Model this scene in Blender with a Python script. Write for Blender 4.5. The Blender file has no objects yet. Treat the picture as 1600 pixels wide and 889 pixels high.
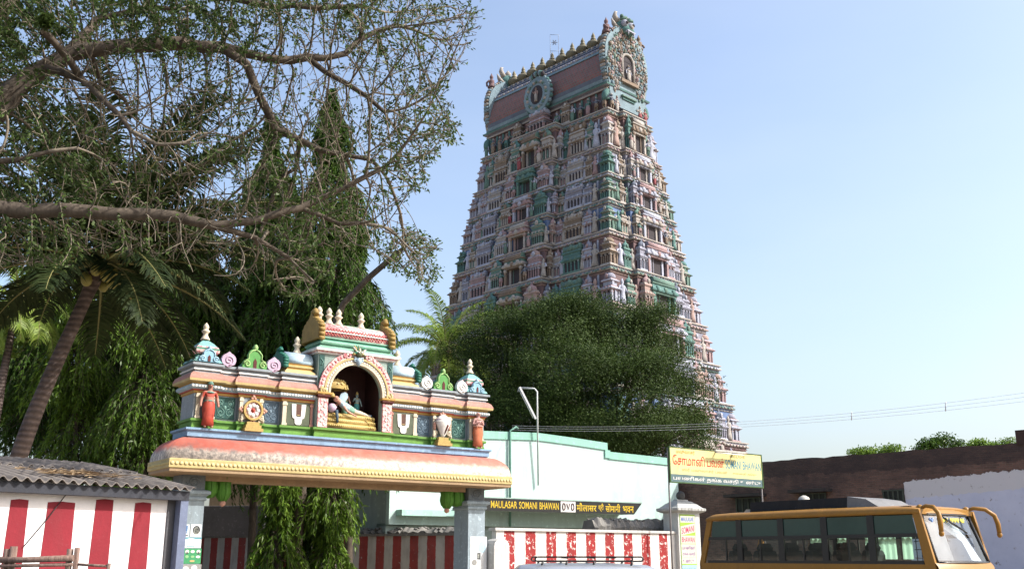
import bpy, math, random
import numpy as np
from mathutils import Vector, Matrix

# ------------------------------------------------------------------ camera, light, exposure
scene = bpy.context.scene
COL = scene.collection
EYE = 1.6
FPX, CXP, CYP, HYP = 1556.0, 800.0, 444.5, 868.0       # focal length in photo pixels, centre, eye level row
TH = math.atan((HYP - CYP) / FPX)
CT, ST = math.cos(TH), math.sin(TH)
cam_data = bpy.data.cameras.new('camera')
cam = bpy.data.objects.new('camera', cam_data)
COL.objects.link(cam)
cam_data.sensor_width = 36.0
cam_data.lens = 36.0 * FPX / 1600.0
cam_data.clip_start, cam_data.clip_end = 0.1, 6000.0
cam.location = (0, 0, EYE)
cam.rotation_euler = (math.pi / 2 + TH, 0, 0)
scene.camera = cam

SUN_EL = math.radians(42)
SUN_AZ = math.atan2(0.98, -0.18)                        # clockwise from +Y
TO_SUN = Vector((math.sin(SUN_AZ) * math.cos(SUN_EL), math.cos(SUN_AZ) * math.cos(SUN_EL), math.sin(SUN_EL)))
world = bpy.data.worlds.new('World')
scene.world = world
world.use_nodes = True
wn, wl = world.node_tree.nodes, world.node_tree.links
wn.clear()
sky = wn.new('ShaderNodeTexSky')
sky.sky_type = 'NISHITA'
sky.sun_disc = False
sky.sun_elevation = SUN_EL
sky.sun_rotation = SUN_AZ
sky.air_density, sky.dust_density, sky.ozone_density = 1.0, 4.0, 0.9
bg = wn.new('ShaderNodeBackground')
bg.inputs['Strength'].default_value = 0.15
wo = wn.new('ShaderNodeOutputWorld')
wtc = wn.new('ShaderNodeTexCoord'); wnz = wn.new('ShaderNodeTexNoise'); wnz.inputs['Scale'].default_value = 2.2; wnz.inputs['Detail'].default_value = 7
wmp = wn.new('ShaderNodeMapping'); wmp.inputs['Scale'].default_value = (1, 1, 3.2); wl.new(wtc.outputs['Generated'], wmp.inputs[0]); wl.new(wmp.outputs[0], wnz.inputs['Vector'])
wrp = wn.new('ShaderNodeMapRange'); wrp.inputs[1].default_value = .35; wrp.inputs[2].default_value = .75; wrp.inputs[3].default_value = 0.0; wrp.inputs[4].default_value = 0.16
wl.new(wnz.outputs['Fac'], wrp.inputs[0])                # a faint uneven veil of high thin cloud
wmx = wn.new('ShaderNodeMix'); wmx.data_type = 'RGBA'; wl.new(wrp.outputs[0], wmx.inputs[0]); wl.new(sky.outputs[0], wmx.inputs[6]); wmx.inputs[7].default_value = (3.4, 3.6, 3.9, 1)
wl.new(wmx.outputs[2], bg.inputs[0]); wl.new(bg.outputs[0], wo.inputs[0])
sun_data = bpy.data.lights.new('sun', 'SUN')
sun_data.energy = 3.5
sun_data.angle = math.radians(0.5)
sun_data.color = (1.0, 0.96, 0.90)
sun = bpy.data.objects.new('sun', sun_data)
COL.objects.link(sun)
sun.location = (30, -20, 60)
sun.rotation_euler = TO_SUN.to_track_quat('Z', 'Y').to_euler()
vs = scene.view_settings
vs.view_transform, vs.look, vs.exposure, vs.gamma = 'Standard', 'None', 1.04, 1.0
scene.cycles.max_bounces = 6
scene.cycles.transparent_max_bounces = 10

# ------------------------------------------------------------------ helpers
def ray(px, py):
    u = (px - CXP) / FPX; v = (CYP - py) / FPX
    return np.array([u, CT - v * ST, ST + v * CT])
def at(px, py, Y):                                       # point seen at a photo pixel, Y metres ahead
    r = ray(px, py); r = r * (Y / r[1]); r[2] += EYE
    return r
def proj(p):
    X, Y, Z = p[0], p[1], p[2] - EYE
    zc = Y * CT + Z * ST; uc = -Y * ST + Z * CT
    return CXP + FPX * X / zc, CYP - FPX * uc / zc
class Plane:                                             # a vertical plane: local x along it, z up
    def __init__(s, P, yaw):
        s.P = np.array(P, float); s.yaw = yaw; s.d = np.array([math.cos(yaw), math.sin(yaw)]); s.n = np.array([-s.d[1], s.d[0]])
    def hit(s, px, py, off=0.0):
        r = ray(px, py); t = (s.n @ s.P + off) / (s.n @ r[:2]); q = r * t
        return (q[:2] - s.P) @ s.d, q[2] + EYE

def tag(o, label=None, cat=None, group=None, kind=None):
    if label: o['label'] = label
    if cat: o['category'] = cat
    if group: o['group'] = group
    if kind: o['kind'] = kind
    return o
def empty(name, loc=(0, 0, 0), rz=0.0, **kw):
    o = bpy.data.objects.new(name, None); COL.objects.link(o)
    o.location = loc; o.rotation_euler = (0, 0, rz); o.empty_display_size = 0.3
    return tag(o, **kw)
def link(name, me, parent=None, loc=None, rot=None):
    o = bpy.data.objects.new(name, me); COL.objects.link(o)
    if parent: o.parent = parent
    if loc is not None: o.location = loc
    if rot is not None: o.rotation_euler = rot
    return o

def offset_poly(P, o):                                   # mitred offset of a counter-clockwise plan
    n = len(P); out = []
    for i in range(n):
        p0, p1, p2 = P[i - 1], P[i], P[(i + 1) % n]
        d1 = (p1[0] - p0[0], p1[1] - p0[1]); d2 = (p2[0] - p1[0], p2[1] - p1[1])
        l1 = math.hypot(*d1); l2 = math.hypot(*d2)
        n1 = (d1[1] / l1, -d1[0] / l1); n2 = (d2[1] / l2, -d2[0] / l2)
        k = 1 + n1[0] * n2[0] + n1[1] * n2[1]
        if k < 0.2: k = 0.2
        out.append((p1[0] + o * (n1[0] + n2[0]) / k, p1[1] + o * (n1[1] + n2[1]) / k))
    return out
def rect(x0, x1, y0, y1): return [(x0, y0), (x1, y0), (x1, y1), (x0, y1)]

_txt = {}
def text_geo(s):
    if s not in _txt:
        cu = bpy.data.curves.new('text', 'FONT'); cu.body = s; cu.resolution_u = 3; cu.offset = 0.012
        ob = bpy.data.objects.new('text', cu); COL.objects.link(ob)
        dg = bpy.context.evaluated_depsgraph_get(); dg.update()
        me = bpy.data.meshes.new_from_object(ob.evaluated_get(dg))
        v = [tuple(q.co) for q in me.vertices]; f = [tuple(p.vertices) for p in me.polygons]
        bpy.data.objects.remove(ob); bpy.data.curves.remove(cu); bpy.data.meshes.remove(me)
        _txt[s] = (v, f)
    return _txt[s]

class MB:
    def __init__(s): s.v = []; s.f = []; s.m = []; s.sm = []
    def add(s, vs_, fs, m=0, smooth=False):
        k = len(s.v); s.v.extend([tuple(map(float, q)) for q in vs_])
        for i, f in enumerate(fs):
            s.f.append([k + j for j in f]); s.m.append(m[i] if isinstance(m, list) else m); s.sm.append(smooth)
        return s
    def box(s, x0, x1, y0, y1, z0, z1, m=0):
        v = [(x0, y0, z0), (x1, y0, z0), (x1, y1, z0), (x0, y1, z0), (x0, y0, z1), (x1, y0, z1), (x1, y1, z1), (x0, y1, z1)]
        return s.add(v, [(3, 2, 1, 0), (4, 5, 6, 7), (0, 1, 5, 4), (1, 2, 6, 5), (2, 3, 7, 6), (3, 0, 4, 7)], m)
    def loops(s, L, m=0, cap0=True, cap1=True, smooth=False, closed=True):
        n = len(L[0]); v = [p for l in L for p in l]; f = []; mm = []
        for i in range(len(L) - 1):
            mi = m[i] if isinstance(m, list) else m
            for j in range(n if closed else n - 1):
                k = (j + 1) % n
                f.append((i * n + j, i * n + k, (i + 1) * n + k, (i + 1) * n + j)); mm.append(mi)
        s.add(v, f, mm, smooth)
        k0 = len(s.v) - len(v)
        if cap0: s.f.append([k0 + j for j in reversed(range(n))]); s.m.append(m[0] if isinstance(m, list) else m); s.sm.append(False)
        if cap1: s.f.append([k0 + (len(L) - 1) * n + j for j in range(n)]); s.m.append(m[-1] if isinstance(m, list) else m); s.sm.append(False)
        return s
    def plan(s, P, prof, m=0, cap0=True, cap1=True):     # prof: (offset, z) or (offset, z, material of the band above)
        L = []; mm = []
        for q in prof:
            L.append([(x, y, q[1]) for x, y in offset_poly(P, q[0])]); mm.append(q[2] if len(q) > 2 else m)
        return s.loops(L, mm[:-1] if len(mm) > 1 else m, cap0, cap1)
    def lathe(s, prof, c=(0, 0, 0), n=12, m=0, smooth=True, sx=1, sy=1, ph=0.0):
        L = [[(c[0] + r * sx * math.cos(ph + 2 * math.pi * j / n), c[1] + r * sy * math.sin(ph + 2 * math.pi * j / n), c[2] + z) for j in range(n)] for r, z in prof]
        return s.loops(L, m, True, True, smooth)
    def ball(s, c, r, m=0, n=8, k=5, sx=1, sy=1, sz=1):
        pr = [(max(1e-4, r * math.sin(math.pi * i / k)), -r * sz * math.cos(math.pi * i / k)) for i in range(k + 1)]
        return s.lathe(pr, c, n, m, True, sx, sy)
    def tube(s, path, rad, n=8, m=0, smooth=True, caps=True):
        path = [Vector(p) for p in path]; L = []; up = Vector((0, 0, 1))
        if not hasattr(rad, '__len__'): rad = [rad] * len(path)
        ref = None
        for i, p in enumerate(path):
            d = (path[min(i + 1, len(path) - 1)] - path[max(i - 1, 0)]).normalized()
            if ref is None: ref = d.cross(up) if abs(d.z) < 0.95 else d.cross(Vector((1, 0, 0)))
            a = (ref - d * ref.dot(d)).normalized(); ref = a; b = d.cross(a)
            L.append([tuple(p + (a * math.cos(2 * math.pi * j / n) + b * math.sin(2 * math.pi * j / n)) * rad[i]) for j in range(n)])
        return s.loops(L, m, caps, caps, smooth)
    def prism(s, poly, y0, y1, m=0, mside=None):         # poly in (x, z), counter-clockwise seen from -y
        n = len(poly); v = [(x, y0, z) for x, z in poly] + [(x, y1, z) for x, z in poly]
        f = [tuple(range(n)), tuple(reversed(range(n, 2 * n)))] + [(i, n + i, n + (i + 1) % n, (i + 1) % n) for i in range(n)]
        return s.add(v, f, [m, m] + [m if mside is None else mside] * n)
    def prism_x(s, poly, x0, x1, m=0, mside=None, smooth=False):       # poly in (y, z)
        n = len(poly); v = [(x0, y, z) for y, z in poly] + [(x1, y, z) for y, z in poly]
        f = [tuple(reversed(range(n))), tuple(range(n, 2 * n))] + [(i, (i + 1) % n, n + (i + 1) % n, n + i) for i in range(n)]
        s.add(v, f, [m, m] + [m if mside is None else mside] * n)
        if smooth:
            for i in range(n): s.sm[-1 - i] = True
        return s
    def text(s, t, x0, x1, z0, z1, y, m=0, skew=0.0):
        v, f = text_geo(t)
        if not v: return s
        ax = min(q[0] for q in v); bx = max(q[0] for q in v); ay = min(q[1] for q in v); by = max(q[1] for q in v)
        return s.add([(x0 + (q[0] - ax) / (bx - ax) * (x1 - x0), y, z0 + (q[1] - ay) / (by - ay) * (z1 - z0) + skew * (q[0] - ax) / (bx - ax)) for q in v], f, m)
    def merge(s, o, M=None, mmap=None):
        k = len(s.v)
        s.v.extend([tuple(M @ Vector(q)) for q in o.v] if M is not None else o.v)
        s.f.extend([[k + j for j in f] for f in o.f]); s.m.extend([mmap[i] for i in o.m] if mmap else o.m); s.sm.extend(o.sm)
        return s
    def mesh(s, name, mats):
        me = bpy.data.meshes.new(name); me.from_pydata(s.v, [], s.f)
        for m in mats: me.materials.append(m)
        me.polygons.foreach_set('material_index', s.m); me.polygons.foreach_set('use_smooth', s.sm)
        me.validate(); me.update()
        return me
    def build(s, name, mats, parent=None, bevel=0.0, loc=None, rot=None):
        if not isinstance(mats, (list, tuple)): mats = [mats]
        o = link(name, s.mesh(name, mats), parent, loc, rot)
        if bevel:
            b = o.modifiers.new('edge', 'BEVEL'); b.width = bevel; b.segments = 2; b.limit_method = 'ANGLE'; b.angle_limit = math.radians(40)
        return o

def mesh_np(name, V, F, mat, parent=None, smooth=False):
    me = bpy.data.meshes.new(name); n = F.shape[1]
    me.vertices.add(len(V)); me.vertices.foreach_set('co', np.asarray(V, np.float32).ravel())
    me.loops.add(F.size); me.loops.foreach_set('vertex_index', F.astype(np.int32).ravel())
    me.polygons.add(len(F)); me.polygons.foreach_set('loop_start', np.arange(0, F.size, n, dtype=np.int32))
    me.polygons.foreach_set('loop_total', np.full(len(F), n, np.int32))
    me.update(calc_edges=True)
    if smooth: me.polygons.foreach_set('use_smooth', np.ones(len(F), bool))
    me.materials.append(mat)
    return link(name, me, parent)

# ------------------------------------------------------------------ materials
def new_mat(name):
    m = bpy.data.materials.new(name); m.use_nodes = True
    n = m.node_tree.nodes; n.clear()
    out = n.new('ShaderNodeOutputMaterial')
    b = n.new('ShaderNodeBsdfPrincipled'); m.node_tree.links.new(b.outputs[0], out.inputs[0])
    return m, n, m.node_tree.links, b, out
def tex_noise(n, l, vec, scale, detail=4, rough=0.6, stretch=None):
    t = n.new('ShaderNodeTexNoise'); t.inputs['Scale'].default_value = scale; t.inputs['Detail'].default_value = detail; t.inputs['Roughness'].default_value = rough
    if stretch:
        mp = n.new('ShaderNodeMapping'); mp.inputs['Scale'].default_value = stretch; l.new(vec, mp.inputs[0]); l.new(mp.outputs[0], t.inputs['Vector'])
    else: l.new(vec, t.inputs['Vector'])
    return t.outputs['Fac']
def ramp(n, l, fac, a, b, c0=(0, 0, 0, 1), c1=(1, 1, 1, 1)):
    r = n.new('ShaderNodeValToRGB'); l.new(fac, r.inputs[0])
    r.color_ramp.elements[0].position = a; r.color_ramp.elements[1].position = b
    r.color_ramp.elements[0].color = c0; r.color_ramp.elements[1].color = c1
    return r.outputs[0]
def mix(n, l, fac, a, b, mode='MIX'):
    x = n.new('ShaderNodeMix'); x.data_type = 'RGBA'; x.blend_type = mode
    for sock, val in ((x.inputs[0], fac), (x.inputs[6], a), (x.inputs[7], b)):
        if isinstance(val, (int, float)): sock.default_value = val
        elif isinstance(val, tuple): sock.default_value = (*val[:3], 1)
        else: l.new(val, sock)
    return x.outputs[2]
def mth(n, l, op, a, b=0.0):
    x = n.new('ShaderNodeMath'); x.operation = op
    for i, v in enumerate((a, b)):
        if isinstance(v, (int, float)): x.inputs[i].default_value = v
        else: l.new(v, x.inputs[i])
    return x.outputs[0]
def bump(n, l, b, h, strength=0.3, dist=0.02):
    k = n.new('ShaderNodeBump'); k.inputs['Strength'].default_value = strength; k.inputs['Distance'].default_value = dist
    l.new(h, k.inputs['Height']); l.new(k.outputs[0], b.inputs['Normal'])
_paint = {}
def paint(name, col, var=0.25, dirt=0.35, scale=2.0, rough=0.75, bmp=0.25, peel=None, peel_amt=0.0, dirt_col=(0.07, 0.06, 0.05)):
    if name in _paint: return _paint[name]
    m, n, l, b, out = new_mat(name)
    tc = n.new('ShaderNodeTexCoord').outputs['Object']
    big = tex_noise(n, l, tc, scale, 5)
    c = mix(n, l, ramp(n, l, big, 0.3, 0.7), tuple(x * (1 - var) for x in col), tuple(min(1, x * (1 + var * 0.35)) for x in col))
    if peel:
        pk = tex_noise(n, l, tc, scale * 2.4, 8, 0.7)
        c = mix(n, l, ramp(n, l, pk, 0.62 - peel_amt * 0.25, 0.66 - peel_amt * 0.25), c, peel)
    if dirt:
        st = tex_noise(n, l, tc, scale * 1.7, 6, 0.7, (1.6, 1.6, 0.28))
        c = mix(n, l, mth(n, l, 'MULTIPLY', ramp(n, l, st, 0.5, 0.78), dirt), c, dirt_col)
    if dirt:                                             # chipped spots and grime in the hollows of the brushwork
        ch = tex_noise(n, l, tc, scale * 6.5, 9, 0.78)
        c = mix(n, l, mth(n, l, 'MULTIPLY', ramp(n, l, ch, 0.60, 0.66), min(.75, dirt * 1.5)), c, tuple(.55 * x + .10 for x in col))
        c = mix(n, l, mth(n, l, 'MULTIPLY', ramp(n, l, ch, 0.42, 0.30), min(.6, dirt * 1.0)), c, tuple(x * .3 for x in col))
    l.new(c, b.inputs['Base Color']); b.inputs['Roughness'].default_value = rough
    b.inputs['Specular IOR Level'].default_value = 0.25
    if bmp: bump(n, l, b, tex_noise(n, l, tc, scale * 9, 4), bmp, 0.015)
    _paint[name] = m
    return m
def plain(name, col, rough=0.6, metal=0.0, spec=0.4):
    if name in _paint: return _paint[name]
    m, n, l, b, out = new_mat(name)
    tc = n.new('ShaderNodeTexCoord').outputs['Object']
    c = mix(n, l, tex_noise(n, l, tc, 6.0), tuple(x * 0.85 for x in col), tuple(min(1, x * 1.12) for x in col))
    l.new(c, b.inputs['Base Color']); b.inputs['Roughness'].default_value = rough; b.inputs['Metallic'].default_value = metal
    b.inputs['Specular IOR Level'].default_value = spec
    _paint[name] = m
    return m
def leaf_mat(name, dark, light, trans=0.3, rough=0.5, dry=None):
    m, n, l, b, out = new_mat(name)
    g = n.new('ShaderNodeNewGeometry')
    tc = n.new('ShaderNodeTexCoord').outputs['Object']
    c = mix(n, l, g.outputs['Random Per Island'], dark, light)
    c = mix(n, l, mth(n, l, 'MULTIPLY', ramp(n, l, tex_noise(n, l, tc, 0.5, 3), 0.42, 0.65), 0.5), c, tuple(x * 1.35 for x in light))
    if dry:
        c = mix(n, l, ramp(n, l, mth(n, l, 'FRACT', mth(n, l, 'MULTIPLY', g.outputs['Random Per Island'], 17.3)), 0.9, 0.93), c, dry)
    l.new(c, b.inputs['Base Color']); b.inputs['Roughness'].default_value = rough; b.inputs['Specular IOR Level'].default_value = 0.14
    t = n.new('ShaderNodeBsdfTranslucent'); l.new(c, t.inputs[0])
    x = n.new('ShaderNodeMixShader'); x.inputs[0].default_value = trans
    l.new(b.outputs[0], x.inputs[1]); l.new(t.outputs[0], x.inputs[2]); l.new(x.outputs[0], out.inputs[0])
    return m
def bark_mat(name, c0, c1, scale=6, stretch=(1, 1, 0.3), rings=False):
    m, n, l, b, out = new_mat(name)
    tc = n.new('ShaderNodeTexCoord').outputs['Object']
    f = tex_noise(n, l, tc, scale, 7, 0.7, stretch)
    c = mix(n, l, ramp(n, l, f, 0.3, 0.7), c0, c1)
    h = f
    if rings:
        w = n.new('ShaderNodeTexWave'); w.bands_direction = 'Z'; w.inputs['Scale'].default_value = 2.2; w.inputs['Distortion'].default_value = 2.5; l.new(tc, w.inputs[0])
        c = mix(n, l, mth(n, l, 'MULTIPLY', w.outputs['Fac'], 0.5), c, tuple(x * 0.45 for x in c0)); h = w.outputs['Fac']
    l.new(c, b.inputs['Base Color']); b.inputs['Roughness'].default_value = 0.85; b.inputs['Specular IOR Level'].default_value = 0.15
    bump(n, l, b, h, 0.6, 0.03)
    return m
def stripe_mat(name, period, duty, off, ztop, red, white, peel=0.0, dirt=0.3, axis='X'):
    m, n, l, b, out = new_mat(name)
    tcn = n.new('ShaderNodeTexCoord').outputs['Object']
    sp = n.new('ShaderNodeSeparateXYZ'); l.new(tcn, sp.inputs[0])
    wob = mth(n, l, 'MULTIPLY', mth(n, l, 'SUBTRACT', tex_noise(n, l, tcn, 5, 3), 0.5), 0.07)
    x = mth(n, l, 'ADD', mth(n, l, 'ADD', sp.outputs[axis], wob), off)
    fr = mth(n, l, 'FRACT', mth(n, l, 'DIVIDE', x, period))
    mask = mth(n, l, 'LESS_THAN', fr, duty)
    zz = mth(n, l, 'ADD', sp.outputs['Z'], mth(n, l, 'MULTIPLY', wob, 0.6))
    mask = mth(n, l, 'MULTIPLY', mask, mth(n, l, 'LESS_THAN', zz, ztop))
    if peel:
        pk = tex_noise(n, l, tcn, 5.5, 8, 0.75)
        mask = mth(n, l, 'MULTIPLY', mask, ramp(n, l, pk, 0.36 + peel * 0.12, 0.38 + peel * 0.12))
    vr = ramp(n, l, tex_noise(n, l, tcn, 1.6, 5), 0.3, 0.75)
    c = mix(n, l, mask, mix(n, l, vr, tuple(q * 0.78 for q in white), white), mix(n, l, vr, tuple(q * 0.7 for q in red), red))
    if dirt:
        st = tex_noise(n, l, tcn, 2.4, 7, 0.7, (1.5, 1.5, 0.3))
        c = mix(n, l, mth(n, l, 'MULTIPLY', ramp(n, l, st, 0.48, 0.75), dirt), c, (0.09, 0.08, 0.075))
    l.new(c, b.inputs['Base Color']); b.inputs['Roughness'].default_value = 0.85; b.inputs['Specular IOR Level'].default_value = 0.2
    bump(n, l, b, tex_noise(n, l, tcn, 14, 5), 0.3, 0.012)
    return m

# ------------------------------------------------------------------ figures grown from a jointed skeleton
_skin = {}
def skin_geo(key, V, E, levels=1):
    if key in _skin: return _skin[key]
    me = bpy.data.meshes.new('body'); me.from_pydata([v[:3] for v in V], E, [])
    ob = bpy.data.objects.new('body', me); COL.objects.link(ob)
    sk = ob.modifiers.new('skin', 'SKIN'); sk.use_smooth_shade = True
    if levels:
        sd = ob.modifiers.new('sub', 'SUBSURF'); sd.levels = levels; sd.render_levels = levels
    for i, v in enumerate(V):
        q = me.skin_vertices[0].data[i]; q.radius = (v[3], v[3] if len(v) < 5 else v[4]); q.use_root = (i == 0)
    dg = bpy.context.evaluated_depsgraph_get(); dg.update()
    r = bpy.data.meshes.new_from_object(ob.evaluated_get(dg))
    g = ([tuple(q.co) for q in r.vertices], [tuple(p.vertices) for p in r.polygons])
    bpy.data.objects.remove(ob); bpy.data.meshes.remove(me); bpy.data.meshes.remove(r)
    _skin[key] = g
    return g
def figure(pose='stand', levels=1):
    """unit-height figure facing -y, feet at z = 0; material slots 0 skin, 1 cloth, 2 crown/gold, 3 dark"""
    arms = {
        'stand': (((-.16, .0, .62), (-.18, -.04, .49), (-.18, -.06, .44)), ((.16, .0, .62), (.17, -.05, .50), (.17, -.07, .45))),
        'bless': (((-.17, .0, .63), (-.17, -.10, .70), (-.17, -.12, .75)), ((.17, .0, .62), (.19, -.06, .50), (.19, -.07, .45))),
        'club':  (((-.18, .0, .64), (-.26, -.05, .72), (-.27, -.06, .77)), ((.19, .0, .66), (.24, -.06, .54), (.25, -.07, .49))),
        'fold':  (((-.15, -.01, .62), (-.06, -.12, .66), (-.02, -.14, .70)), ((.15, -.01, .62), (.06, -.12, .66), (.02, -.14, .70))),
        'dance': (((-.18, .0, .70), (-.25, -.04, .83), (-.26, -.05, .88)), ((.20, .0, .68), (.30, -.05, .62), (.34, -.06, .60))),
    }[pose]
    hipx = .02 if pose in ('dance', 'club') else 0
    fat = 1.45 if pose == 'fold' else 1.0
    V = [(hipx, 0, .52, .085 * fat), (hipx * .5, -.01 * fat, .61, .072 * fat), (0, 0, .71, .092, .07), (0, 0, .795, .04), (0, -.005, .845, .043), (0, -.01, .895, .060, .064), (0, 0, .955, .045),
         (-.06, 0, .47, .066), (-.065, -.015, .27, .047), (-.06, .01, .06, .030), (-.07, -.07, .022, .026),
         (.06, 0, .47, .066), (.085 if pose == 'dance' else .065, -.03, .27, .047), (.06, .01, .06, .030), (.075, -.07, .022, .026),
         (-.115, 0, .765, .045), (*arms[0][0], .032), (*arms[0][1], .024), (*arms[0][2], .024),
         (.115, 0, .765, .045), (*arms[1][0], .032), (*arms[1][1], .024), (*arms[1][2], .024)]
    E = [(0, 1), (1, 2), (2, 3), (3, 4), (4, 5), (5, 6), (0, 7), (7, 8), (8, 9), (9, 10), (0, 11), (11, 12), (12, 13), (13, 14), (2, 15), (15, 16), (16, 17), (17, 18), (2, 19), (19, 20), (20, 21), (21, 22)]
    v, f = skin_geo((pose, levels), V, E, levels)
    mb = MB()
    ms = []
    for q in f:
        z = sum(v[i][2] for i in q) / len(q); x = abs(sum(v[i][0] for i in q) / len(q))
        ms.append(1 if (.05 < z < .56 and x < .135) or (pose == 'stand' and .655 < z < .765 and x < .15) else 0)
    mb.add(v, f, ms, True)
    # skirt folds round the legs, waist sash, crown, nose, eyes, ear ornaments
    pr = [(.085, .58), (.115, .52), (.125, .40), (.105, .24), (.12, .06), (.10, .055)]
    if pose in ('stand', 'fold', 'bless'):
        L = [[(hipx * (z / .5) + r * fat ** .4 * (1 + .05 * math.cos(9 * t)) * math.cos(t), r * .74 * (1 + .05 * math.cos(9 * t)) * math.sin(t), z) for t in [2 * math.pi * j / 18 for j in range(18)]] for r, z in pr]
        mb.loops(L[::-1], 1, True, False, True)
    else:
        L = [[(hipx + r * math.cos(t), r * .78 * math.sin(t), z) for t in [2 * math.pi * j / 12 for j in range(12)]] for r, z in ((.13, .33), (.125, .42), (.115, .52), (.09, .58))]
        mb.loops(L, 1, True, False, True)
    mb.lathe([(.098 * fat, .0), (.104 * fat, .012), (.098 * fat, .03)], (hipx * .7, 0, .565), 14, 2, True, 1, .78)
    if pose != 'fold':
        mb.lathe([(.058, .0), (.062, .02), (.05, .06), (.042, .085), (.018, .12), (.001, .14)], (0, 0, .925), 10, 2)
    mb.lathe([(.10, .0), (.09, .02), (.06, .04)], (0, -.01, .745), 12, 2, True, 1, .75)
    mb.ball((0, -.072, .893), .013, 0, 6, 4, 1, 1, 1.5)
    for sx in (-1, 1):
        mb.ball((sx * .024, -.062, .908), .0095, 3, 6, 4); mb.ball((sx * .064, 0, .885), .015, 2, 6, 4)
    mb.box(-.016, .016, -.0665, -.05, .866, .871, 3)
    return mb
# ------------------------------------------------------------------ palette
P_ = paint
red_tile = P_('terracotta_red', (.46, .125, .075), .3, .3, 1.6, .7)
eave_red = P_('weathered_eave_red', (.52, .15, .09), .3, .35, 1.3, .75)
yellow = P_('ochre_yellow', (.52, .41, .19), .25, .25, 2, .7)
ochre = P_('ochre', (.50, .30, .085), .25, .3, 2, .7)
tan = P_('tan_plaster', (.36, .25, .15), .2, .25, 1.5, .8)
sky_blue = P_('sky_blue', (.27, .43, .62), .2, .45, 1.5, .7)
pale_blue = P_('pale_blue', (.42, .56, .66), .2, .35, 2, .7)
green = P_('leaf_green', (.15, .32, .06), .3, .4, 2, .7)
bright_green = P_('bright_green', (.085, .24, .03), .3, .3, 3, .6)
mint_green = P_('mint_green', (.24, .46, .34), .25, .3, 2, .7)
deep_green = P_('deep_green', (.03, .19, .12), .3, .3, 2, .7)
dark_teal = P_('dark_teal', (.022, .085, .075), .3, .3, 3, .6)
slate_blue = P_('slate_blue', (.07, .115, .16), .3, .3, 3, .6)
teal_line = P_('teal_relief', (.16, .30, .26), .2, .3, 3, .6)
pink = P_('salmon_pink', (.52, .26, .21), .25, .5, 2, .7)
rose = P_('rose_pink', (.58, .20, .22), .25, .25, 4, .7, peel=(.72, .55, .5), peel_amt=.6)
lilac = P_('lilac', (.56, .42, .55), .2, .3, 3, .7)
cream = P_('cream', (.68, .60, .46), .2, .35, 2.5, .7)
white = P_('white_paint', (.74, .73, .70), .15, .3, 2, .7)
grey_blue = P_('grey_blue', (.34, .39, .43), .2, .45, 2, .75)
pillar_grey = P_('pillar_grey', (.34, .42, .47), .15, .45, 1.2, .8)
maroon = P_('maroon', (.10, .022, .02), .3, .3, 3, .7)
dark_hollow = P_('dark_hollow', (.018, .014, .014), .2, 0, 3, .9, 0)
concrete = P_('old_concrete', (.27, .26, .24), .35, .6, 1.6, .9, .5)
black_paint = P_('black_paint', (.012, .013, .014), .3, .2, 3, .5)
skin_pink = P_('stucco_skin', (.55, .30, .23), .15, .3, 6, .6)
skin_brown = P_('stucco_brown', (.42, .20, .15), .15, .3, 6, .6)
sari_red = P_('sari_red', (.44, .065, .04), .3, .3, 5, .55)
gold = P_('gold_paint', (.46, .33, .11), .2, .3, 6, .5)

# ------------------------------------------------------------------ the painted gateway arch
AR = Plane((-9.807, 30.0), math.radians(36.571))
AC = 5.47
a_org = AR.P + AR.d * AC
arch = empty('temple_arch', (a_org[0], a_org[1], 0), AR.yaw,
             label='painted gateway arch with a reclining figure in its niche, spanning two grey pillars', cat='gateway arch')
DEP = 0.95
def mirror(P): return [(-x, y) for x, y in reversed(P)]
half = [(5.35, -.15), (4.68, -.15), (4.68, 0), (3.93, 0), (3.93, -.15), (3.13, -.15), (3.13, 0), (2.5, 0), (2.5, -.15), (1.42, -.15)]
full_plan = [(-5.35, DEP)] + [(-x, y) for x, y in half] + [(-1.42, -.32), (1.42, -.32)] + half[::-1] + [(5.35, DEP)]
wing_r = [(1.38, -.15)] + half[::-1][1:] + [(5.35, DEP), (1.38, DEP)]
wing_l = mirror(wing_r)

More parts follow.
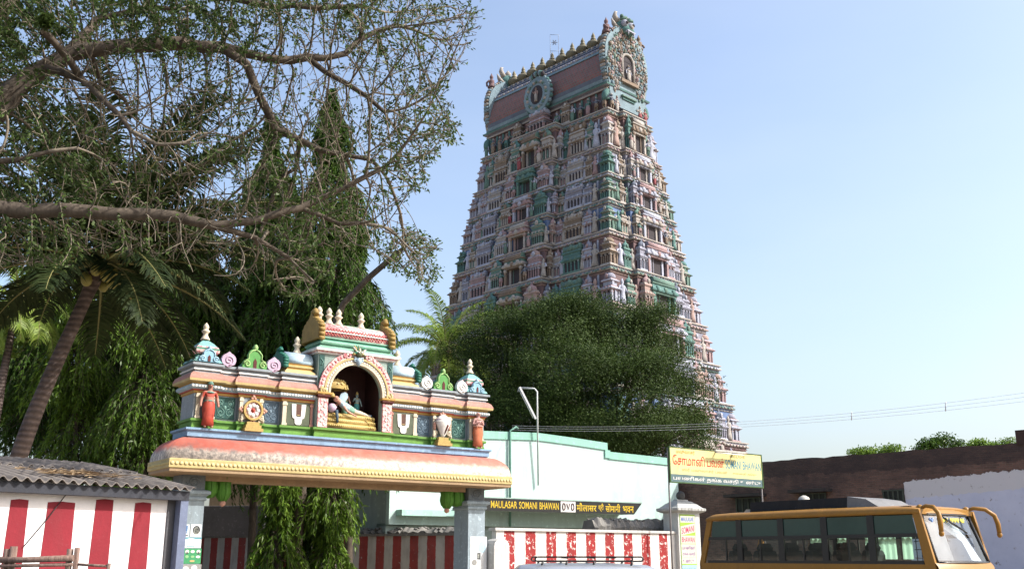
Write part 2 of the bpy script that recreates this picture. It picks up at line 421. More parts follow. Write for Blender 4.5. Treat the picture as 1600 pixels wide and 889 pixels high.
for s in (-1, 1):                                        # two pillars
    x0, x1 = (-5.45, -4.73) if s < 0 else (4.78, 5.50)
    mb = MB().box(x0, x1, -.05, .85, 0, 3.2).box(x0 - .03, x1 + .03, -.08, .88, 0, .45)
    p = mb.build('pillar', pillar_grey, arch, .012)
    c = MB()
    R_ = rect(x0, x1, -.05, .85)
    c.plan(R_, [(.02, 3.18), (.05, 3.22), (.05, 3.27), (.02, 3.29), (.09, 3.36), (.13, 3.38), (.13, 3.46), (.06, 3.49), (.0, 3.5)])
    c.build('capital', pillar_grey, p)
    b = MB().box(x0 + .02, x1 - .02, -.03, .83, 3.5, 3.93)
    for k in range(2):
        a, z = x0 + .36, 3.72
        b.tube([(a + (.22 - .02 * i) * math.cos(i * .7 + k * math.pi), -.035, z + (.17 - .015 * i) * math.sin(i * .7 + k * math.pi)) for i in range(9)], .022, 5)
    b.build('carved_block', P_('block_grey', (.20, .23, .25), .25, .5, 3, .8), p)
    # green hanging bud and leaf on the inner side
    xi = (-4.73 if s < 0 else 4.78); d = -s
    br = MB()
    br.lathe([(.02, -.40), (.17, -.36), (.26, -.22), (.27, -.05), (.23, .1), (.26, .24)], (xi + d * .24, .35, 3.68), 14, 0)
    br.lathe([(.03, -.50), (.10, -.46), (.20, -.34), (.24, -.18), (.21, 0), (.25, .26)], (xi + d * .68, .3, 3.68), 14, 0)
    br.lathe([(.001, -.64), (.07, -.60), (.10, -.54), (.08, -.47), (.04, -.44)], (xi + d * .68, .3, 3.68), 12, 1)
    for j in range(8):
        t = j * math.pi / 4
        br.tube([(xi + d * .68 + r * math.cos(t), .3 + r * math.sin(t), 3.68 + z) for r, z in ((.10, -.47), (.205, -.34), (.245, -.18), (.215, 0), (.25, .24))], .016, 4, 0)
        br.tube([(xi + d * .24 + r * math.cos(t), .35 + r * math.sin(t), 3.68 + z) for r, z in ((.17, -.36), (.265, -.22), (.275, -.05), (.235, .1), (.26, .24))], .016, 4, 0)
    br.build('bracket', [bright_green, skin_pink], p)

mb = MB()                                                # soffit beam and eave
EP = rect(-6.12, 6.12, -.82, 1.15)
mb.plan(EP, [(-.10, 3.93), (-.02, 3.96), (-.02, 4.05)], 0)
mb.box(-4.72, 4.72, .05, .8, 3.78, 3.935, 0)
beam = mb.build('beam', tan, arch)
mb = MB()
mb.plan(EP, [(0, 4.05), (.015, 4.07), (.015, 4.31), (-.01, 4.33)], 0)
for i in range(92):
    x = -6.05 + i * 12.1 / 91
    mb.lathe([(.055, 0), (.05, .018), (.02, .026)], (0, 0, 0), 8, 1)
    k = len(mb.v) - 24
    for j in range(24):
        q = mb.v[k + j]; mb.v[k + j] = (x + q[0], -.835 - q[2], 4.19 + q[1])
for i in range(14):
    y = -.76 + i * .135
    for sx in (-1, 1):
        mb.lathe([(.055, 0), (.05, .018), (.02, .026)], (0, 0, 0), 8, 1)
        k = len(mb.v) - 24
        for j in range(24):
            q = mb.v[k + j]; mb.v[k + j] = (sx * (6.135 + q[2]), y + q[0], 4.19 + q[1])
mb.build('rosette_band', [yellow, P_('pale_yellow', (.62, .53, .27), .2, .2, 3, .7)], arch)
# curved red eave, its lower edge bleached white
m, n, l, b, out = new_mat('flaking_red_eave')
tc = n.new('ShaderNodeTexCoord').outputs['Object']
sp = n.new('ShaderNodeSeparateXYZ'); l.new(tc, sp.inputs[0])
nz = tex_noise(n, l, tc, 2.6, 8, 0.7); n2 = tex_noise(n, l, tc, 9.0, 8, 0.75)
h = mth(n, l, 'ADD', sp.outputs['Z'], mth(n, l, 'ADD', mth(n, l, 'MULTIPLY', mth(n, l, 'SUBTRACT', nz, .5), .45), mth(n, l, 'MULTIPLY', mth(n, l, 'SUBTRACT', n2, .5), .32)))
c = mix(n, l, ramp(n, l, nz, .3, .7), (.36, .07, .048), (.47, .15, .105))
pale = mix(n, l, ramp(n, l, n2, .42, .62), (.24, .215, .195), (.66, .56, .47))
c = mix(n, l, ramp(n, l, mth(n, l, 'SUBTRACT', h, 4.0), .56, .72), pale, c)
st = tex_noise(n, l, tc, 3.2, 8, .75, (1.2, 1.2, .5))
c = mix(n, l, mth(n, l, 'MULTIPLY', ramp(n, l, st, .50, .70), .65), c, (.17, .145, .13))
l.new(c, b.inputs['Base Color']); b.inputs['Roughness'].default_value = .75; bump(n, l, b, n2, .4, .02)
mb = MB()
pr = []
for i in range(11):
    t = i / 10 * math.pi / 2
    pr.append((-.62 * (1 - math.cos(t)) - .02, 4.33 + .68 * math.sin(t)))
mb.plan(EP, pr, 0, False, True)
for i in range(len(mb.sm)): mb.sm[i] = True
mb.build('eave', m, arch)
mb = MB()
LP = rect(-5.42, 5.42, -.20, DEP)
mb.plan(LP, [(.02, 4.98), (.02, 5.02), (.08, 5.05), (.08, 5.20), (.15, 5.24), (.15, 5.30), (.02, 5.305)], 0)
mb.build('ledge', sky_blue, arch)
mb = MB()
mb.plan(full_plan, [(.02, 5.30), (.02, 5.38), (.0, 5.4), (.0, 5.50), (.07, 5.53), (.07, 5.60), (.0, 5.605)], 0)
mb.build('base_moulding', green, arch)
for w, nm in ((wing_l, 'wall'), (wing_r, 'wall')):
    MB().plan(w, [(-.005, 5.60), (-.005, 6.37)], 0).build('wall', grey_blue, arch)
    mb = MB()
    mb.plan(w, [(0, 6.36, 0), (.03, 6.38, 0), (.03, 6.44, 1), (.07, 6.45, 1), (.07, 6.48, 2), (.10, 6.49, 2), (.15, 6.53, 2), (.16, 6.58, 2), (.12, 6.63, 0), (.09, 6.64, 0), (.10, 6.68, 3),
                (.24, 6.71, 3), (.25, 6.78, 4), (.24, 6.83, 4), (.20, 6.92, 4), (.12, 6.99, 4), (.06, 7.0, 5), (.05, 7.05, 5), (.10, 7.07, 6), (.10, 7.12, 5), (.06, 7.13, 5), (.06, 7.17, 5), (.16, 7.21, 5), (.16, 7.28, 5), (.05, 7.285, 5)], 5)
    Pq = offset_poly(w, .155)                            # beads on the blue roll
    for i in range(len(Pq)):
        p, q = Pq[i], Pq[(i + 1) % len(Pq)]
        L = math.hypot(q[0] - p[0], q[1] - p[1])
        if max(p[1], q[1]) > DEP: continue
        for k in range(max(1, int(L / .09))):
            t = (k + .5) / max(1, int(L / .09))
            x, y = p[0] + (q[0] - p[0]) * t, p[1] + (q[1] - p[1]) * t
            mb.box(x - .03, x + .03, y - .022, y + .02, 6.535, 6.60, 6)
    mb.build('cornice', [ochre, sari_red, pale_blue, yellow, pink, grey_blue, white], arch)

def spiral(cx, cz, r, a0, turns, y, flip=1, n=14):
    return [(cx + flip * r * (1 - i / n * .85) * math.cos(a0 + turns * 2 * math.pi * i / n), y, cz + r * (1 - i / n * .85) * math.sin(a0 + turns * 2 * math.pi * i / n)) for i in range(n + 1)]
for s in (-1, 1):
    def X(a, b): return (s * a, s * b) if s > 0 else (s * b, s * a)
    # pilasters
    for x, yy, w in ((5.22, -.15, .12), (4.76, -.15, .10), (3.86, -.15, .10), (3.21, -.15, .10), (2.42, -.15, .13), (1.49, -.15, .08)):
        mb = MB().box(s * x - w / 2, s * x + w / 2, yy - .05, yy, 5.61, 6.36, 0).box(s * x - w / 2 - .02, s * x + w / 2 + .02, yy - .07, yy, 6.24, 6.31, 0).box(s * x - w / 2 - .02, s * x + w / 2 + .02, yy - .07, yy, 5.605, 5.68, 0)
        mb.build('pilaster', [cream if x > 2.4 else pink], arch)
    # scroll panels
    for a, b_, m0, m1 in ((4.00, 4.62, dark_teal, teal_line), (2.56, 3.08, slate_blue, P_('blue_relief', (.17, .24, .30), .2, .3, 3, .6))):
        x0, x1 = X(a, b_); mb = MB().box(x0, x1, -.03, .01, 5.66, 6.33, 0)
        cx = (x0 + x1) / 2; q = (x1 - x0) / 4
        for u in (-1, 1):
            mb.tube(spiral(cx + u * q, 6.15, .12, -1.2, 1.3, -.035, u), .014, 4, 1)
            mb.tube(spiral(cx + u * q * .9, 5.85, .13, 1.6, 1.3, -.035, u), .014, 4, 1)
            mb.tube([(cx + u * .02, -.035, 5.70), (cx + u * q * 1.5, -.035, 5.76), (cx + u * q * 1.7, -.035, 5.98), (cx + u * .05, -.035, 6.02), (cx + u * q * 1.6, -.035, 6.28)], .011, 4, 1)
        mb.ball((cx, -.03, 6.01), .05, 1, 8, 4, 1, .4, 1.3)
        mb.build('scroll_panel', [m0, m1], arch)
    # white U mark with a brown stroke
    x0, x1 = X(1.55, 2.34); mb = MB().box(x0, x1, -.19, -.14, 5.62, 6.34, 0); cx = (x0 + x1) / 2 + .0
    U = [(-.25, 6.30), (-.225, 5.98), (-.20, 5.86), (-.13, 5.83), (-.115, 5.69), (-.06, 5.64), (.06, 5.64), (.115, 5.69), (.13, 5.83), (.20, 5.86), (.225, 5.98), (.25, 6.30),
         (.095, 6.30), (.085, 5.92), (.06, 5.90), (-.06, 5.90), (-.085, 5.92), (-.095, 6.30)]
    mb.prism([(cx + a, b_) for a, b_ in U], -.215, -.185, 1)
    mb.box(cx - .08, cx + .08, -.208, -.185, 5.925, 6.30, 2)
    mb.prism([(cx + a, b_) for a, b_ in ((-.06, 5.97), (-.03, 5.935), (.03, 5.935), (.06, 5.97), (.02, 5.955), (-.02, 5.955))], -.215, -.2, 3)
    mb.build('emblem_panel', [P_('olive_panel', (.10, .12, .075), .3, .3, 3, .6), white, P_('umber', (.11, .055, .04), .3, .2, 5, .7), yellow], arch)
    # end kiosk
    ex = s * 5.0
    R_ = rect(ex - .36, ex + .36, -.08, .64)
    mb = MB()
    mb.plan(R_, [(.06, 7.28, 0), (.06, 7.33, 1), (.12, 7.34, 1), (.08, 7.42, 1), (-.06, 7.5, 1), (-.09, 7.56, 2), (-.05, 7.60, 3), (.0, 7.66, 3), (.01, 7.74, 2), (-.01, 7.80, 3), (-.05, 7.85, 1), (-.13, 7.95, 1), (-.23, 8.04, 1), (-.30, 8.09, 1), (-.31, 8.12, 1)], 1)
    k = mb.build('kiosk', [grey_blue, P_('kiosk_teal', (.20, .42, .40), .25, .35, 3, .7), deep_green, rose], arch)
    def finial(c, h, par):
        f = MB().lathe([(.26 * h, 0), (.25 * h, .06 * h), (.15 * h, .22 * h), (.12 * h, .34 * h), (.17 * h, .42 * h), (.235 * h, .5 * h), (.17 * h, .56 * h), (.11 * h, .62 * h), (.16 * h, .70 * h), (.15 * h, .80 * h), (.08 * h, .92 * h), (.001, h)], c, 12, 0)
        f.build('finial', cream, par)
    finial((ex, .28, 8.10), .56, k)
    # front plaque on the kiosk
    def plaque(cx, z0, w, h, y, m0, m1, name, par):
        mb = MB(); O = []
        for u, v in ((-.5, 0), (-.52, .18), (-.42, .34), (-.30, .36), (-.31, .55), (-.20, .74), (-.09, .78), (-.10, .88), (0, 1.0), (.10, .88), (.09, .78), (.20, .74), (.31, .55), (.30, .36), (.42, .34), (.52, .18), (.5, 0)):
            O.append((cx + u * w, z0 + v * h))
        mb.prism(O[::-1][::-1], y, y + .10, 0)
        for f in (-1, 1):
            mb.tube(spiral(cx + f * w * .33, z0 + h * .17, w * .15, 0, 1.4, y - .01, f), w * .035, 5, 1)
            mb.tube([(cx + f * w * .44, y - .01, z0 + h * .30), (cx + f * w * .27, y - .01, z0 + h * .38), (cx + f * w * .27, y - .01, z0 + h * .58), (cx + f * w * .13, y - .01, z0 + h * .72), (cx, y - .01, z0 + h * .76)], w * .03, 5, 1)
        mb.ball((cx, y, z0 + h * .86), w * .09, 1, 8, 5, 1, .6, 1.3)
        mb.prism([(cx + a * w, z0 + b_ * h) for a, b_ in ((-.07, .02), (.07, .02), (.07, .3), (0, .42), (-.07, .3))], y - .012, y + .02, 2)
        return mb.build(name, [m0, m1, maroon], par)
    plaque(ex, 7.34, .62, .50, -.23, P_('plaque_blue', (.26, .48, .62), .2, .3, 4, .6), P_('plaque_blue_light', (.38, .60, .72), .2, .3, 4, .6), 'plaque', k)
    plaque(s * 3.53, 7.27, .78, .80, -.24, P_('plaque_green', (.10, .32, .08), .25, .3, 4, .6), P_('plaque_green_light', (.33, .52, .20), .2, .3, 4, .6), 'plaque', arch)
    MB().plan(rect(s * 3.53 - .33, s * 3.53 + .33, -.14, .5), [(0, 7.28), (-.05, 7.42), (-.2, 7.62), (-.29, 7.7)], 0).build('plaque_roof', deep_green, arch)
    for x in (4.36, 2.87):                               # lilac shells
        mb = MB(); O = [(s * x + .23 * math.cos(t) * (1 if math.sin(t) > -.6 else .7), 7.47 + .22 * math.sin(t)) for t in [2 * math.pi * j / 20 for j in range(20)]]
        O[5] = (s * x, 7.74)
        mb.prism(O, -.20, -.06, 0); mb.tube(spiral(s * x, 7.46, .16, -1.5, 1.6, -.21, 1, 20), .02, 5, 0)
        mb.build('shell_ornament', lilac if s < 0 else white, arch)
    # shoulder roof with a curled dark green gable
    xa, xb = X(1.50, 2.42)
    mb = MB().plan(rect(xa, xb, -.16, .72), [(.1, 7.28, 1), (.08, 7.34, 1), (-.02, 7.42, 0), (-.02, 7.48, 1), (.02, 7.49, 1), (.02, 7.54, 0), (-.03, 7.56, 0), (-.03, 7.60, 1), (.0, 7.62, 1)], 1)
    mb.prism_x([(.28 + .43 * math.cos(t) * (1 - .12 * max(0, math.sin(t)) ** 3), 7.62 + .43 * max(0, math.sin(t)) ** .8) for t in [math.pi * j / 14 for j in range(15)]][::1], xa, xb, 2, 2, True)
    sr = mb.build('shoulder_roof', [ochre, yellow, pale_blue], arch)
    finial(((xa + xb) / 2 - s * .05, .28, 8.02), .6, sr)
    def curl_gable(xo, th, yc, z0, R, H, mats_, name, par):
        O = []
        for j in range(15):
            t = -0.35 + (math.pi + .7) * j / 14
            O.append((yc + R * math.cos(t) * (1.05 + .10 * math.sin(3 * t) ** 2), z0 + H * .42 + H * .46 * math.sin(t)))
        O[7] = (O[7][0], z0 + H * 1.05)
        mb = MB().prism_x(O, xo - th / 2, xo + th / 2, 0, 0, True)
        for j in range(15):
            mb.ball((xo, O[j][0], O[j][1]), R * .13, 0, 7, 4, th / (R * .26) * 1.15)
        mb.tube([(xo, yc - R * .25, z0 + H * .98), (xo, yc - R * .1, z0 + H * 1.1), (xo, yc + R * .2, z0 + H * 1.08), (xo, yc + R * .25, z0 + H * .95)], [R * .16, R * .18, R * .14, R * .06], 7, 0)
        mb.build(name, mats_, par)
    curl_gable(s * 2.5, .2, .28, 7.30, .50, .74, [P_('gable_teal', (.02, .14, .10), .3, .3, 4, .5)], 'roof_gable', sr)

# wheel and conch reliefs
def ring(mb, cx, cz, r0, r1, a0, a1, y0, y1, m=0, n=24):
    L = []
    for j in range(n + 1):
        t = a0 + (a1 - a0) * j / n; c_, s_ = math.cos(t), math.sin(t)
        L.append([(cx + r0 * c_, y0, cz + r0 * s_), (cx + r1 * c_, y0, cz + r1 * s_), (cx + r1 * c_, y1, cz + r1 * s_), (cx + r0 * c_, y1, cz + r0 * s_)])
    return mb.loops(L, m, True, True)
for s in (-1, 1):
    cx = s * 3.50
    mb = MB()
    mb.plan(rect(cx - .26, cx + .26, -.42, -.1), [(.04, 5.305), (.04, 5.40), (-.01, 5.41), (-.01, 5.50), (-.06, 5.51), (-.06, 5.60)], 4)
    for u in (-1, 1):
        for k in range(3):
            mb.tube([(cx + u * .16, -.2, 5.82 - k * .03), (cx + u * (.33 + .02 * k), -.24, 5.80 - k * .07), (cx + u * (.38 - .02 * k), -.26, 5.62 - k * .02)], [.03, .045, .015], 6, 5)
    if s < 0:
        ring(mb, cx, 5.97, .255, .32, 0, 2 * math.pi, -.33, -.19, 4, 28)
        ring(mb, cx, 5.97, .0, .26, 0, 2 * math.pi, -.27, -.20, 6, 28)
        for k in range(8):
            t = k * math.pi / 4
            mb.ball((cx + .155 * math.cos(t), -.28, 5.97 + .155 * math.sin(t)), .072, 0, 8, 5, 1, .5)
        mb.ball((cx, -.29, 5.97), .06, 2, 8, 5, 1, .7)
        for k in range(4):
            t = k * math.pi / 2
            for u, r, z in ((-.05, .05, .36), (.05, .05, .36), (0, .055, .42)):
                mb.ball((cx + z * math.cos(t) - u * math.sin(t), -.26, 5.97 + z * math.sin(t) + u * math.cos(t)), r, 3, 7, 4, 1, .8)
        mb.build('wheel_relief', [white, pink, sari_red, skin_pink, gold, cream, rose], arch)
    else:
        mb.lathe([(.03, -.40), (.09, -.32), (.15, -.18), (.23, -.02), (.285, .12), (.27, .24), (.19, .33), (.10, .37), (.04, .41)], (cx, -.30, 5.99), 16, 0, True, 1, .75)
        for k, (z, r) in enumerate(((.31, .21), (.24, .275), (.16, .29))):
            mb.tube([(cx + r * math.cos(t), -.28 + r * .75 * math.sin(t), 5.98 + z) for t in [2 * math.pi * j / 16 for j in range(17)]], .02, 5, 2 if k == 1 else 0)
        mb.tube([(cx + .05, -.44, 6.10), (cx + .09, -.46, 6.0), (cx + .05, -.42, 5.85), (cx + .02, -.37, 5.7)], [.02, .045, .04, .015], 6, 1)
        for u in (-1, 1):
            for k in range(3): mb.ball((cx + u * .31, -.24, 5.99 + (k - 1) * .075), .06, 3, 7, 4, 1, .8)
        for k in range(3): mb.ball((cx + (k - 1) * .08, -.26, 6.40 + (.05 if k == 1 else 0)), .055, 3, 7, 4)
        mb.build('conch_relief', [white, maroon, lilac, skin_pink, gold, cream, rose], arch)

# central shrine
mb = MB()
ar = [(.98 * math.cos(t), 6.80 + .97 * math.sin(t)) for t in [math.pi * j / 24 for j in range(25)]]
O = [(-1.40, 5.60), (-.99, 5.60), (-.99, 6.72)] + ar[::-1] + [(.99, 6.72), (.99, 5.60), (1.40, 5.60), (1.40, 8.04), (-1.40, 8.04)]
mb.prism(O, -.32, -.16, 0)
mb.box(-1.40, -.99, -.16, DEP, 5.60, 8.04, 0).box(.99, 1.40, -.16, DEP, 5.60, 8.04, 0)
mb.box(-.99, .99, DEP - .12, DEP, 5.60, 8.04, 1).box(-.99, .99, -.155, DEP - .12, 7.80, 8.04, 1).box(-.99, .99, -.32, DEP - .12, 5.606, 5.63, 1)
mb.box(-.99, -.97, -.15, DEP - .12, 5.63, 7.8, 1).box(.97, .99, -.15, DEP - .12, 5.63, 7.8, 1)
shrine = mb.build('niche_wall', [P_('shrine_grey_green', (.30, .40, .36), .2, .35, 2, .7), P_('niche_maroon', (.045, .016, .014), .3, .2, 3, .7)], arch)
for s in (-1, 1):
    mb = MB().box(s * 1.19 - .17, s * 1.19 + .17, -.40, -.32, 5.61, 6.56, 0)
    for k in range(9): mb.ball((s * 1.19 + .05 * (-1) ** k, -.405, 5.70 + k * .095), .045, 1, 7, 4, 1, .5)
    mb.plan(rect(s * 1.19 - .18, s * 1.19 + .18, -.42, -.33), [(.0, 6.56, 2), (.04, 6.60, 2), (.04, 6.66, 3), (.07, 6.69, 3), (.07, 6.74, 3)], 3)
    mb.build('niche_pilaster', [rose, white, maroon, ochre], arch)
    for x in (.0,):
        m2 = MB().box(s * 1.28 - .09, s * 1.28 + .09, -.345, -.32, 6.85, 7.98, 0)
        m2.tube([(s * 1.28 - .05, -.35, 7.85), (s * 1.28 + .05, -.35, 7.75), (s * 1.28 - .03, -.35, 7.62)], .02, 5, 1)
        m2.build('side_panel', [dark_teal, teal_line], arch)
mb = MB()
ring(mb, 0, 6.80, .96, 1.03, -.05, math.pi + .05, -.44, -.30, 0, 32)
ring(mb, 0, 6.80, 1.03, 1.14, -.08, math.pi + .08, -.41, -.30, 0, 32)
ring(mb, 0, 6.80, 1.14, 1.20, -.08, math.pi + .08, -.45, -.30, 1, 32)
for k in range(34):
    t = math.pi * (k + .5) / 34
    mb.box(1.085 * math.cos(t) - .025, 1.085 * math.cos(t) + .025, -.425, -.40, 6.80 + 1.085 * math.sin(t) - .025, 6.80 + 1.085 * math.sin(t) + .025, 3)
for s in (-1, 1):
    a0, a1 = (.04, 1.22) if s > 0 else (math.pi - 1.22, math.pi - .04)
    ring(mb, 0, 6.80, 1.20, 1.38, a0, a1, -.43, -.30, 2, 20)
    for k in range(12):
        t = a0 + (a1 - a0) * (k + .5) / 12
        mb.ball((1.29 * math.cos(t), -.43, 6.80 + 1.29 * math.sin(t)), .055, 2, 6, 4, 1, .5)
    mb.tube(spiral(s * .40, 8.03, .15, -.4, 1.5, -.42, s, 18), .045, 6, 2)
    mb.tube(spiral(s * 1.20, 6.78, .14, 1.2, -1.3, -.43, s, 16), .05, 6, 1)
mb.build('arch_surround', [cream, yellow, rose, white], arch)
mb = MB()                                                # leafy lion mask at the crown of the arch
rnd = random.Random(5)
for k in range(22):
    a = rnd.uniform(-.3, math.pi + .3); r = rnd.uniform(.05, .22)
    mb.tube([(.06 * math.cos(a), -.42, 8.15), (r * math.cos(a), -.50, 8.15 + r * math.sin(a)), ((r + .08) * math.cos(a), -.46, 8.17 + (r + .1) * math.sin(a))], [.035, .04, .008], 5, k % 4)
mb.ball((0, -.48, 8.12), .11, 1, 9, 6)
for s in (-1, 1): mb.ball((s * .05, -.58, 8.16), .03, 2, 7, 5); mb.tube(spiral(s * .12, 7.92, .09, 1.0, 1.3, -.47, s, 10), .025, 5, 4)
mb.lathe([(.001, -.2), (.06, -.14), (.12, -.04), (.09, .06), (.04, .1)], (0, -.46, 7.90), 10, 4)
mb.build('lion_mask', [deep_green, P_('mask_olive', (.16, .18, .10), .3, .3, 4), white, gold, pale_blue], arch)
mb = MB()
CPl = rect(-1.42, 1.42, -.34, DEP)
mb.plan(CPl, [(0, 8.02, 0), (.04, 8.03, 0), (.04, 8.07, 1), (.08, 8.08, 1), (.08, 8.11, 0), (.13, 8.12, 0), (.13, 8.19, 2), (.06, 8.22, 2), (-.08, 8.30, 2), (-.12, 8.36, 2)], 2)
mb.build('shrine_cornice', [white, rose, mint_green], arch)
mb = MB()
mb.plan(rect(-1.28, 1.28, -.24, .82), [(0, 8.36, 0), (.06, 8.38, 0), (.08, 8.43, 0), (.02, 8.50, 1), (-.02, 8.56, 0), (.03, 8.58, 0), (.03, 8.62, 0), (-.02, 8.63, 0)], 0)
q = [(.29 + .53 * math.cos(t) * (1 if math.sin(t) < .3 else 1 - .25 * (math.sin(t) - .3)), 8.63 + .56 * max(0, math.sin(t)) ** .75) for t in [math.pi * j / 16 for j in range(17)]]
mb.prism_x(q, -1.22, 1.22, 2, 2, True)
mb.box(-1.22, 1.22, -.275, -.2, 8.80, 8.825, 3).box(-1.22, 1.22, .24, .34, 9.17, 9.215, 4)
for k in range(44):                                      # raised floral band
    x = -1.18 + k * .055
    mb.ball((x, -.245, 8.735 + .025 * (-1) ** k), .035, 5, 6, 4, 1, .6)
    mb.ball((x, -.215, 8.90 + .02 * (-1) ** k), .03, 5, 6, 4, 1, .6)
croof = mb.build('shrine_roof', [mint_green, deep_green, rose, white, mint_green, P_('band_red', (.50, .13, .12), .3, .2, 5)], arch)
for x in (-1.16, -.80, -.44, .42): finial((x, .29, 9.17), .60, croof)
for s in (-1, 1):
    curl_gable(s * 1.34, .24, .29, 8.22, .60, 1.22, [P_('gable_ochre', (.36, .24, .07), .3, .4, 4, .6)], 'roof_gable', croof)

# sculptures: reclining figure on its coiled serpent, two attendants, guardians at the ends
mb = MB()
for k in range(3):
    y0 = -.02 - .06 * (2 - k)
    mb.tube([(-.93, y0 + .25, 5.72 + k * .17), (-.90, y0, 5.72 + k * .17), (-.3, y0 - .05, 5.71 + k * .17), (.4, y0 - .05, 5.70 + k * .165), (.84, y0, 5.70 + k * .16), (.90, y0 + .25, 5.70 + k * .16)], [.09, .1, .105, .105, .1, .07], 9, 0)
    mb.box(-.88, .85, y0 + .0, .5, 5.63 + k * .17, 5.78 + k * .17, 0)
    for j in range(24):
        mb.ball((-.85 + j * .072, y0 - .14, 5.72 + k * .165), .025, 1, 5, 4)
mb.tube([(.45, -.22, 5.98), (.62, -.2, 5.86), (.72, -.18, 5.66)], [.02, .03, .012], 6, 0)
mb.build('serpent_coils', [gold, P_('pale_gold', (.66, .52, .22), .2, .2, 5)], arch)
mb = MB()
L = []
for i in range(7):
    t = i / 6 * 1.45
    L.append([(-.50 + .48 * math.cos(t) * math.cos(a) * 1.05, .30 + .34 * math.cos(t) * math.sin(a) - .1 * math.sin(t), 6.98 + .36 * math.sin(t)) for a in [2 * math.pi * j / 16 for j in range(16)]])
mb.loops(L, 0, False, True, True)
mb.tube([(-.85, .45, 6.1), (-.88, .48, 6.5), (-.75, .45, 6.9)], [.12, .15, .16], 8, 0)
for k in range(30):
    t = rnd.uniform(.1, 1.2); a = rnd.uniform(math.pi, 2 * math.pi)
    mb.ball((-.50 + .49 * math.cos(t) * math.cos(a) * 1.05, .30 + .35 * math.cos(t) * math.sin(a) - .1 * math.sin(t), 6.98 + .36 * math.sin(t)), .028, 1, 6, 4)
mb.build('serpent_hood', [gold, P_('pale_gold', (.66, .52, .22), .2, .2, 5)], arch)
V = [(.02, .02, 6.29, .13), (-.14, .0, 6.37, .135), (-.32, -.02, 6.46, .15), (-.45, -.04, 6.55, .06), (-.58, -.10, 6.62, .12), (-.67, -.10, 6.64, .09),
     (.15, -.04, 6.24, .09), (.42, -.06, 6.20, .07), (.70, -.04, 6.13, .045), (.80, -.06, 6.17, .035),
     (.15, .10, 6.27, .09), (.42, .08, 6.25, .07), (.70, .07, 6.16, .045), (.80, .06, 6.20, .035),
     (-.36, -.16, 6.42, .05), (-.22, -.25, 6.20, .036), (.04, -.27, 6.09, .028), (.12, -.27, 6.06, .026),
     (-.38, .10, 6.50, .055), (-.55, .08, 6.42, .042), (-.66, -.02, 6.46, .03)]
E_ = [(0, 1), (1, 2), (2, 3), (3, 4), (4, 5), (0, 6), (6, 7), (7, 8), (8, 9), (0, 10), (10, 11), (11, 12), (12, 13), (2, 14), (14, 15), (15, 16), (16, 17), (2, 18), (18, 19), (19, 20)]
v, f = skin_geo('recline', V, E_, 2)
ms = []
for q in f:
    x = sum(v[i][0] for i in q) / len(q); y = sum(v[i][1] for i in q) / len(q)
    ms.append(3 if x > .73 else 2 if x > .12 and y > -.205 else 1 if x > -.06 and y > -.205 else 0 if x > -.42 and y > -.205 else 4)
mb = MB().add(v, f, ms, True)
mb.ball((-.60, -.215, 6.61), .024, 4, 6, 4)
for k_ in (-1, 1): mb.ball((-.60 + .02, -.205, 6.63 + .03 * k_), .012, 3, 6, 4)
mb.lathe([(.085, 0), (.09, .03), (.07, .1), (.02, .16)], (-.72, -.08, 6.66), 10, 5)
mb.lathe([(.17, -.03), (.18, 0), (.17, .03)], (-.72, -.05, 6.33), 14, 6); mb.ball((-.74, -.12, 6.30), .15, 6, 10, 6)
mb.tube([(-.62, -.22, 6.22), (-.60, -.26, 6.0), (-.58, -.26, 5.8)], [.06, .05, .03], 7, 3)
mb.lathe([(.11, -.08), (.125, 0), (.11, .08)], (.05, .02, 6.26), 12, 1)
mb.build('statue', [pale_blue, mint_green, cream, slate_blue, skin_pink, gold, lilac], arch)
O = [(-.28, 6.52), (-.18, 6.50), (-.02, 6.74), (-.04, 6.86), (-.14, 6.92), (-.28, 6.86), (-.34, 6.7)]
MB().prism(O, .16, .20, 0).build('fan', pale_blue, arch)
for x, y, h, ma in ((-.02, .38, .92, (skin_pink, mint_green, gold, maroon)), (.42, .36, .84, (P_('bluegreen_skin', (.22, .30, .30), .2, .2, 5), P_('teal_cloth', (.05, .22, .22), .2, .2, 5), gold, maroon))):
    g = figure('bless', 1); o = MB().merge(g, Matrix.Translation((x, y, 6.12)) @ Matrix.Scale(h, 4)); o.build('statue', list(ma), arch)
g = figure('stand', 2); o = MB().merge(g, Matrix.Translation((-4.93, -.33, 5.30)) @ Matrix.Diagonal((1.55, 1.45, 1.42, 1)))
o.build('statue', [skin_brown, sari_red, P_('crown_teal', (.14, .26, .22), .2, .3, 6), maroon], arch)
g = figure('fold', 2); o = MB().merge(g, Matrix.Translation((4.97, -.33, 5.30)) @ Matrix.Diagonal((1.45, 1.35, 1.36, 1)))
o.build('statue', [P_('dusty_rose_skin', (.52, .30, .27), .2, .3, 6), P_('orange_dhoti', (.50, .16, .08), .2, .3, 5), skin_pink, maroon], arch)
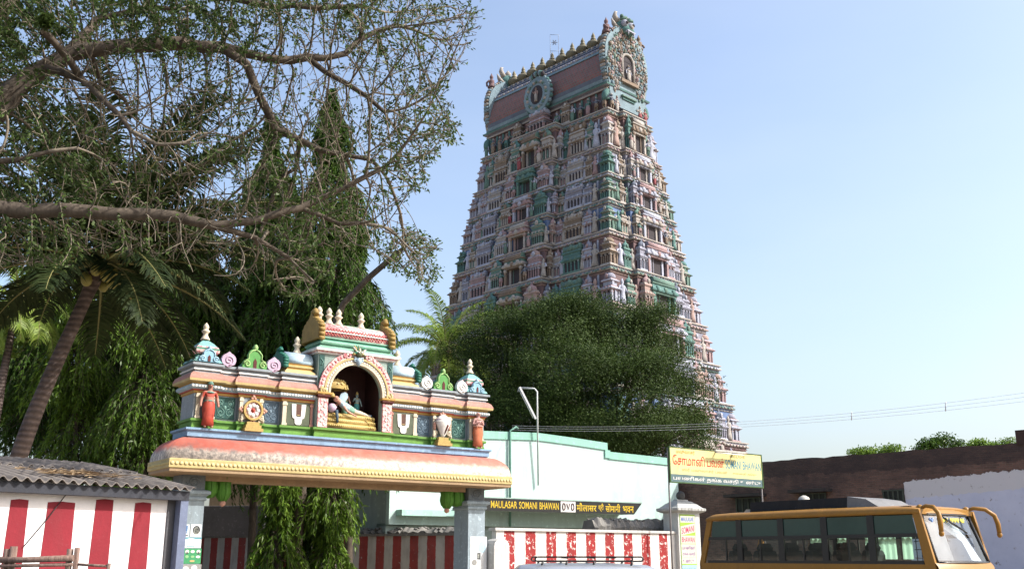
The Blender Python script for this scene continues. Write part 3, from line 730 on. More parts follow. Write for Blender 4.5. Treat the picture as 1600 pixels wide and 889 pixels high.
# ------------------------------------------------------------------ the gopuram tower
TW = empty('temple_tower', (5.79, 104.0, 0), -math.radians(45.86),
           label='tall tapering temple tower covered in painted shrines and figures behind the dark tree', cat='temple tower')
def half_dims(z):
    t = (46.6 - z) / 10
    return 9.72 + .9725 * t + .199 * t * t, 3.684 + 1.6624 * t + .0417 * t * t
TC = {  # weathered stucco paints, cooled so the colours carry some shade and haze
    'cream': paint('stucco_cream', (0.473, 0.439, 0.404), .3, .5, .8, .85, dirt_col=(.15, .145, .16)), 'ochre': paint('stucco_ochre', (0.306, 0.235, 0.178), .3, .6, .8, .85, dirt_col=(.15, .145, .16)),
    'pink': paint('stucco_pink', (0.416, 0.286, 0.290), .3, .5, .8, .85, dirt_col=(.15, .145, .16)), 'teal': paint('stucco_teal', (.13, .27, .25), .35, .6, .8, .85, dirt_col=(.15, .145, .16)),
    'green': paint('stucco_green', (.17, .29, .24), .35, .6, .8, .85, dirt_col=(.15, .145, .16)), 'pale': paint('stucco_pale', (0.474, 0.500, 0.603), .3, .5, .8, .85, dirt_col=(.15, .145, .16)),
    'lilac': paint('stucco_lilac', (0.338, 0.340, 0.418), .3, .5, .8, .85, dirt_col=(.15, .145, .16)), 'blue': paint('stucco_blue', (0.155, 0.230, 0.413), .3, .4, .8, .85, dirt_col=(.15, .145, .16)),
    'brown': paint('stucco_brown_wall', (0.200, 0.130, 0.134), .3, .45, .8, .85, dirt_col=(.15, .145, .16)), 'salmon': paint('stucco_salmon', (0.457, 0.326, 0.290), .3, .5, .8, .85, dirt_col=(.15, .145, .16)),
    'dark': paint('opening_dark', (.045, .04, .045), .2, 0, 1, .9, 0), 'slate': paint('stucco_slate', (0.145, 0.170, 0.223), .3, .4, .8, .85, dirt_col=(.15, .145, .16)),
    'mist': paint('stucco_mist', (0.233, 0.330, 0.380), .3, .45, .8, .85, dirt_col=(.15, .145, .16)),
    'red': paint('scale_red', (0.320, 0.090, 0.100), .35, .4, .8, .85, dirt_col=(.15, .145, .16)),
}
trnd = random.Random(11)
SCH = [('cream', 'pale', 'pink'), ('teal', 'green', 'teal'), ('pink', 'pale', 'salmon'), ('ochre', 'cream', 'ochre'), ('pale', 'pink', 'lilac'), ('green', 'cream', 'teal'), ('salmon', 'cream', 'pink'), ('lilac', 'pale', 'slate'), ('cream', 'ochre', 'green')]
def kiosk_mb(w, d, h, kind, side=True):
    """a little shrine, back at y = 0, front at y = -d; slots 0 body 1 trim 2 roof 3 hollow"""
    mb = MB(); R_ = rect(-w / 2, w / 2, -d, 0)
    e = min(w, d)
    mb.plan(R_, [(0, 0, 1), (0, .05 * h, 1), (-.05 * e, .08 * h, 1)], 1)
    mb.box(-w * .34, w * .34, -d * .82, 0, .08 * h, .38 * h, 3)
    npil = 2 if w < 1.0 else 3 if w < 1.6 else 5
    pw = .12 * min(w, 1.1)
    for i in range(npil):
        x = -w * .38 + i * w * .76 / (npil - 1)
        mb.box(x - pw / 2, x + pw / 2, -d * .92, -d * .70, .08 * h, .38 * h, 0)
        mb.box(x - pw * .8, x + pw * .8, -d * .96, -d * .68, .32 * h, .35 * h, 1)
        mb.box(x - pw * .4, x + pw * .4, -d * .76, -d * .56, .52 * h, .635 * h, 0)
    if npil == 2: mb.box(-w * .10, w * .10, -d * .90, -d * .8, .08 * h, .30 * h, 1); mb.ball((0, -d * .88, .32 * h), w * .09, 1, 6, 4)
    elif npil == 3:
        for x in (-w * .19, w * .19): mb.box(x - pw * .5, x + pw * .5, -d * .9, -d * .8, .08 * h, .31 * h, 2)
    for sx in (-1, 1):
        mb.box(sx * w * .40 - pw * .4, sx * w * .40 + pw * .4, -d * .55, -d * .25, .08 * h, .38 * h, 0)
    mb.plan(R_, [(-.07 * e, .375 * h, 1), (-.01 * e, .39 * h, 1), (-.01 * e, .405 * h, 0), (.08 * e, .415 * h, 0), (.10 * e, .432 * h, 0), (.04 * e, .46 * h, 0), (-.08 * e, .49 * h, 1), (-.09 * e, .515 * h, 1), (-.17 * e, .52 * h, 0), (-.17 * e, .63 * h, 1),
                 (-.05 * e, .64 * h, 0), (-.02 * e, .66 * h, 0), (-.07 * e, .685 * h, 0), (-.15 * e, .70 * h, 1), (-.15 * e, .725 * h, 2), (-.17 * e, .73 * h, 2)], 1)
    for x in ((0,) if w < 1.3 else (-w * .28, 0, w * .28)):           # little horseshoe windows on the eave
        mb.ball((x, -d - .05 * e, .45 * h), .13 * min(w, 1.0), 1, 8, 4, 1, .45, 1.1)
    if kind == 'kuta':
        mb.lathe([(.36 * w, .72 * h), (.41 * w, .745 * h), (.40 * w, .79 * h), (.34 * w, .84 * h), (.20 * w, .885 * h), (.10 * w, .90 * h), (.13 * w, .925 * h), (.06 * w, .955 * h), (.001, 1.02 * h)], (0, -d / 2, 0), 8, 2, True, 1, d / w * 1.0, math.pi / 8)
        mb.ball((0, -d * .92, .785 * h), .15 * w, 1, 8, 4, 1, .4, 1.2)
    else:
        q = [(-d / 2 + d * .44 * math.cos(t), .725 * h + .15 * h * max(0, math.sin(t)) ** .7) for t in [math.pi * j / 8 for j in range(9)]]
        mb.prism_x(q, -w * .42, w * .42, 2, 1, True)
        for i in range(3): mb.lathe([(.05, 0), (.11, .05), (.04, .12), (.07, .16), (.001, .25)], (-w * .3 + i * w * .3, -d / 2, .865 * h), 6, 1)
        mb.ball((0, -d * .92, .80 * h), .085 * h, 1, 8, 4, 1, .4, 1.1)
        for sx in (-1, 1): mb.ball((sx * w * .42, -d / 2, .81 * h), .10 * h, 1, 8, 4, .3, d * .48 / (.10 * h), 1); mb.ball((sx * w * .27, -d * .90, .775 * h), .055 * h, 0, 8, 4, 1, .4, 1.1)
    return mb
def tower_plan(a, b, p=.6, q=.5):
    return [(-a, -b), (-.34 * a, -b), (-.34 * a, -b - p), (.34 * a, -b - p), (.34 * a, -b), (a, -b), (a, -.5 * b), (a + q, -.5 * b), (a + q, .5 * b), (a, .5 * b),
            (a, b), (.34 * a, b), (.34 * a, b + p), (-.34 * a, b + p), (-.34 * a, b), (-a, b), (-a, .5 * b), (-a - q, .5 * b), (-a - q, -.5 * b), (-a, -.5 * b)]
ZL = [8.6, 12.4, 16.2, 20.25, 24.35, 28.35, 32.1, 35.55, 38.65, 41.9, 46.3]
# plain granite storeys below, hidden by trees and houses
a, b = half_dims(8.6)
g = MB()
g.plan(tower_plan(a - .6, b - .6, .8, .7), [(.9, 0), (.9, .8), (.5, 1.0), (.5, 1.6), (.1, 1.8), (.1, 4.2), (.6, 4.4), (.7, 4.7), (.1, 5.1), (.1, 7.6), (.5, 7.8), (.9, 8.1), (.8, 8.45), (.2, 8.6)], 0)
for i in range(-6, 7):
    for z0, z1 in ((1.8, 4.2), (5.1, 7.6)):
        if abs(i) > 1: g.box(i * 2.5 - .3, i * 2.5 + .3, -b + .3, -b + .75, z0, z1, 0)
g.box(-2.0, 2.0, -b - .6, -b + 1, .0, 5.6, 1)
g.build('granite_base', [paint('granite', (.30, .27, .24), .25, .4, .6, .85), TC['dark']], TW)
N_T = len(ZL) - 1
fig_tower = {p: figure(p, 1) for p in ('club', 'bless', 'dance', 'stand')}
FIGC = [('salmon', 'teal', 'ochre', 'dark'), ('pink', 'cream', 'ochre', 'dark'), ('slate', 'ochre', 'cream', 'dark'), ('teal', 'pink', 'cream', 'dark'), ('cream', 'red', 'ochre', 'dark'), ('pale', 'green', 'ochre', 'dark')]
def tower_statue(x, y, z, h, rz, par, name='statue'):
    c = trnd.choice(FIGC); ps = trnd.choice(list(fig_tower))
    M = Matrix.Translation((x, y, z)) @ Matrix.Rotation(rz, 4, 'Z') @ Matrix.Diagonal((h * 1.15 * trnd.choice((-1, 1)), h * 1.1, h, 1))
    return MB().merge(fig_tower[ps], M).build(name, [TC[k] for k in c], par)
for ti in range(N_T):
    z0, z1 = ZL[ti], ZL[ti + 1]; H = z1 - z0
    A0, B0 = half_dims(z0); A1, B1 = half_dims(z1)
    wa, wb = A1 - .22, B1 - .22
    wallc = ['brown', 'blue', 'slate', 'lilac', 'brown'][ti % 5]
    t1 = ['pink', 'cream', 'green', 'cream', 'salmon'][ti % 5]; t2 = ['cream', 'teal', 'pale', 'pink', 'green'][ti % 5]
    mb = MB()
    k = H
    mb.plan(tower_plan(wa, wb, 1.25, .6), [(.02, z0 - .02, 0), (.02, z0 + .03 * k, 0), (-.02, z0 + .05 * k, 0), (-.02, z0 + .80 * k, 1), (.08, z0 + .81 * k, 1), (.10, z0 + .825 * k, 0), (.03, z0 + .835 * k, 0), (.03, z0 + .86 * k, 2),
             (.22, z0 + .872 * k, 2), (.26, z0 + .89 * k, 3), (.20, z0 + .91 * k, 3), (.12, z0 + .93 * k, 4), (.08, z0 + .935 * k, 4), (.08, z0 + .965 * k, 2), (.24, z0 + .972 * k, 2), (.24, z1, 0), (.0, z1 + .005, 0)], 0)
    # pilaster strips and roundels along the wall between the shrines
    nx = 24
    for i in range(nx):
        x = -wa + (i + .5) * 2 * wa / nx
        if abs(x) > .36 * wa: mb.box(x - .10, x + .10, -wb - .09, -wb + .05, z0 + .05 * k, z0 + .80 * k, 4)
    for i in range(int(wa * 2 / .55)):                     # dentils and eave arches
        x = -wa + (i + .5) * .55
        yy = -wb - (1.25 if abs(x) < .34 * wa else 0)
        mb.ball((x, yy - .27, z0 + .895 * k), .13, 1 if i % 2 else 3, 6, 4, 1, .5, 1)
        mb.box(x - .07, x + .07, yy - .14, yy, z0 + .936 * k, z0 + .963 * k, 4)
    for i in range(int(wb * 2 / .55)):
        y = -wb + (i + .5) * .55
        xx = wa + (.6 if abs(y) < .5 * wb else 0)
        mb.ball((xx + .27, y, z0 + .895 * k), .13, 1 if i % 2 else 3, 6, 4, .5, 1, 1)
        mb.box(xx, xx + .14, y - .07, y + .07, z0 + .936 * k, z0 + .963 * k, 4)
    def little(x, y, h, rz, c0, c1):                      # small stucco figure in relief
        M = Matrix.Translation((x, y, z0 + .04 * k)) @ Matrix.Rotation(rz, 4, 'Z'); q = MB()
        q.lathe([(.20 * h, 0), (.15 * h, .25 * h), (.12 * h, .48 * h), (.15 * h, .68 * h), (.13 * h, .76 * h), (.045 * h, .80 * h), (.085 * h, .87 * h), (.08 * h, .94 * h), (.03 * h, 1.05 * h)], (0, 0, 0), 8, c0, True, 1, .7)
        for u in (-1, 1): q.tube([(u * .14 * h, 0, .74 * h), (u * .24 * h, -.03, .58 * h), (u * .17 * h, -.14 * h, .5 * h)], .045 * h, 5, c1)
        mb.merge(q, M)
    for s in (-1, 1):
        for fx, fh in ((.345, .5), (.487, .55), (.73, .55), (.868, .62)):
            little(s * wa * fx, -wb - (.45 if fx > .36 else 1.5), H * fh, 0, trnd.choice((1, 2, 3, 4)), trnd.choice((2, 4)))
        for fy, fh in ((.52, .55), (.83, .6)):
            little(wa + .45, s * wb * fy, H * fh, math.pi / 2, trnd.choice((1, 2, 3, 4)), trnd.choice((2, 4)))
    st = mb.build('storey', [TC[wallc], TC[t1], TC['cream'], TC[t2], TC['pale']], TW)
    dep = max(.62, (A0 - wa) * .8)
    depb = max(.7, (B0 - wb) * .78)
    kh = .93 * H
    plain_mb = MB()
    def put(mb, x, y, rz, name, cols, base=z0):
        o = mb.build(name, [TC[c] for c in cols] + [TC['dark']], st, 0, (x, y, base), (0, 0, rz)); return o
    hidden = ti < 2
    # long face: narrow, wide, narrow between corner and centre bay
    jobs = []
    yb = -wb
    for s in (-1, 1):
        jobs += [(s * wa * .425, yb, 0, wa * .105, depb * .85, .90, 'kuta'), (s * wa * .610, yb, 0, wa * .225, depb * 1.1, .98, 'sala'), (s * wa * .79, yb, 0, wa * .10, depb * .95, .92, 'kuta'),
                 (s * wa * .245, yb - 1.2, 0, wa * .155, depb * .95, 1.0, 'kuta')]
    # short (lit) face
    for s in (-1, 1):
        jobs += [(wa, s * wb * .66, math.pi / 2, wb * .17 + .1, dep * .95, .88, 'kuta'), (wa + .55, s * wb * .36, math.pi / 2, wb * .20 + .1, dep, 1.0, 'kuta')]
    jobs2 = []
    cs = .085 * wa + .35                                   # corner shrines
    for sx, sy in ((1, -1), (-1, -1), (1, 1)):
        jobs2.append((sx * (wa - cs * .5 + .5), sy * (wb - cs * .5 + .55), cs))
    jobs.append((.34 * wa, -wb - .66, math.pi / 2, .95, .55, .97, 'kuta'))
    for (x, y, rz, w, d, hk, kind) in jobs:
        cols = trnd.choice(SCH)
        mbk = kiosk_mb(w, d, kh * hk, kind)
        if hidden and rz == 0: plain_mb.merge(mbk, Matrix.Translation((x, y, z0)) @ Matrix.Rotation(rz, 4, 'Z'))
        else: put(mbk, x, y, rz, 'bay_shrine' if hk >= .97 and kind == 'kuta' else 'shrine', cols)
    for (x, y, c_) in jobs2:
        cols = trnd.choice(SCH[:6])
        mbk = kiosk_mb(c_, c_, kh * .95, 'kuta')
        m2 = MB().merge(mbk, Matrix.Translation((0, c_ / 2, 0)))
        for i in range(-1, 2): 
            m2.box(c_ * .40, c_ * .47, i * c_ * .36 - .06, i * c_ * .36 + .06, .08 * kh, .44 * kh, 0); m2.box(-c_ * .47, -c_ * .40, i * c_ * .36 - .06, i * c_ * .36 + .06, .08 * kh, .44 * kh, 0)
        put(m2, x, y, 0, 'corner_shrine', cols)
    if plain_mb.v: plain_mb.build('shrine_row', [TC['cream'], TC['pink'], TC['teal'], TC['dark']], st)['kind'] = 'stuff'
    # doorways in the centre bays
    for face in (0, 1):
        cols = trnd.choice(SCH)
        dw = (wa * .09) if face == 0 else wb * .22
        d = .8 if face == 0 else .7
        mb = MB(); h2 = kh * .50
        mb.box(-dw * .62, dw * .62, -.30, .0, 0, h2, 3)
        for s in (-1, 1):
            mb.box(s * dw * .75 - .14, s * dw * .75 + .14, -.42, 0, 0, h2, 0)
            mb.box(s * dw * 1.12 - .13, s * dw * 1.12 + .13, -d, -d + .26, .1, h2, 1); mb.ball((s * dw * 1.12, -d + .13, h2 - .1), .24, 0, 8, 4)
            mb.box(s * dw * 1.12 - .2, s * dw * 1.12 + .2, -d - .05, 0, 0, .12, 0)
        mb.box(-dw * .35, -dw * .28, -.34, -.30, 0, h2, 2)
        R_ = rect(-dw * 1.3, dw * 1.3, -d, 0)
        mb.plan(R_, [(0, h2, 1), (0, h2 + .05 * kh, 0), (.14, h2 + .06 * kh, 0), (.18, h2 + .10 * kh, 0), (.06, h2 + .16 * kh, 2), (-.06, h2 + .19 * kh, 2), (-.06, h2 + .25 * kh, 1), (.04, h2 + .26 * kh, 1), (.04, h2 + .29 * kh, 1)], 1)
        for i in range(3): mb.ball(((i - 1) * dw * .85, -d - .12, h2 + .13 * kh), .28, 1 if i % 2 else 0, 8, 4, 1, .5, 1.1)
        q = [(-d / 2 + d * .5 * math.cos(t), h2 + .29 * kh + .17 * kh * max(0, math.sin(t)) ** .7) for t in [math.pi * j / 8 for j in range(9)]]
        mb.prism_x(q, -dw * 1.15, dw * 1.15, 2, 1, True)
        if face == 0: put(mb, 0, -wb - 1.25, 0, 'doorway', cols)
        else: put(mb, wa + .6, 0, math.pi / 2, 'doorway', cols)
        if ti >= 2:
            for s in (-1, 1):
                if face == 0: tower_statue(s * dw * 1.75, -wb - 2.0, z0, H * .47, 0, st)
                elif ti > 5: tower_statue(wa + 1.25, s * dw * 1.8, z0, H * .42, math.pi / 2, st)
# frieze of figures below the roof
za = ZL[-1]; A1, B1 = half_dims(za)
mb = MB()
mb.plan(rect(-A1 + .75, A1 - .75, -B1 + .75, B1 - .75), [(0, za, 0), (0, za + 2.35, 0), (.25, za + 2.4, 1), (.30, za + 2.55, 1), (.15, za + 2.62, 2), (.15, za + 2.75, 2), (.55, za + 2.82, 3), (.60, za + 3.0, 3), (.35, za + 3.12, 3), (.3, za + 3.2, 3)], 0)
for i in range(18):
    x = -A1 + 1.1 + i * (2 * A1 - 2.2) / 17
    if abs(x) > 2.2: mb.box(x - .12, x + .12, -B1 + .62, -B1 + .78, za, za + 2.35, 3)
fz = mb.build('frieze', [TC['brown'], TC['cream'], TC['lilac'], TC['teal']], TW)
for i in range(17):
    x = -A1 + .7 + i * (2 * A1 - 1.4) / 16
    if abs(x) < 2.0: continue
    tower_statue(x, -B1 + .30, za, trnd.uniform(1.75, 2.05), 0, fz)
for y in (-2.75, -1.9, 1.9, 2.8): tower_statue(A1 - .30, y, za, 1.9, math.pi / 2, fz)
for s in (-1, 1):                                         # small shrines among the figures
    put_o = kiosk_mb(1.3, .8, 2.9, 'kuta').build('frieze_shrine', [TC['ochre'], TC['cream'], TC['ochre'], TC['dark']], fz, 0, (s * A1 * .38, -B1 + .75, za))
kiosk_mb(2.6, 1.5, 3.0, 'sala').build('frieze_shrine', [TC['pink'], TC['pale'], TC['slate'], TC['dark']], fz, 0, (0, -B1 + .75, za))
mb = MB().box(-.6, .6, -.12, .0, 0, 1.75, 1).box(-.78, -.6, -.3, 0, 0, 1.9, 0).box(.6, .78, -.3, 0, 0, 1.9, 0).box(-1.0, 1.0, -.55, 0, 1.9, 2.15, 0).box(-1.2, 1.2, -.7, 0, 2.15, 2.3, 2)
mb.build('doorway', [TC['teal'], TC['dark'], TC['green']], fz, 0, (A1 - .72, 0, za), (0, 0, math.pi / 2))
# barrel roof
zr = za + 3.2; RH = 6.6; RB = B1 - .55
def roof_prof(o=0.0, k=1.0):
    pts = []
    for y, z in ((1.0, 0), (1.06, .10), (1.07, .22), (1.0, .40), (.86, .58), (.66, .74), (.42, .87), (.16, .96)):
        pts.append(((RB + o) * y, z * RH * k))
    return pts
rp = roof_prof()
poly = [(-y, zr + z) for y, z in rp][::1] + [(y, zr + z) for y, z in rp[::-1]]
m, n, l, bb, out = new_mat('scaled_roof_tiles')
tc = n.new('ShaderNodeTexCoord').outputs['Object']
mp = n.new('ShaderNodeMapping'); mp.inputs['Rotation'].default_value = (math.pi / 2, 0, 0); l.new(tc, mp.inputs[0])
bk = n.new('ShaderNodeTexBrick'); l.new(mp.outputs[0], bk.inputs[0]); bk.inputs['Scale'].default_value = 1.0
for nm, vv in (('Brick Width', .36), ('Row Height', .30), ('Mortar Size', .05), ('Mortar Smooth', .6)): bk.inputs[nm].default_value = vv
bk.inputs['Color1'].default_value = (.22, .075, .072, 1); bk.inputs['Color2'].default_value = (.14, .06, .062, 1); bk.inputs['Mortar'].default_value = (.10, .12, .11, 1)
l.new(bk.outputs['Color'], bb.inputs['Base Color']); bb.inputs['Roughness'].default_value = .85; bump(n, l, bb, bk.outputs['Fac'], -.8, .08)
RL = A1 - .9
mb = MB().prism_x(poly[::-1], -RL, RL, 0, 0)
def band(i0, f0, i1, f1, o, mm):                          # a strip standing proud of the roof, on both flanks
    P = [Vector(rp[i0]).lerp(Vector(rp[i0 + 1]), f0), Vector(rp[i1]).lerp(Vector(rp[i1 + 1]), f1)]
    for s in (-1, 1):
        q = [(s * P[0].x, zr + P[0].y), (s * (P[0].x + o), zr + P[0].y), (s * (P[1].x + o), zr + P[1].y), (s * P[1].x, zr + P[1].y)]
        mb.prism_x(q if s > 0 else q[::-1], -RL, RL, mm, mm)
band(0, .0, 0, .55, .18, 1); band(0, .6, 1, .2, .10, 2); band(4, .1, 4, .5, .14, 1); band(4, .55, 5, .2, .10, 3); band(5, .3, 5, .8, .2, 2); band(6, .0, 6, .5, .16, 1)
for i in range(46):
    x = -RL + (i + .5) * 2 * RL / 46
    mb.ball((x, -RB * .78, zr + RH * .68), .17, 3 if i % 2 else 4, 6, 4); mb.ball((x, -RB * .50, zr + RH * .86), .2, 2 if i % 2 else 4, 6, 4)
roof = mb.build('barrel_roof', [m, TC['mist'], TC['slate'], TC['lilac'], TC['cream']], TW)
for i in range(11):
    x = -RL + .9 + i * (2 * RL - 1.8) / 10
    MB().lathe([(.38, 0), (.32, .12), (.56, .25), (.72, .52), (.80, .75), (.66, 1.0), (.30, 1.15), (.22, 1.25), (.33, 1.36), (.30, 1.46), (.16, 1.56), (.24, 1.7), (.20, 1.86), (.08, 2.1), (.001, 2.3)], (x, 0, zr + RH * .99), 14, 0).build('finial', P_('brass_green', (.24, .215, .14), .35, .5, 1.5, .55), roof)
# horseshoe gables at both ends
def gable(sx):
    G = [(-2.7, -2.4), (-2.9, -1.4), (-3.05, 0), (-3.35, 1.4), (-3.55, 2.8), (-3.5, 4.1), (-3.15, 5.2), (-2.5, 6.1), (-1.6, 6.8), (-.8, 7.3)]
    O = G + [(-y, z) for y, z in G[::-1]]
    mb = MB()
    mb.prism_x([(y, zr + z) for y, z in O][::-1], -.45, .45, 0, 0)
    for i in range(len(O) - 1):                           # scalloped flames along the rim
        p, q = Vector(O[i]), Vector(O[i + 1])
        if q.y < -1.2 and p.y < -1.2: continue
        nn = max(2, int((q - p).length / .34))
        for k in range(nn):
            t = p.lerp(q, (k + .5) / nn); d = Vector((t.x, t.y - 2.5)).normalized()
            mb.ball((0, t.x + d.x * .06, zr + t.y + d.y * .06), .22, (0, 1, 4)[k % 3], 6, 4, 2.0)
    rr = random.Random(3 + sx)
    for r, cnt, sz, cs in ((1.04, 54, .17, (1, 3, 4)), (.95, 46, .17, (1, 5, 4)), (.85, 44, .17, (0, 4, 1)), (.75, 38, .17, (1, 3, 4)), (.64, 32, .17, (0, 1, 4)), (.54, 28, .16, (3, 5, 4)), (.44, 20, .16, (1, 5, 4))):
        for k in range(cnt):                              # rows of little figures and leaves
            t = -.95 + (math.pi + 1.9) * k / (cnt - 1)
            t += rr.uniform(-.05, .05); r_ = r + rr.uniform(-.05, .05); y = 3.05 * r_ * math.cos(t) * (1.0 - .1 * math.sin(t)); z = 2.6 + 3.9 * r_ * math.sin(t)
            if z < -2.0 or (abs(y) < 1.0 and z < 3.9): continue
            mb.ball((sx * .48, y, zr + z), sz * rr.uniform(.6, 1.35), rr.choice(cs + (0,)), 7, 5, rr.uniform(.7, 1.3), 1, rr.uniform(1.0, 1.9))
            mb.ball((sx * .62, y + .02, zr + z + .28), sz * .5, rr.choice(cs), 6, 4)
    mb.box(sx * .45 - .04, sx * .45 + .04, -.85, .85, zr + .9, zr + 3.3, 2)
    ringp = [(.85 * math.cos(t), 3.2 + .95 * math.sin(t)) for t in [math.pi * j / 12 for j in range(13)]]
    mb.prism_x([(y, zr + z) for y, z in (ringp + [(-.85, 3.2), (.85, 3.2)][:0])], sx * .45 - .04, sx * .45 + .04, 2, 2)
    mb.tube([(sx * .55, .95, zr + .9)] + [(sx * .55, y * 1.12, zr + z) for y, z in ringp] + [(sx * .55, -.95, zr + .9)], .16, 6, 1)
    mb.box(sx * .3 - .35, sx * .3 + .55, -1.4, 1.4, zr + .55, zr + .9, 4)
    gb = mb.build('gable', [TC['mist'], TC['cream'], TC['dark'], TC['green'], TC['ochre'], TC['pink']], roof, 0, (sx * (A1 - .75), 0, 0))
    f = fig_tower['stand']
    MB().merge(f, Matrix.Translation((sx * .62, 0, zr + .9)) @ Matrix.Rotation(sx * math.pi / 2, 4, 'Z') @ Matrix.Diagonal((2.4, 2.2, 1.9, 1))).build('gable_figure', [TC['pale'], TC['cream'], TC['ochre'], TC['dark']], gb)
    for s in (-1, 1):                                     # seated figures on the shoulders
        c = MB().lathe([(.45, 0), (.5, .15), (.3, .35), (.32, .7), (.36, .95), (.14, 1.1), (.13, 1.15), (.22, 1.3), (.22, 1.5), (.1, 1.68), (.05, 1.85), (.001, 1.95)], (0, s * 2.75, zr + 5.9), 10, 0)
        c.tube([(0, s * 2.4, zr + 6.8), (sx * .3, s * 2.2, zr + 6.5), (sx * .5, s * 2.3, zr + 6.2)], .12, 6, 0).tube([(0, s * 3.1, zr + 6.8), (sx * .3, s * 3.25, zr + 6.5), (sx * .5, s * 3.0, zr + 6.2)], .12, 6, 0)
        c.build('seated_figure', TC['ochre'] if s > 0 else TC['brown'], gb)
        c2 = MB()
        c2.tube([(sx * .1, s * (2.6 + .75 * math.cos(t)), zr - 1.6 + .75 * math.sin(t)) for t in [-.6 + 4.6 * j / 12 for j in range(13)]], [.42 - .02 * j for j in range(13)], 7, 0)
        c2.build('gable_scroll', TC['teal'], gb)
    # demon mask
    d = MB()
    d.ball((0, 0, 7.75), .95, 0, 12, 8, .75, 1, .9)
    d.ball((sx * .55, 0, 7.3), .6, 0, 10, 6, 1, 1.3, .7)
    for s in (-1, 1):
        d.ball((sx * .62, s * .45, 7.95), .36, 1, 10, 7); d.ball((sx * .90, s * .45, 7.93), .17, 2, 8, 5)
        d.tube([(sx * .5, s * .1, 8.45), (sx * .75, s * .5, 8.48), (sx * .5, s * .9, 8.25)], [.12, .16, .08], 6, 3)
        d.tube([(0, s * .65, 8.3), (-sx * .05, s * 1.05, 8.75), (0, s * .95, 9.15), (0, s * .7, 9.3)], [.28, .24, .15, .04], 7, 4)
        d.tube([(0, s * .85, 7.6), (0, s * 1.3, 7.9), (0, s * 1.55, 8.3)], [.25, .2, .05], 7, 4)
        d.tube([(sx * .95, s * .35, 7.15), (sx * 1.0, s * .4, 6.85), (sx * .95, s * .3, 6.65)], [.09, .07, .01], 6, 1)
    d.ball((sx * 1.05, 0, 7.5), .22, 4, 8, 5); d.box(sx * .8 - .25, sx * .8 + .28, -.55, .55, 7.02, 7.14, 1)
    d.tube([(0, 0, 8.4), (0, 0, 8.9), (0, 0, 9.2)], [.35, .3, .05], 8, 4)
    for s in (-1, 0, 1): d.ball((sx * .4, s * .55, 8.75), .2, 3, 7, 5)
    d.v = [(q[0] * 1.18, q[1] * 1.18, (q[2] - 7) * 1.18 + 7) for q in d.v]
    d.build('demon_mask', [TC['teal'], TC['pale'], TC['dark'], TC['green'], TC['cream']], gb, 0, (0, 0, zr - .45))
gable(1); gable(-1)
# round ornament on the middle of the long side
mb = MB()
zc = zr + 1.35
mb.lathe([(1.95, 0), (2.0, .5), (1.5, .55)], (0, 0, 0), 20, 0, False)
for j in range(len(mb.v)):
    q = mb.v[j]; mb.v[j] = (q[0], -RB - .55 - q[2], zc + q[1] * 1.08)
for k in range(24):
    t = 2 * math.pi * k / 24
    mb.ball((2.0 * math.cos(t), -RB - .8, zc + 2.15 * math.sin(t)), .25, (0, 1)[k % 2], 6, 4)
    mb.ball((1.45 * math.cos(t), -RB - 1.1, zc + 1.55 * math.sin(t)), .2, (2, 3, 0)[k % 3], 6, 4)
mb.lathe([(.95, 0), (.95, .1), (.9, .12)], (0, 0, 0), 16, 4, False)
k0 = len(mb.v) - 48
for j in range(48):
    q = mb.v[k0 + j]; mb.v[k0 + j] = (q[0], -RB - 1.0 - q[2], zc + q[1] * 1.2)
for k in range(9): mb.ball(((k - 4) * .22, -RB - 1.0, zc + 2.3 + .3 * (1 - ((k - 4) / 4) ** 2)), .28, (0, 1, 4)[k % 3], 6, 4, 1, 1, 1.3)
md = mb.build('medallion', [TC['mist'], TC['teal'], TC['green'], TC['cream'], TC['dark']], roof)
MB().merge(fig_tower['bless'], Matrix.Translation((0, -RB - 1.2, zc - .9)) @ Matrix.Scale(1.7, 4)).build('gable_figure', [TC['salmon'], TC['cream'], TC['ochre'], TC['dark']], md)
# thin metal sign frame on the ridge
fx = -1.2
c_, s_ = math.cos(-math.radians(45.86)), math.sin(-math.radians(45.86))
fr = empty('star_sign', (5.79 + fx * c_, 104.0 + fx * s_, zr + RH * .955), 0, label='thin metal frame with a small star standing on the tower roof ridge', cat='rooftop sign')
mb = MB()
fw, fh = .48, 4.6
for x in (-fw, fw): mb.tube([(x, 0, 0), (x, 0, fh)], .035, 5)
for z in (fh, 2.5, 1.6): mb.tube([(-fw, 0, z), (fw, 0, z)], .03, 5)
mb.build('frame_bars', plain('iron_blue', (.16, .20, .28), .6), fr)
mb = MB()
for a in (0, 60, 120):
    t = math.radians(a + 30); mb.box(-.06, .06, -.02, .02, -.35, .35, 0)
    k0 = len(mb.v) - 8
    for j in range(8):
        q = mb.v[k0 + j]; mb.v[k0 + j] = (q[0] * math.cos(t) - q[2] * math.sin(t), q[1] + a * .0002, 3.6 + q[0] * math.sin(t) + q[2] * math.cos(t))
mb.build('star', plain('iron_blue', (.16, .20, .28), .6), fr)
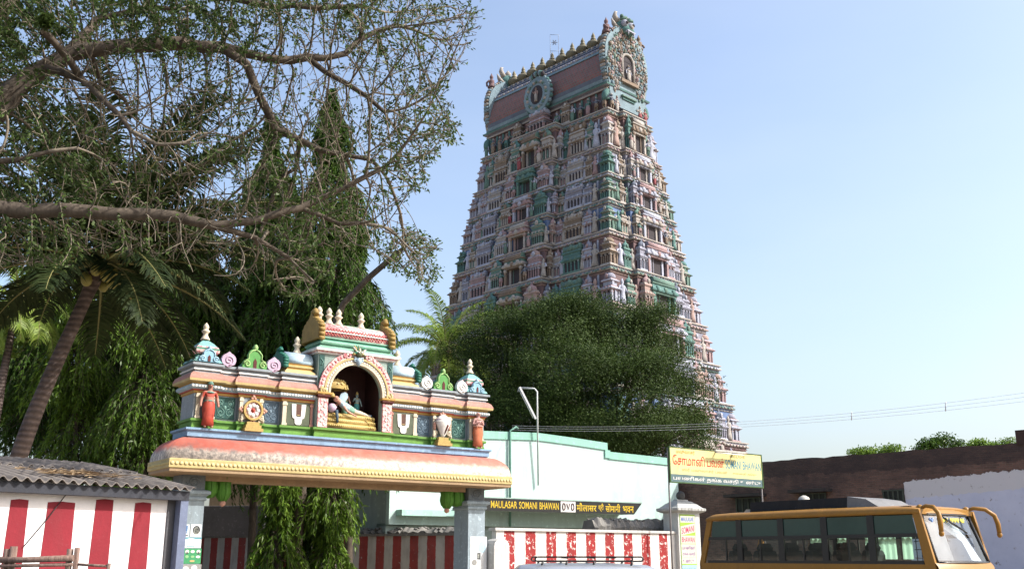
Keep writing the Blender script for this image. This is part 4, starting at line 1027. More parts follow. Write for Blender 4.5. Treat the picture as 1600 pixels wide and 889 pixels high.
# ------------------------------------------------------------------ ground and road
m, n, l, b, out = new_mat('dusty_ground')
tc = n.new('ShaderNodeTexCoord').outputs['Object']
c = mix(n, l, ramp(n, l, tex_noise(n, l, tc, .4, 8, .7), .3, .7), (.20, .16, .115), (.30, .25, .19))
l.new(c, b.inputs['Base Color']); b.inputs['Roughness'].default_value = .95; bump(n, l, b, tex_noise(n, l, tc, 6, 8, .7), .4, .03)
mb = MB().add([(-2500, -600, 0), (2500, -600, 0), (2500, 4000, 0), (-2500, 4000, 0)], [(0, 1, 2, 3)])
tag(mb.build('ground', m), kind='structure')
m, n, l, b, out = new_mat('worn_asphalt')
tc = n.new('ShaderNodeTexCoord').outputs['Object']
c = mix(n, l, ramp(n, l, tex_noise(n, l, tc, .8, 8, .7), .35, .7), (.045, .043, .042), (.085, .08, .075))
l.new(c, b.inputs['Base Color']); b.inputs['Roughness'].default_value = .9; bump(n, l, b, tex_noise(n, l, tc, 30, 6, .7), .4, .01)
mb = MB().add([(-30, -6, .004), (30, -6, .004), (30, 10.5, .004), (-30, 10.5, .004)], [(0, 1, 2, 3)])
tag(mb.build('road', m), kind='structure')

def frame_at(px, Y, yaw_deg, py=868):
    p = at(px, py, Y); return Plane(p[:2], math.radians(yaw_deg))
# ------------------------------------------------------------------ mint lodge building
MP = frame_at(840, 48, 33)
mint = empty('lodge_building', (MP.P[0], MP.P[1], 0), MP.yaw, label='pale mint lodge with a stepped parapet and a black lettered canopy behind the striped wall', cat='building')
mint_w = P_('mint_white', (.57, .75, .695), .10, .35, .5, .85, .15)
mint_b = P_('mint_band', (.30, .58, .47), .12, .3, .6, .8, .15)
prof = [MP.hit(*q) for q in ((612, 672), (752, 673), (838, 676), (893, 683.5), (948, 692), (950, 705.5), (1058, 717))]
xl, xr = prof[0][0], prof[-1][0]
wall_poly = [(xl, 2.9), (xr, 2.9)] + [(x, z - .02) for x, z in prof[::-1]]
MB().prism(wall_poly, 0, .3, 0).build('facade', mint_w, mint)
mb = MB()
mb.box(xr - .3, xr, .0, .3, 0, 2.9, 0)
cx0, _ = MP.hit(742, 800); cx1, _ = MP.hit(943, 800)
mb.box(cx1, xr - .3, 0, .3, 0, 2.9, 0)
mb.build('facade_lower', mint_w, mint)
MB().box(xl, cx1, 1.0, 1.2, 0, 2.95, 0).box(xl, cx1, .3, 1.0, 2.86, 2.95, 0).build('recessed_wall', P_('mint_recess', (.34, .52, .45), .15, .3, .7, .85), mint)  # facade mint darkened in the colour for the shade under the canopy
for i in range(len(prof) - 1):
    (xa, za_), (xb, zb) = prof[i], prof[i + 1]
    if abs(xb - xa) < .2:
        MB().box(xa - .16, xa + .16, -.07, -.0, zb - .32, za_ - .36, 0).build('parapet_band', mint_b, mint)
    else:
        MB().prism([(xa, za_ - .36), (xb, zb - .36), (xb, zb), (xa, za_)], -.06, .34, 0).build('parapet_band', mint_b, mint)
MB().box(xl, xr, .3, 9, 0.0, 5.5, 0).build('rear_block', P_('mint_rear', (.42, .52, .49), .2, .4, .5, .9), mint)
for px0 in (797,):
    x, z1 = MP.hit(px0, 676, -.1)
    MB().tube([(x, -.1, 2.9), (x, -.1, z1 + .1), (x + .35, -.1, z1 + .3), (x + .45, -.1, z1 + .22)], .055, 8, 0).build('drain_pipe', P_('pipe_green', (.16, .34, .27), .2, .4, 2, .7), mint)
# canopy with the sign lettering
a0 = MP.hit(730, 777, -1.2); a1 = MP.hit(1001, 786, -1.2); b1_ = MP.hit(989, 803, -1.2); b0 = MP.hit(730, 797, -1.2)
zt, zb = (a0[1] + a1[1]) / 2, (b0[1] + b1_[1]) / 2
mb = MB().prism([(a0[0], zb), (b1_[0], zb), (a1[0], zt), (a0[0], zt)], -1.28, -1.2, 0).box(a0[0], b1_[0] + .1, -1.2, 0, zb + .02, zb + .16, 1)
mb.prism([(a0[0], zt), (a1[0] - .02, zt), (a1[0] + .05, zt + .05), (a0[0], zt + .05)], -1.30, -1.18, 1)
canopy = mb.build('canopy', [P_('sign_black', (.022, .023, .022), .2, .25, 2, .6), P_('canopy_mint', (.40, .52, .47), .15, .4, 2, .8)], mint)
def hx(px): return MP.hit(px, 790, -1.28)[0]
hh = zt - zb
yl = P_('letter_yellow', (.68, .47, .03), .15, .25, 4, .6)
mb = MB()
mb.text('MAULASAR', hx(767), hx(808), zb + hh * .22, zb + hh * .80, -1.284, 0).text('SOMANI', hx(811), hx(839), zb + hh * .22, zb + hh * .80, -1.284, 0).text('BHAWAN', hx(843), hx(873), zb + hh * .22, zb + hh * .80, -1.284, 0)
mb.text('\u092e\u094c\u0932\u093e\u0938\u0930', hx(901), hx(932), zb + hh * .16, zb + hh * .88, -1.284, 0).text('\u0936\u094d\u0930\u0940', hx(935), hx(943), zb + hh * .16, zb + hh * .88, -1.284, 0)
mb.text('\u0938\u094b\u092e\u093e\u0928\u0940', hx(946), hx(969), zb + hh * .16, zb + hh * .88, -1.284, 0).text('\u092d\u0935\u0928', hx(973), hx(990), zb + hh * .16, zb + hh * .72, -1.284, 0)
mb.build('lettering', yl, canopy)
mb = MB().box(hx(876), hx(899), -1.29, -1.281, zb + .05 * hh, zb + hh * .95, 0)
for i in range(3):
    x = hx(877.5) + (hx(898) - hx(877.5)) * (i + .08) / 3; w = (hx(898) - hx(877.5)) / 3 * .8
    mb.tube([(x + w * .1, -1.292, zb + hh * .75), (x + w * .5, -1.292, zb + hh * .3), (x + w * .9, -1.292, zb + hh * .75)] if i == 1 else [(x + w * (.5 + .4 * math.cos(t)), -1.292, zb + hh * (.5 + .28 * math.sin(t))) for t in [k * .7 for k in range(10)]], .03, 4, 1)
mb.build('notice_plate', [white, P_('notice_maroon', (.10, .05, .05), .2, .2, 4)], canopy)
# openings below the canopy
def win_box(px0, px1, py0, py1, off, name, mat, fr_mat):
    p0, p1 = MP.hit(px0, py1, off), MP.hit(px1, py0, off)
    o = MB().box(p0[0], p1[0], off - .03, off + .02, p0[1], p1[1], 0).build(name, mat, mint)
    m2 = MB()
    for xa, xb in ((p0[0] - .08, p0[0]), (p1[0], p1[0] + .08), ((p0[0] + p1[0]) / 2 - .03, (p0[0] + p1[0]) / 2 + .03)): m2.box(xa, xb, off - .07, off - .02, p0[1], p1[1], 0)
    m2.box(p0[0] - .08, p1[0] + .08, off - .07, off - .02, p1[1], p1[1] + .07, 0)
    m2.build('frame', fr_mat, o)
win_box(801, 871, 811, 852, .98, 'window', P_('window_dark', (.03, .045, .06), .3, 0, 1, .3), P_('frame_teal', (.10, .26, .24), .2, .3, 2))
win_box(662, 695, 806, 850, .98, 'window', P_('window_dark', (.03, .045, .06), .3, 0, 1, .3), P_('shutter_green', (.04, .30, .20), .2, .3, 2))
for p0, p1 in ((616, 659), (698, 716)):
    q0, q1 = MP.hit(p0, 852, .95), MP.hit(p1, 806, .95)
    MB().box(q0[0], q1[0], .90, .98, q0[1], q1[1], 0).build('shutter', P_('shutter_green', (.04, .30, .20), .2, .3, 2), mint)
q0, q1 = MP.hit(614, 805, .3), MP.hit(722, 800, .3)
MB().box(q0[0], q1[0], -.55, .3, q0[1] - .02, q1[1] + .02, 0).build('sunshade', P_('pale_mint', (.42, .66, .58), .15, .3, 1, .8), mint)
# street light: a bent tube frame with a fluorescent fitting, fixed on the parapet
x, z0 = MP.hit(841, 758, -.14)
lamp = empty('tube_light', (*(MP.P + MP.d * x - MP.n * .14), z0), 0, label='thin bent pole with a long tube light hanging aslant, on the mint parapet', cat='street light')
A = at(838.5, 607, 47.6); B = at(811, 605.5, 47.6); Cq = at(836, 655, 47.6)
lo = np.array([*(MP.P + MP.d * x - MP.n * .14), z0])
galv = plain('galvanised', (.45, .47, .47), .45, .3)
MB().tube([(0, 0, 0), (A[0] - lo[0] + .02, A[1] - lo[1], A[2] - lo[2] - .15), tuple(A - lo + [-.1, 0, 0]), tuple(B - lo)], .04, 8).tube([tuple(B - lo), tuple(B - lo + [-.06, 0, -.2])], .03, 6).build('pole', galv, lamp)
dv = Vector(tuple(Cq - B)); L_ = dv.length
mb = MB().prism_x([(-.10, 0), (.10, 0), (.06, .09), (-.06, .09)], 0, L_, 0, 0).tube([(.1, 0, -.04), (L_ - .1, 0, -.04)], .025, 8, 1)
o = mb.build('light_fitting', [plain('fitting_grey', (.36, .37, .38), .5), plain('tube_white', (.75, .75, .72), .3)], lamp)
o.location = tuple(B - lo); o.rotation_euler = dv.to_track_quat('X', 'Z').to_euler()

# ------------------------------------------------------------------ striped compound walls
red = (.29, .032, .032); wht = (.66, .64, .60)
SW = frame_at(765, 36.6, 36.6)
xs0, ztop = SW.hit(765, 829); xs1, ztop2 = SW.hit(1060, 833)
ztop = (ztop + ztop2) / 2
w = empty('striped_wall', (SW.P[0], SW.P[1], 0), SW.yaw, label='sunlit red and white striped compound wall with flaking paint, in front of the mint lodge', cat='wall')
q0, q1 = SW.hit(821, 850)[0], SW.hit(1030, 850)[0]
per = (q1 - q0) / 7
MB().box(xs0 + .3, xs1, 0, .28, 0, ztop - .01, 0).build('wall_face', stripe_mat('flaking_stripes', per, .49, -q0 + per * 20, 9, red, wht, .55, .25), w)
MB().box(xs0 + .2, xs1 + .02, -.07, .35, ztop - .005, ztop + .10, 0).build('coping', P_('coping_white', (.62, .60, .57), .15, .4, 2, .85), w, .015)
mb = MB(); pier = [(-.06, 0), (.62, 0), (.62, 1.92)] + [(.28 + .34 * math.cos(t), 1.92 + .28 * math.sin(t)) for t in [math.pi * j / 8 for j in range(1, 8)]] + [(-.06, 1.92)]
mb.prism(pier, -.35, .30, 0); mb.build('end_pier', P_('pier_white', (.64, .64, .62), .15, .4, 1.5, .85), w, .02)
# rough rubble along the wall behind
def rubble_wall(name, pl, x0, x1, y, z0, z1, label):
    rr = random.Random(int(x1 * 10)); e = empty(name, (pl.P[0] + pl.d[0] * (x0 + x1) / 2, pl.P[1] + pl.d[1] * (x0 + x1) / 2, z0), pl.yaw, label=label, cat='rubble')
    mb = MB(); L = x1 - x0; nn = int(L / .13); rows = []
    for i in range(nn + 1):
        x = -L / 2 + L * i / nn; k = rr.uniform(-.06, .06)
        rows.append([(x, y - .15 + rr.uniform(-.05, .05), 0), (x, y - .22 + rr.uniform(-.06, .06), (z1 - z0) * .5 + k), (x, y + rr.uniform(-.05, .05), z1 - z0 + rr.uniform(-.09, .09)), (x, y + .5, z1 - z0 + rr.uniform(-.1, .06)), (x, y + .7, 0)])
    mb.loops(rows, 0, True, True)
    for i in range(int(L * 9)): 
        mb.ball((rr.uniform(-L / 2, L / 2), y + rr.uniform(-.1, .4), z1 - z0 + rr.uniform(-.05, .03)), rr.uniform(.04, .10), 0, 5, 3, 1.3, 1, .7)
    mb.build('rubble_top', concrete, e); MB().box(-L / 2, L / 2, y - .1, y + .6, -z0, .005, 0).build('support_wall', concrete, e)
    return e
r0, r1 = SW.hit(925, 820, 1.2), SW.hit(1062, 812, 1.2)
rubble_wall('rubble_heap', SW, r0[0], r1[0], 1.2, 2.45, r1[1] - .05, 'grey broken concrete piled on the ledge behind the sunlit striped wall')
p = frame_at(320, 48.5, -28)
BW = p
xb1, zb1 = BW.hit(722, 836); _, zb0 = BW.hit(322, 840)
w2 = empty('striped_wall', (BW.P[0], BW.P[1], 0), BW.yaw, label='shaded red and white striped wall seen through the arch behind hanging branches', cat='wall')
per2 = .86
MB().box(-.4, xb1 + .4, 0, .3, 0, (zb0 + zb1) / 2, 0).build('wall_face', stripe_mat('shaded_stripes', per2, .5, 10, 9, (.28, .05, .045), (.42, .40, .37), .1, .5), w2)  # stripe colours darkened, the trees' shade put into the paint
MB().box(-.45, xb1 + .45, -.06, .36, (zb0 + zb1) / 2, (zb0 + zb1) / 2 + .1, 0).build('coping', concrete, w2)
r0, r1 = BW.hit(560, 834, .4), BW.hit(718, 824, .4)
rubble_wall('rubble_heap', BW, r0[0], r1[0], .55, 2.42, r1[1], 'crumbling grey concrete along the top of the shaded striped wall')
# grey stained wall and the cream hut behind it
gp = frame_at(320, 53, -10)
g0, g1 = gp.hit(318, 790), gp.hit(406, 789)
tag(MB().box(-2.2, g1[0] + .3, 0, .3, 0, g0[1], 0).build('plaster_wall', P_('stained_grey', (.17, .165, .175), .3, .6, .8, .9), None, .02, (gp.P[0], gp.P[1], 0), (0, 0, gp.yaw)), 'grey stained plaster wall beyond the left arch pillar', 'wall')
gp2 = frame_at(360, 57, -10)
g0, g1 = gp2.hit(352, 745), gp2.hit(404, 745)
hut = empty('cream_hut', (gp2.P[0], gp2.P[1], 0), gp2.yaw, label='small cream painted house behind the stained grey wall', cat='house')
MB().box(-1.5, g1[0] + 1.2, 0, 4, 0, g0[1] + .2, 0).build('wall', P_('hut_cream', (.36, .27, .17), .2, .4, 1, .9), hut)
MB().box(-1.8, g1[0] + 1.5, -.35, 4.3, g0[1] + .2, g0[1] + .4, 0).build('roof', concrete, hut)

# ------------------------------------------------------------------ gate pillar and yellow sign
GP = frame_at(1062, 42.0, 36.6)
gx1, _ = GP.hit(1094, 830)
gw = gx1
gate = empty('gate_pillar', (GP.P[0], GP.P[1], 0), GP.yaw, label='white square gate pillar with a pyramid cap and ball, at the end of the striped wall', cat='gate pillar')
_, gz = GP.hit(1075, 801); _, gz2 = GP.hit(1072, 786)
MB().box(0, gw, 0, .85, 0, gz, 0).build('shaft', P_('gate_white', (.60, .61, .58), .15, .3, 1.2, .85), gate)
mb = MB().plan(rect(0, gw, 0, .85), [(.02, gz), (.16, gz + .06), (.20, gz + .10), (.20, gz + .19), (.10, gz + .22), (-.05, gz + .36), (-.22, gz + .48), (-.30, gz + .50), (-.33, gz + .56)], 0)
for i in range(9):
    x = -.15 + i * (gw + .3) / 8; mb.box(x - .02, x + .02, -.215, -.19, gz + .10, gz + .19, 0)
mb.build('cap', P_('cap_grey', (.50, .51, .49), .2, .35, 2, .85), gate)
MB().ball((gw / 2, .42, gz + .72), .19, 0, 14, 9).build('ball', P_('ball_grey', (.14, .14, .14), .3, .5, 3, .8), gate)
lime = P_('poster_lime', (.30, .47, .06), .12, .2, 2, .6); paper = P_('poster_paper', (.52, .55, .46), .1, .15, 2, .6)
pst = empty('gate_poster', (*(GP.P - GP.n * .012), gz - 2.2), GP.yaw, label='lime green lettered poster pasted on the white gate pillar', cat='poster')
def gx(px): return GP.hit(px, 840)[0]
p0, p1 = gx(1063), gx(1086.5)
MB().box(p0, p1, -.004, .006, .0, 2.14, 0).build('sheet', lime, pst)
ink_r, ink_b, ink_p = P_('ink_red', (.62, .05, .13), .1, .1, 5), P_('ink_blue', (.10, .14, .42), .1, .1, 5), P_('ink_purple', (.25, .08, .28), .1, .1, 5)
W_ = p1 - p0
for t, z, h, mm, sk in (('MAULASAR', 1.86, .17, ink_b, 0), ('SOMANI', 1.34, .26, ink_r, .14), ('BHAWAN', 1.02, .22, ink_r, .0), ('\u0baa\u0baf\u0ba3\u0bbf\u0b95\u0bb3\u0bcd', .74, .16, ink_p, 0), ('\u0ba4\u0b99\u0bcd\u0b95 \u0bb5\u0b9a\u0ba4\u0bbf', .47, .17, ink_p, 0), ('\u0b89\u0ba3\u0bcd\u0b9f\u0bc1', .22, .16, ink_p, 0)):
    q = MB().prism([(p0 + .02, z - .05), (p1 - .02, z - .05 + sk), (p1 - .02, z + h + .05 + sk), (p0 + .02, z + h + .05)], -.008, -.005, 0)
    q.text(t, p0 + W_ * .08, p1 - W_ * (.08 if len(t) > 5 else .2), z, z + h, -.011, 1, sk * .85)
    q.build('lettering', [paper, mm], pst)
MB().box(p0 + .02, p1 - .02, -.008, -.005, -.02, .12, 0).build('lettering', P_('poster_blue', (.30, .48, .66), .1, .1, 4), pst)

YS = frame_at(1051.5, 41.0, 37.5)
ysx1, _ = YS.hit(1190, 736)
zt0, zt1 = YS.hit(1051.5, 697)[1], YS.hit(1190, 711)[1]; zb0_, zb1_ = YS.hit(1052, 755)[1], YS.hit(1190, 761)[1]
ytop, ybot = (zt0 + zt1) / 2, (zb0_ + zb1_) / 2
sgn = empty('yellow_signboard', (YS.P[0], YS.P[1], 0), YS.yaw, label='yellow signboard with red script over a dark band, raised on two thin posts', cat='signboard')
yel = P_('sign_yellow', (.61, .56, .25), .1, .12, 1, .5)
W_, H_ = ysx1, ytop - ybot
MB().box(.03, W_ - .03, -.03, .03, ybot + H_ * .24, ytop - .02, 0).build('board', yel, sgn)
MB().box(.03, W_ - .03, -.03, .03, ybot + .04, ybot + H_ * .24, 0).build('lower_band', P_('sign_slate', (.10, .16, .17), .2, .2, 2, .5), sgn)
mb = MB()
for a in ((-.02, .03, ybot, ytop), (W_ - .03, W_ + .02, ybot, ytop)): mb.box(a[0], a[1], -.05, .05, a[2], a[3], 0)
mb.box(.03, W_ - .03, -.05, .05, ytop - .03, ytop, 0).box(.03, W_ - .03, -.05, .05, ybot, ybot + .04, 0)
mb.build('frame', P_('frame_green', (.06, .12, .04), .2, .3, 3), sgn)
for x in (0.0, W_): MB().tube([(x, .06, 0), (x, .06, ytop - .05)], .035, 8).build('post', plain('post_iron', (.13, .12, .12), .6), sgn)
sr_ = P_('sign_red', (.48, .02, .02), .1, .1, 4); st_ = P_('sign_teal', (.07, .22, .30), .1, .1, 4); sg_ = P_('sign_olive', (.30, .26, .10), .1, .1, 4); so_ = P_('sign_orange', (.68, .20, .03), .1, .1, 4)
def tz(f): return ybot + H_ * f
m2 = MB()
m2.text('\u0bae\u0bb5\u0bc1\u0bb2\u0bbe\u0b9a\u0bb0\u0bcd', W_ * .07, W_ * .26, tz(.80), tz(.94), -.034, 2)
m2.text('\u0bc7\u0b9a\u0bbe\u0bae\u0bbe\u0ba9\u0bbf', W_ * .03, W_ * .36, tz(.50), tz(.79), -.034, 0)
m2.text('\u0baa\u0bb5\u0ba9\u0bcd', W_ * .385, W_ * .57, tz(.51), tz(.79), -.034, 0)
m2.text('MAULASAR', W_ * .64, W_ * .81, tz(.83), tz(.93), -.034, 3)
m2.text('SOMANI BHAWAN', W_ * .585, W_ * .985, tz(.50), tz(.76), -.034, 1)
m2.text('\u0bb8\u0bcd\u0bb0\u0bc0 \u0bae\u0bb5\u0bc1\u0bb2\u0bbe\u0b9a\u0bb0\u0bcd \u0baa\u0bb5\u0ba9\u0bcd', W_ * .12, W_ * .60, tz(.32), tz(.43), -.034, 3)
m2.text('\u0b9a\u0ba9\u0bcd\u0ba9\u0ba4\u0bbf \u0ba4\u0bc6\u0bb0\u0bc1', W_ * .66, W_ * .93, tz(.33), tz(.41), -.034, 3)
m2.text('\u0baa\u0baf\u0ba3\u0bbf\u0b95\u0bb3\u0bcd \u0ba4\u0b99\u0bcd\u0b95 \u0bb5\u0b9a\u0ba4\u0bbf \u0b89\u0ba3\u0bcd\u0b9f\u0bc1', W_ * .03, W_ * .97, tz(.05), tz(.20), -.034, 4)
m2.build('lettering', [sr_, st_, so_, sg_, white], sgn)
x0, x1 = YS.hit(1107, 705)[0], YS.hit(1154, 709)[0]
tl = empty('sign_lamp', (*(YS.P + YS.d * (x0 + x1) / 2 - YS.n * .35), ytop - .10), YS.yaw, label='white fluorescent tube fitting on a bracket above the yellow signboard', cat='lamp')
h_ = (x1 - x0) / 2
MB().box(-h_, h_, -.05, .05, .02, .10, 0).build('fitting', P_('fitting_cream', (.55, .53, .48), .2, .4, 3), tl)
MB().tube([(-h_ + .08, 0, -.03), (h_ - .08, 0, -.03)], .025, 8).build('tube', plain('tube_white', (.75, .75, .72), .3), tl)
MB().box(-h_ * .6, -h_ * .55, 0, .33, .03, .07, 0).box(h_ * .55, h_ * .6, 0, .33, .03, .07, 0).build('bracket', plain('post_iron', (.13, .12, .12), .6), tl)

# ------------------------------------------------------------------ old brick wall, partly plastered
KP = Plane((12.1, 50.0), -math.radians(45.9))
k0 = KP.hit(1190, 722); k1 = KP.hit(1600, 690); zk = (k0[1] + k1[1]) / 2
m, n, l, b, out = new_mat('old_brick_and_plaster')
tcn = n.new('ShaderNodeTexCoord').outputs['Object']
mp = n.new('ShaderNodeMapping'); mp.inputs['Rotation'].default_value = (math.pi / 2, 0, 0); l.new(tcn, mp.inputs[0])
bk = n.new('ShaderNodeTexBrick'); l.new(mp.outputs[0], bk.inputs[0]); bk.inputs['Scale'].default_value = 1.0
for nm, vv in (('Brick Width', .26), ('Row Height', .085), ('Mortar Size', .012), ('Mortar Smooth', .4), ('Bias', -.1)): bk.inputs[nm].default_value = vv
bk.inputs['Color1'].default_value = (.20, .11, .085, 1); bk.inputs['Color2'].default_value = (.10, .062, .052, 1); bk.inputs['Mortar'].default_value = (.17, .13, .105, 1)
sp = n.new('ShaderNodeSeparateXYZ'); l.new(tcn, sp.inputs[0])
nz = tex_noise(n, l, tcn, 1.1, 8, .7); n2 = tex_noise(n, l, tcn, .5, 6, .65)
bc = mix(n, l, ramp(n, l, n2, .35, .7), bk.outputs['Color'], (.065, .045, .042), 'MIX')
bc = mix(n, l, mth(n, l, 'MULTIPLY', mth(n, l, 'GREATER_THAN', mth(n, l, 'ADD', sp.outputs['Z'], mth(n, l, 'MULTIPLY', nz, .8)), zk - .35), .6), bc, (.035, .03, .032))
plx, plz0 = KP.hit(1412, 752); plx2, plz1 = KP.hit(1600, 733)
wob = mth(n, l, 'MULTIPLY', mth(n, l, 'SUBTRACT', tex_noise(n, l, tcn, 2.2, 8, .75), .5), .55)
slope = (plz1 - plz0) / (plx2 - plx)
lim = mth(n, l, 'ADD', mth(n, l, 'MULTIPLY', mth(n, l, 'SUBTRACT', sp.outputs['X'], plx), slope), plz0)
mask = mth(n, l, 'MULTIPLY', mth(n, l, 'LESS_THAN', mth(n, l, 'ADD', sp.outputs['Z'], wob), lim), mth(n, l, 'GREATER_THAN', mth(n, l, 'ADD', sp.outputs['X'], mth(n, l, 'MULTIPLY', wob, .3)), plx))
upper = mth(n, l, 'GREATER_THAN', mth(n, l, 'ADD', sp.outputs['Z'], mth(n, l, 'MULTIPLY', wob, .8)), mth(n, l, 'SUBTRACT', lim, .75))
pc = mix(n, l, upper, mix(n, l, ramp(n, l, n2, .3, .7), (.42, .44, .56), (.54, .55, .66)), (.52, .50, .52))
spots = ramp(n, l, tex_noise(n, l, tcn, 3.5, 6, .7), .60, .68)
pc = mix(n, l, spots, pc, (.20, .16, .15))
c = mix(n, l, mask, bc, pc)
l.new(c, b.inputs['Base Color']); b.inputs['Roughness'].default_value = .9; b.inputs['Specular IOR Level'].default_value = .15
hgt = mth(n, l, 'ADD', mth(n, l, 'MULTIPLY', mth(n, l, 'SUBTRACT', 1.0, bk.outputs['Fac']), mth(n, l, 'SUBTRACT', 1.0, mask)), mask)
bump(n, l, b, mth(n, l, 'ADD', hgt, mth(n, l, 'MULTIPLY', nz, .6)), .7, .03)
bw = empty('brick_wall', (KP.P[0], KP.P[1], 0), KP.yaw, label='tall dark brick wall with its right part plastered white and blue, behind the bus', cat='wall')
xL, xR = KP.hit(1052, 760)[0] - 4, KP.hit(1600, 700)[0] + 5
# uneven broken top edge
rr = random.Random(2); top = []
x = xR
while x > xL:
    top.append((x, zk + rr.uniform(-.05, .04))); x -= rr.uniform(.25, .6)
wins = [KP.hit(1152, 795) + KP.hit(1188, 776), KP.hit(1254, 800) + KP.hit(1290, 769), KP.hit(1383, 792) + KP.hit(1411, 764)]
MB().prism([(xL, 0), (xR, 0)] + top, 0, .45, 0).build('wall_face', m, bw)
for (xa, za_, xb_, zb_) in wins:
    o = MB().box(xa, xb_, -.03, .02, 2.6, zb_, 0).build('window', P_('old_window', (.018, .022, .02), .3, .2, 2, .6), bw)
    f = MB()
    for i in range(5):
        x = xa + (xb_ - xa) * i / 4; f.box(x - .035, x + .035, -.07, -.03, 2.6, zb_, 0)
    f.box(xa - .05, xb_ + .05, -.08, -.03, zb_ - .06, zb_, 0)
    f.build('frame', P_('old_frame', (.06, .07, .055), .3, .3, 2, .7), o)
for (xa, za_, xb_, zb_) in wins[:2]:
    MB().box(xa - .35, xb_ + .35, -.65, 0, zb_ + .02, zb_ + .16, 0).build('sunshade', P_('dark_slab', (.06, .052, .05), .3, .4, 2, .9), bw)
x, z = KP.hit(1593, 692)
MB().box(x - .1, xR, -.06, .5, zk - .1, zk + .5, 0).build('end_block', P_('dark_brick', (.07, .04, .035), .3, .4, 2, .9), bw)

# ------------------------------------------------------------------ shed with corrugated roof, on the left
SP = Plane((-4.43, 14.0), math.radians(52))
shed = empty('roadside_shed', (SP.P[0], SP.P[1], 0), SP.yaw, label='low shed with a grey corrugated roof and red and white striped wall', cat='shed')
_, ze = SP.hit(290, 762); _, ze2 = SP.hit(2, 746)
ze = (ze + ze2) / 2
XS0 = -4.6
nseg = int((.05 - XS0) / .146 * 10)
rows = []
def corr(y0, z0, y1, z1, x0, x1, th=.012):
    nn = int((x1 - x0) / .146 * 10); A_ = []; B_ = []; C_ = []; D_ = []
    for i in range(nn + 1):
        x = x0 + (x1 - x0) * i / nn; w_ = .026 * math.sin(2 * math.pi * x / .146)
        A_.append((x, y0, z0 + w_)); B_.append((x, y1, z1 + w_)); C_.append((x, y1, z1 + w_ - th)); D_.append((x, y0, z0 + w_ - th))
    return [A_, B_, C_, D_]
cg = bark_mat('asbestos_sheet', (.085, .075, .07), (.23, .205, .185), 3, (1, .5, 1))
mb = MB()
L = corr(-.02, ze, 1.5, ze + .27, XS0, .06); mb.loops([L[0], L[1], L[2], L[3], L[0]], 0, False, False, True, False)
L = corr(1.38, ze + .275, 2.75, ze + .49, XS0, .02); mb.loops([L[0], L[1], L[2], L[3], L[0]], 0, False, False, True, False)
mb.f = [f for f in mb.f]; 
ro = mb.build('corrugated_roof', cg, shed)
for i, f in enumerate(ro.data.polygons): f.use_smooth = True
es = ro.modifiers.new('split', 'EDGE_SPLIT'); es.split_angle = math.radians(50)
wt = SP.hit(200, 767, .22)[1]
xw = SP.hit(262, 820, .22)[0]
MB().prism([(XS0 + .1, 0), (xw, 0), (xw, wt - .12), (xw - .10, wt - .03), (xw - .42, wt), (XS0 + .1, wt + .05)], .22, .42, 0).build('wall', None or stripe_mat('shed_stripes', 1, 0, 0, 0, red, (.74, .72, .72), 0, .12), shed)
for a, b_, t in ((8, 38, 780), (67, 112, 784), (143, 172, 780), (205, 232, 785)):
    xa, xb_ = SP.hit(a, 840, .215)[0], SP.hit(b_, 840, .215)[0]; zt_ = SP.hit((a + b_) / 2, t, .215)[1]
    MB().prism([(xa - .012, .0), (xb_ + .01, .0), (xb_ + .014, zt_ * .6), (xb_ - .004, zt_), ((xa + xb_) / 2, zt_ + .01), (xa + .012, zt_ - .005), (xa - .006, zt_ * .55)], .2155, .2225, 0).build('painted_stripe', P_('stripe_crimson', (.21, .016, .026), .15, .12, 2, .75), shed)
MB().box(XS0, .02, .05, .17, ze - .16, ze - .035, 0).build('eave_beam', P_('beam_grey', (.04, .043, .055), .2, .3, 3), shed)
MB().box(-.10, .02, .06, .18, 0, ze - .16, 0).build('post', P_('post_blue_grey', (.15, .18, .27), .2, .3, 3), shed)
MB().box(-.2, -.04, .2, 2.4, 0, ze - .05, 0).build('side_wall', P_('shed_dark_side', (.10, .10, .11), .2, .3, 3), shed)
MB().box(XS0 + .1, -.3, 2.4, 2.5, 0, ze + .3, 0).build('rear_wall', P_('shed_white_rear', (.6, .58, .56), .2, .3, 2), shed)
q0, q1 = SP.hit(112, 761, .19), SP.hit(37, 854, .19)
tag(MB().tube([(q0[0], .195, q0[1]), ((q0[0] + q1[0]) / 2, .19, (q0[1] + q1[1]) / 2 - .02), (q1[0], .195, q1[1])], .006, 5).build('wall_cable', black_paint, None, 0, (SP.P[0], SP.P[1], 0), (0, 0, SP.yaw)), 'thin black cable running aslant across the striped shed wall', 'cable')
m2 = MB(); rr = random.Random(9)                          # dry leaves caught on the roof
for i in range(150):
    x = -1.55 + rr.gauss(0, .35); y = .45 + rr.gauss(0, .16); a = rr.uniform(-.5, .5); L_ = rr.uniform(.05, .35)
    z = ze + .045 + .27 * y / 1.5 + rr.uniform(0, .035)
    dx, dy = math.cos(a) * L_, math.sin(a) * L_ * .6
    m2.add([(x, y, z), (x + dx / 2 - .012, y + dy / 2 + .02, z + .015), (x + dx, y + dy, z + .01), (x + dx / 2 + .012, y + dy / 2 - .02, z + .012)], [(0, 1, 2, 3)])
tag(m2.build('dry_leaves', leaf_mat('dry_leaf', (.20, .13, .07), (.36, .27, .17), .1), None, 0, (SP.P[0], SP.P[1], 0), (0, 0, SP.yaw)), kind='stuff')

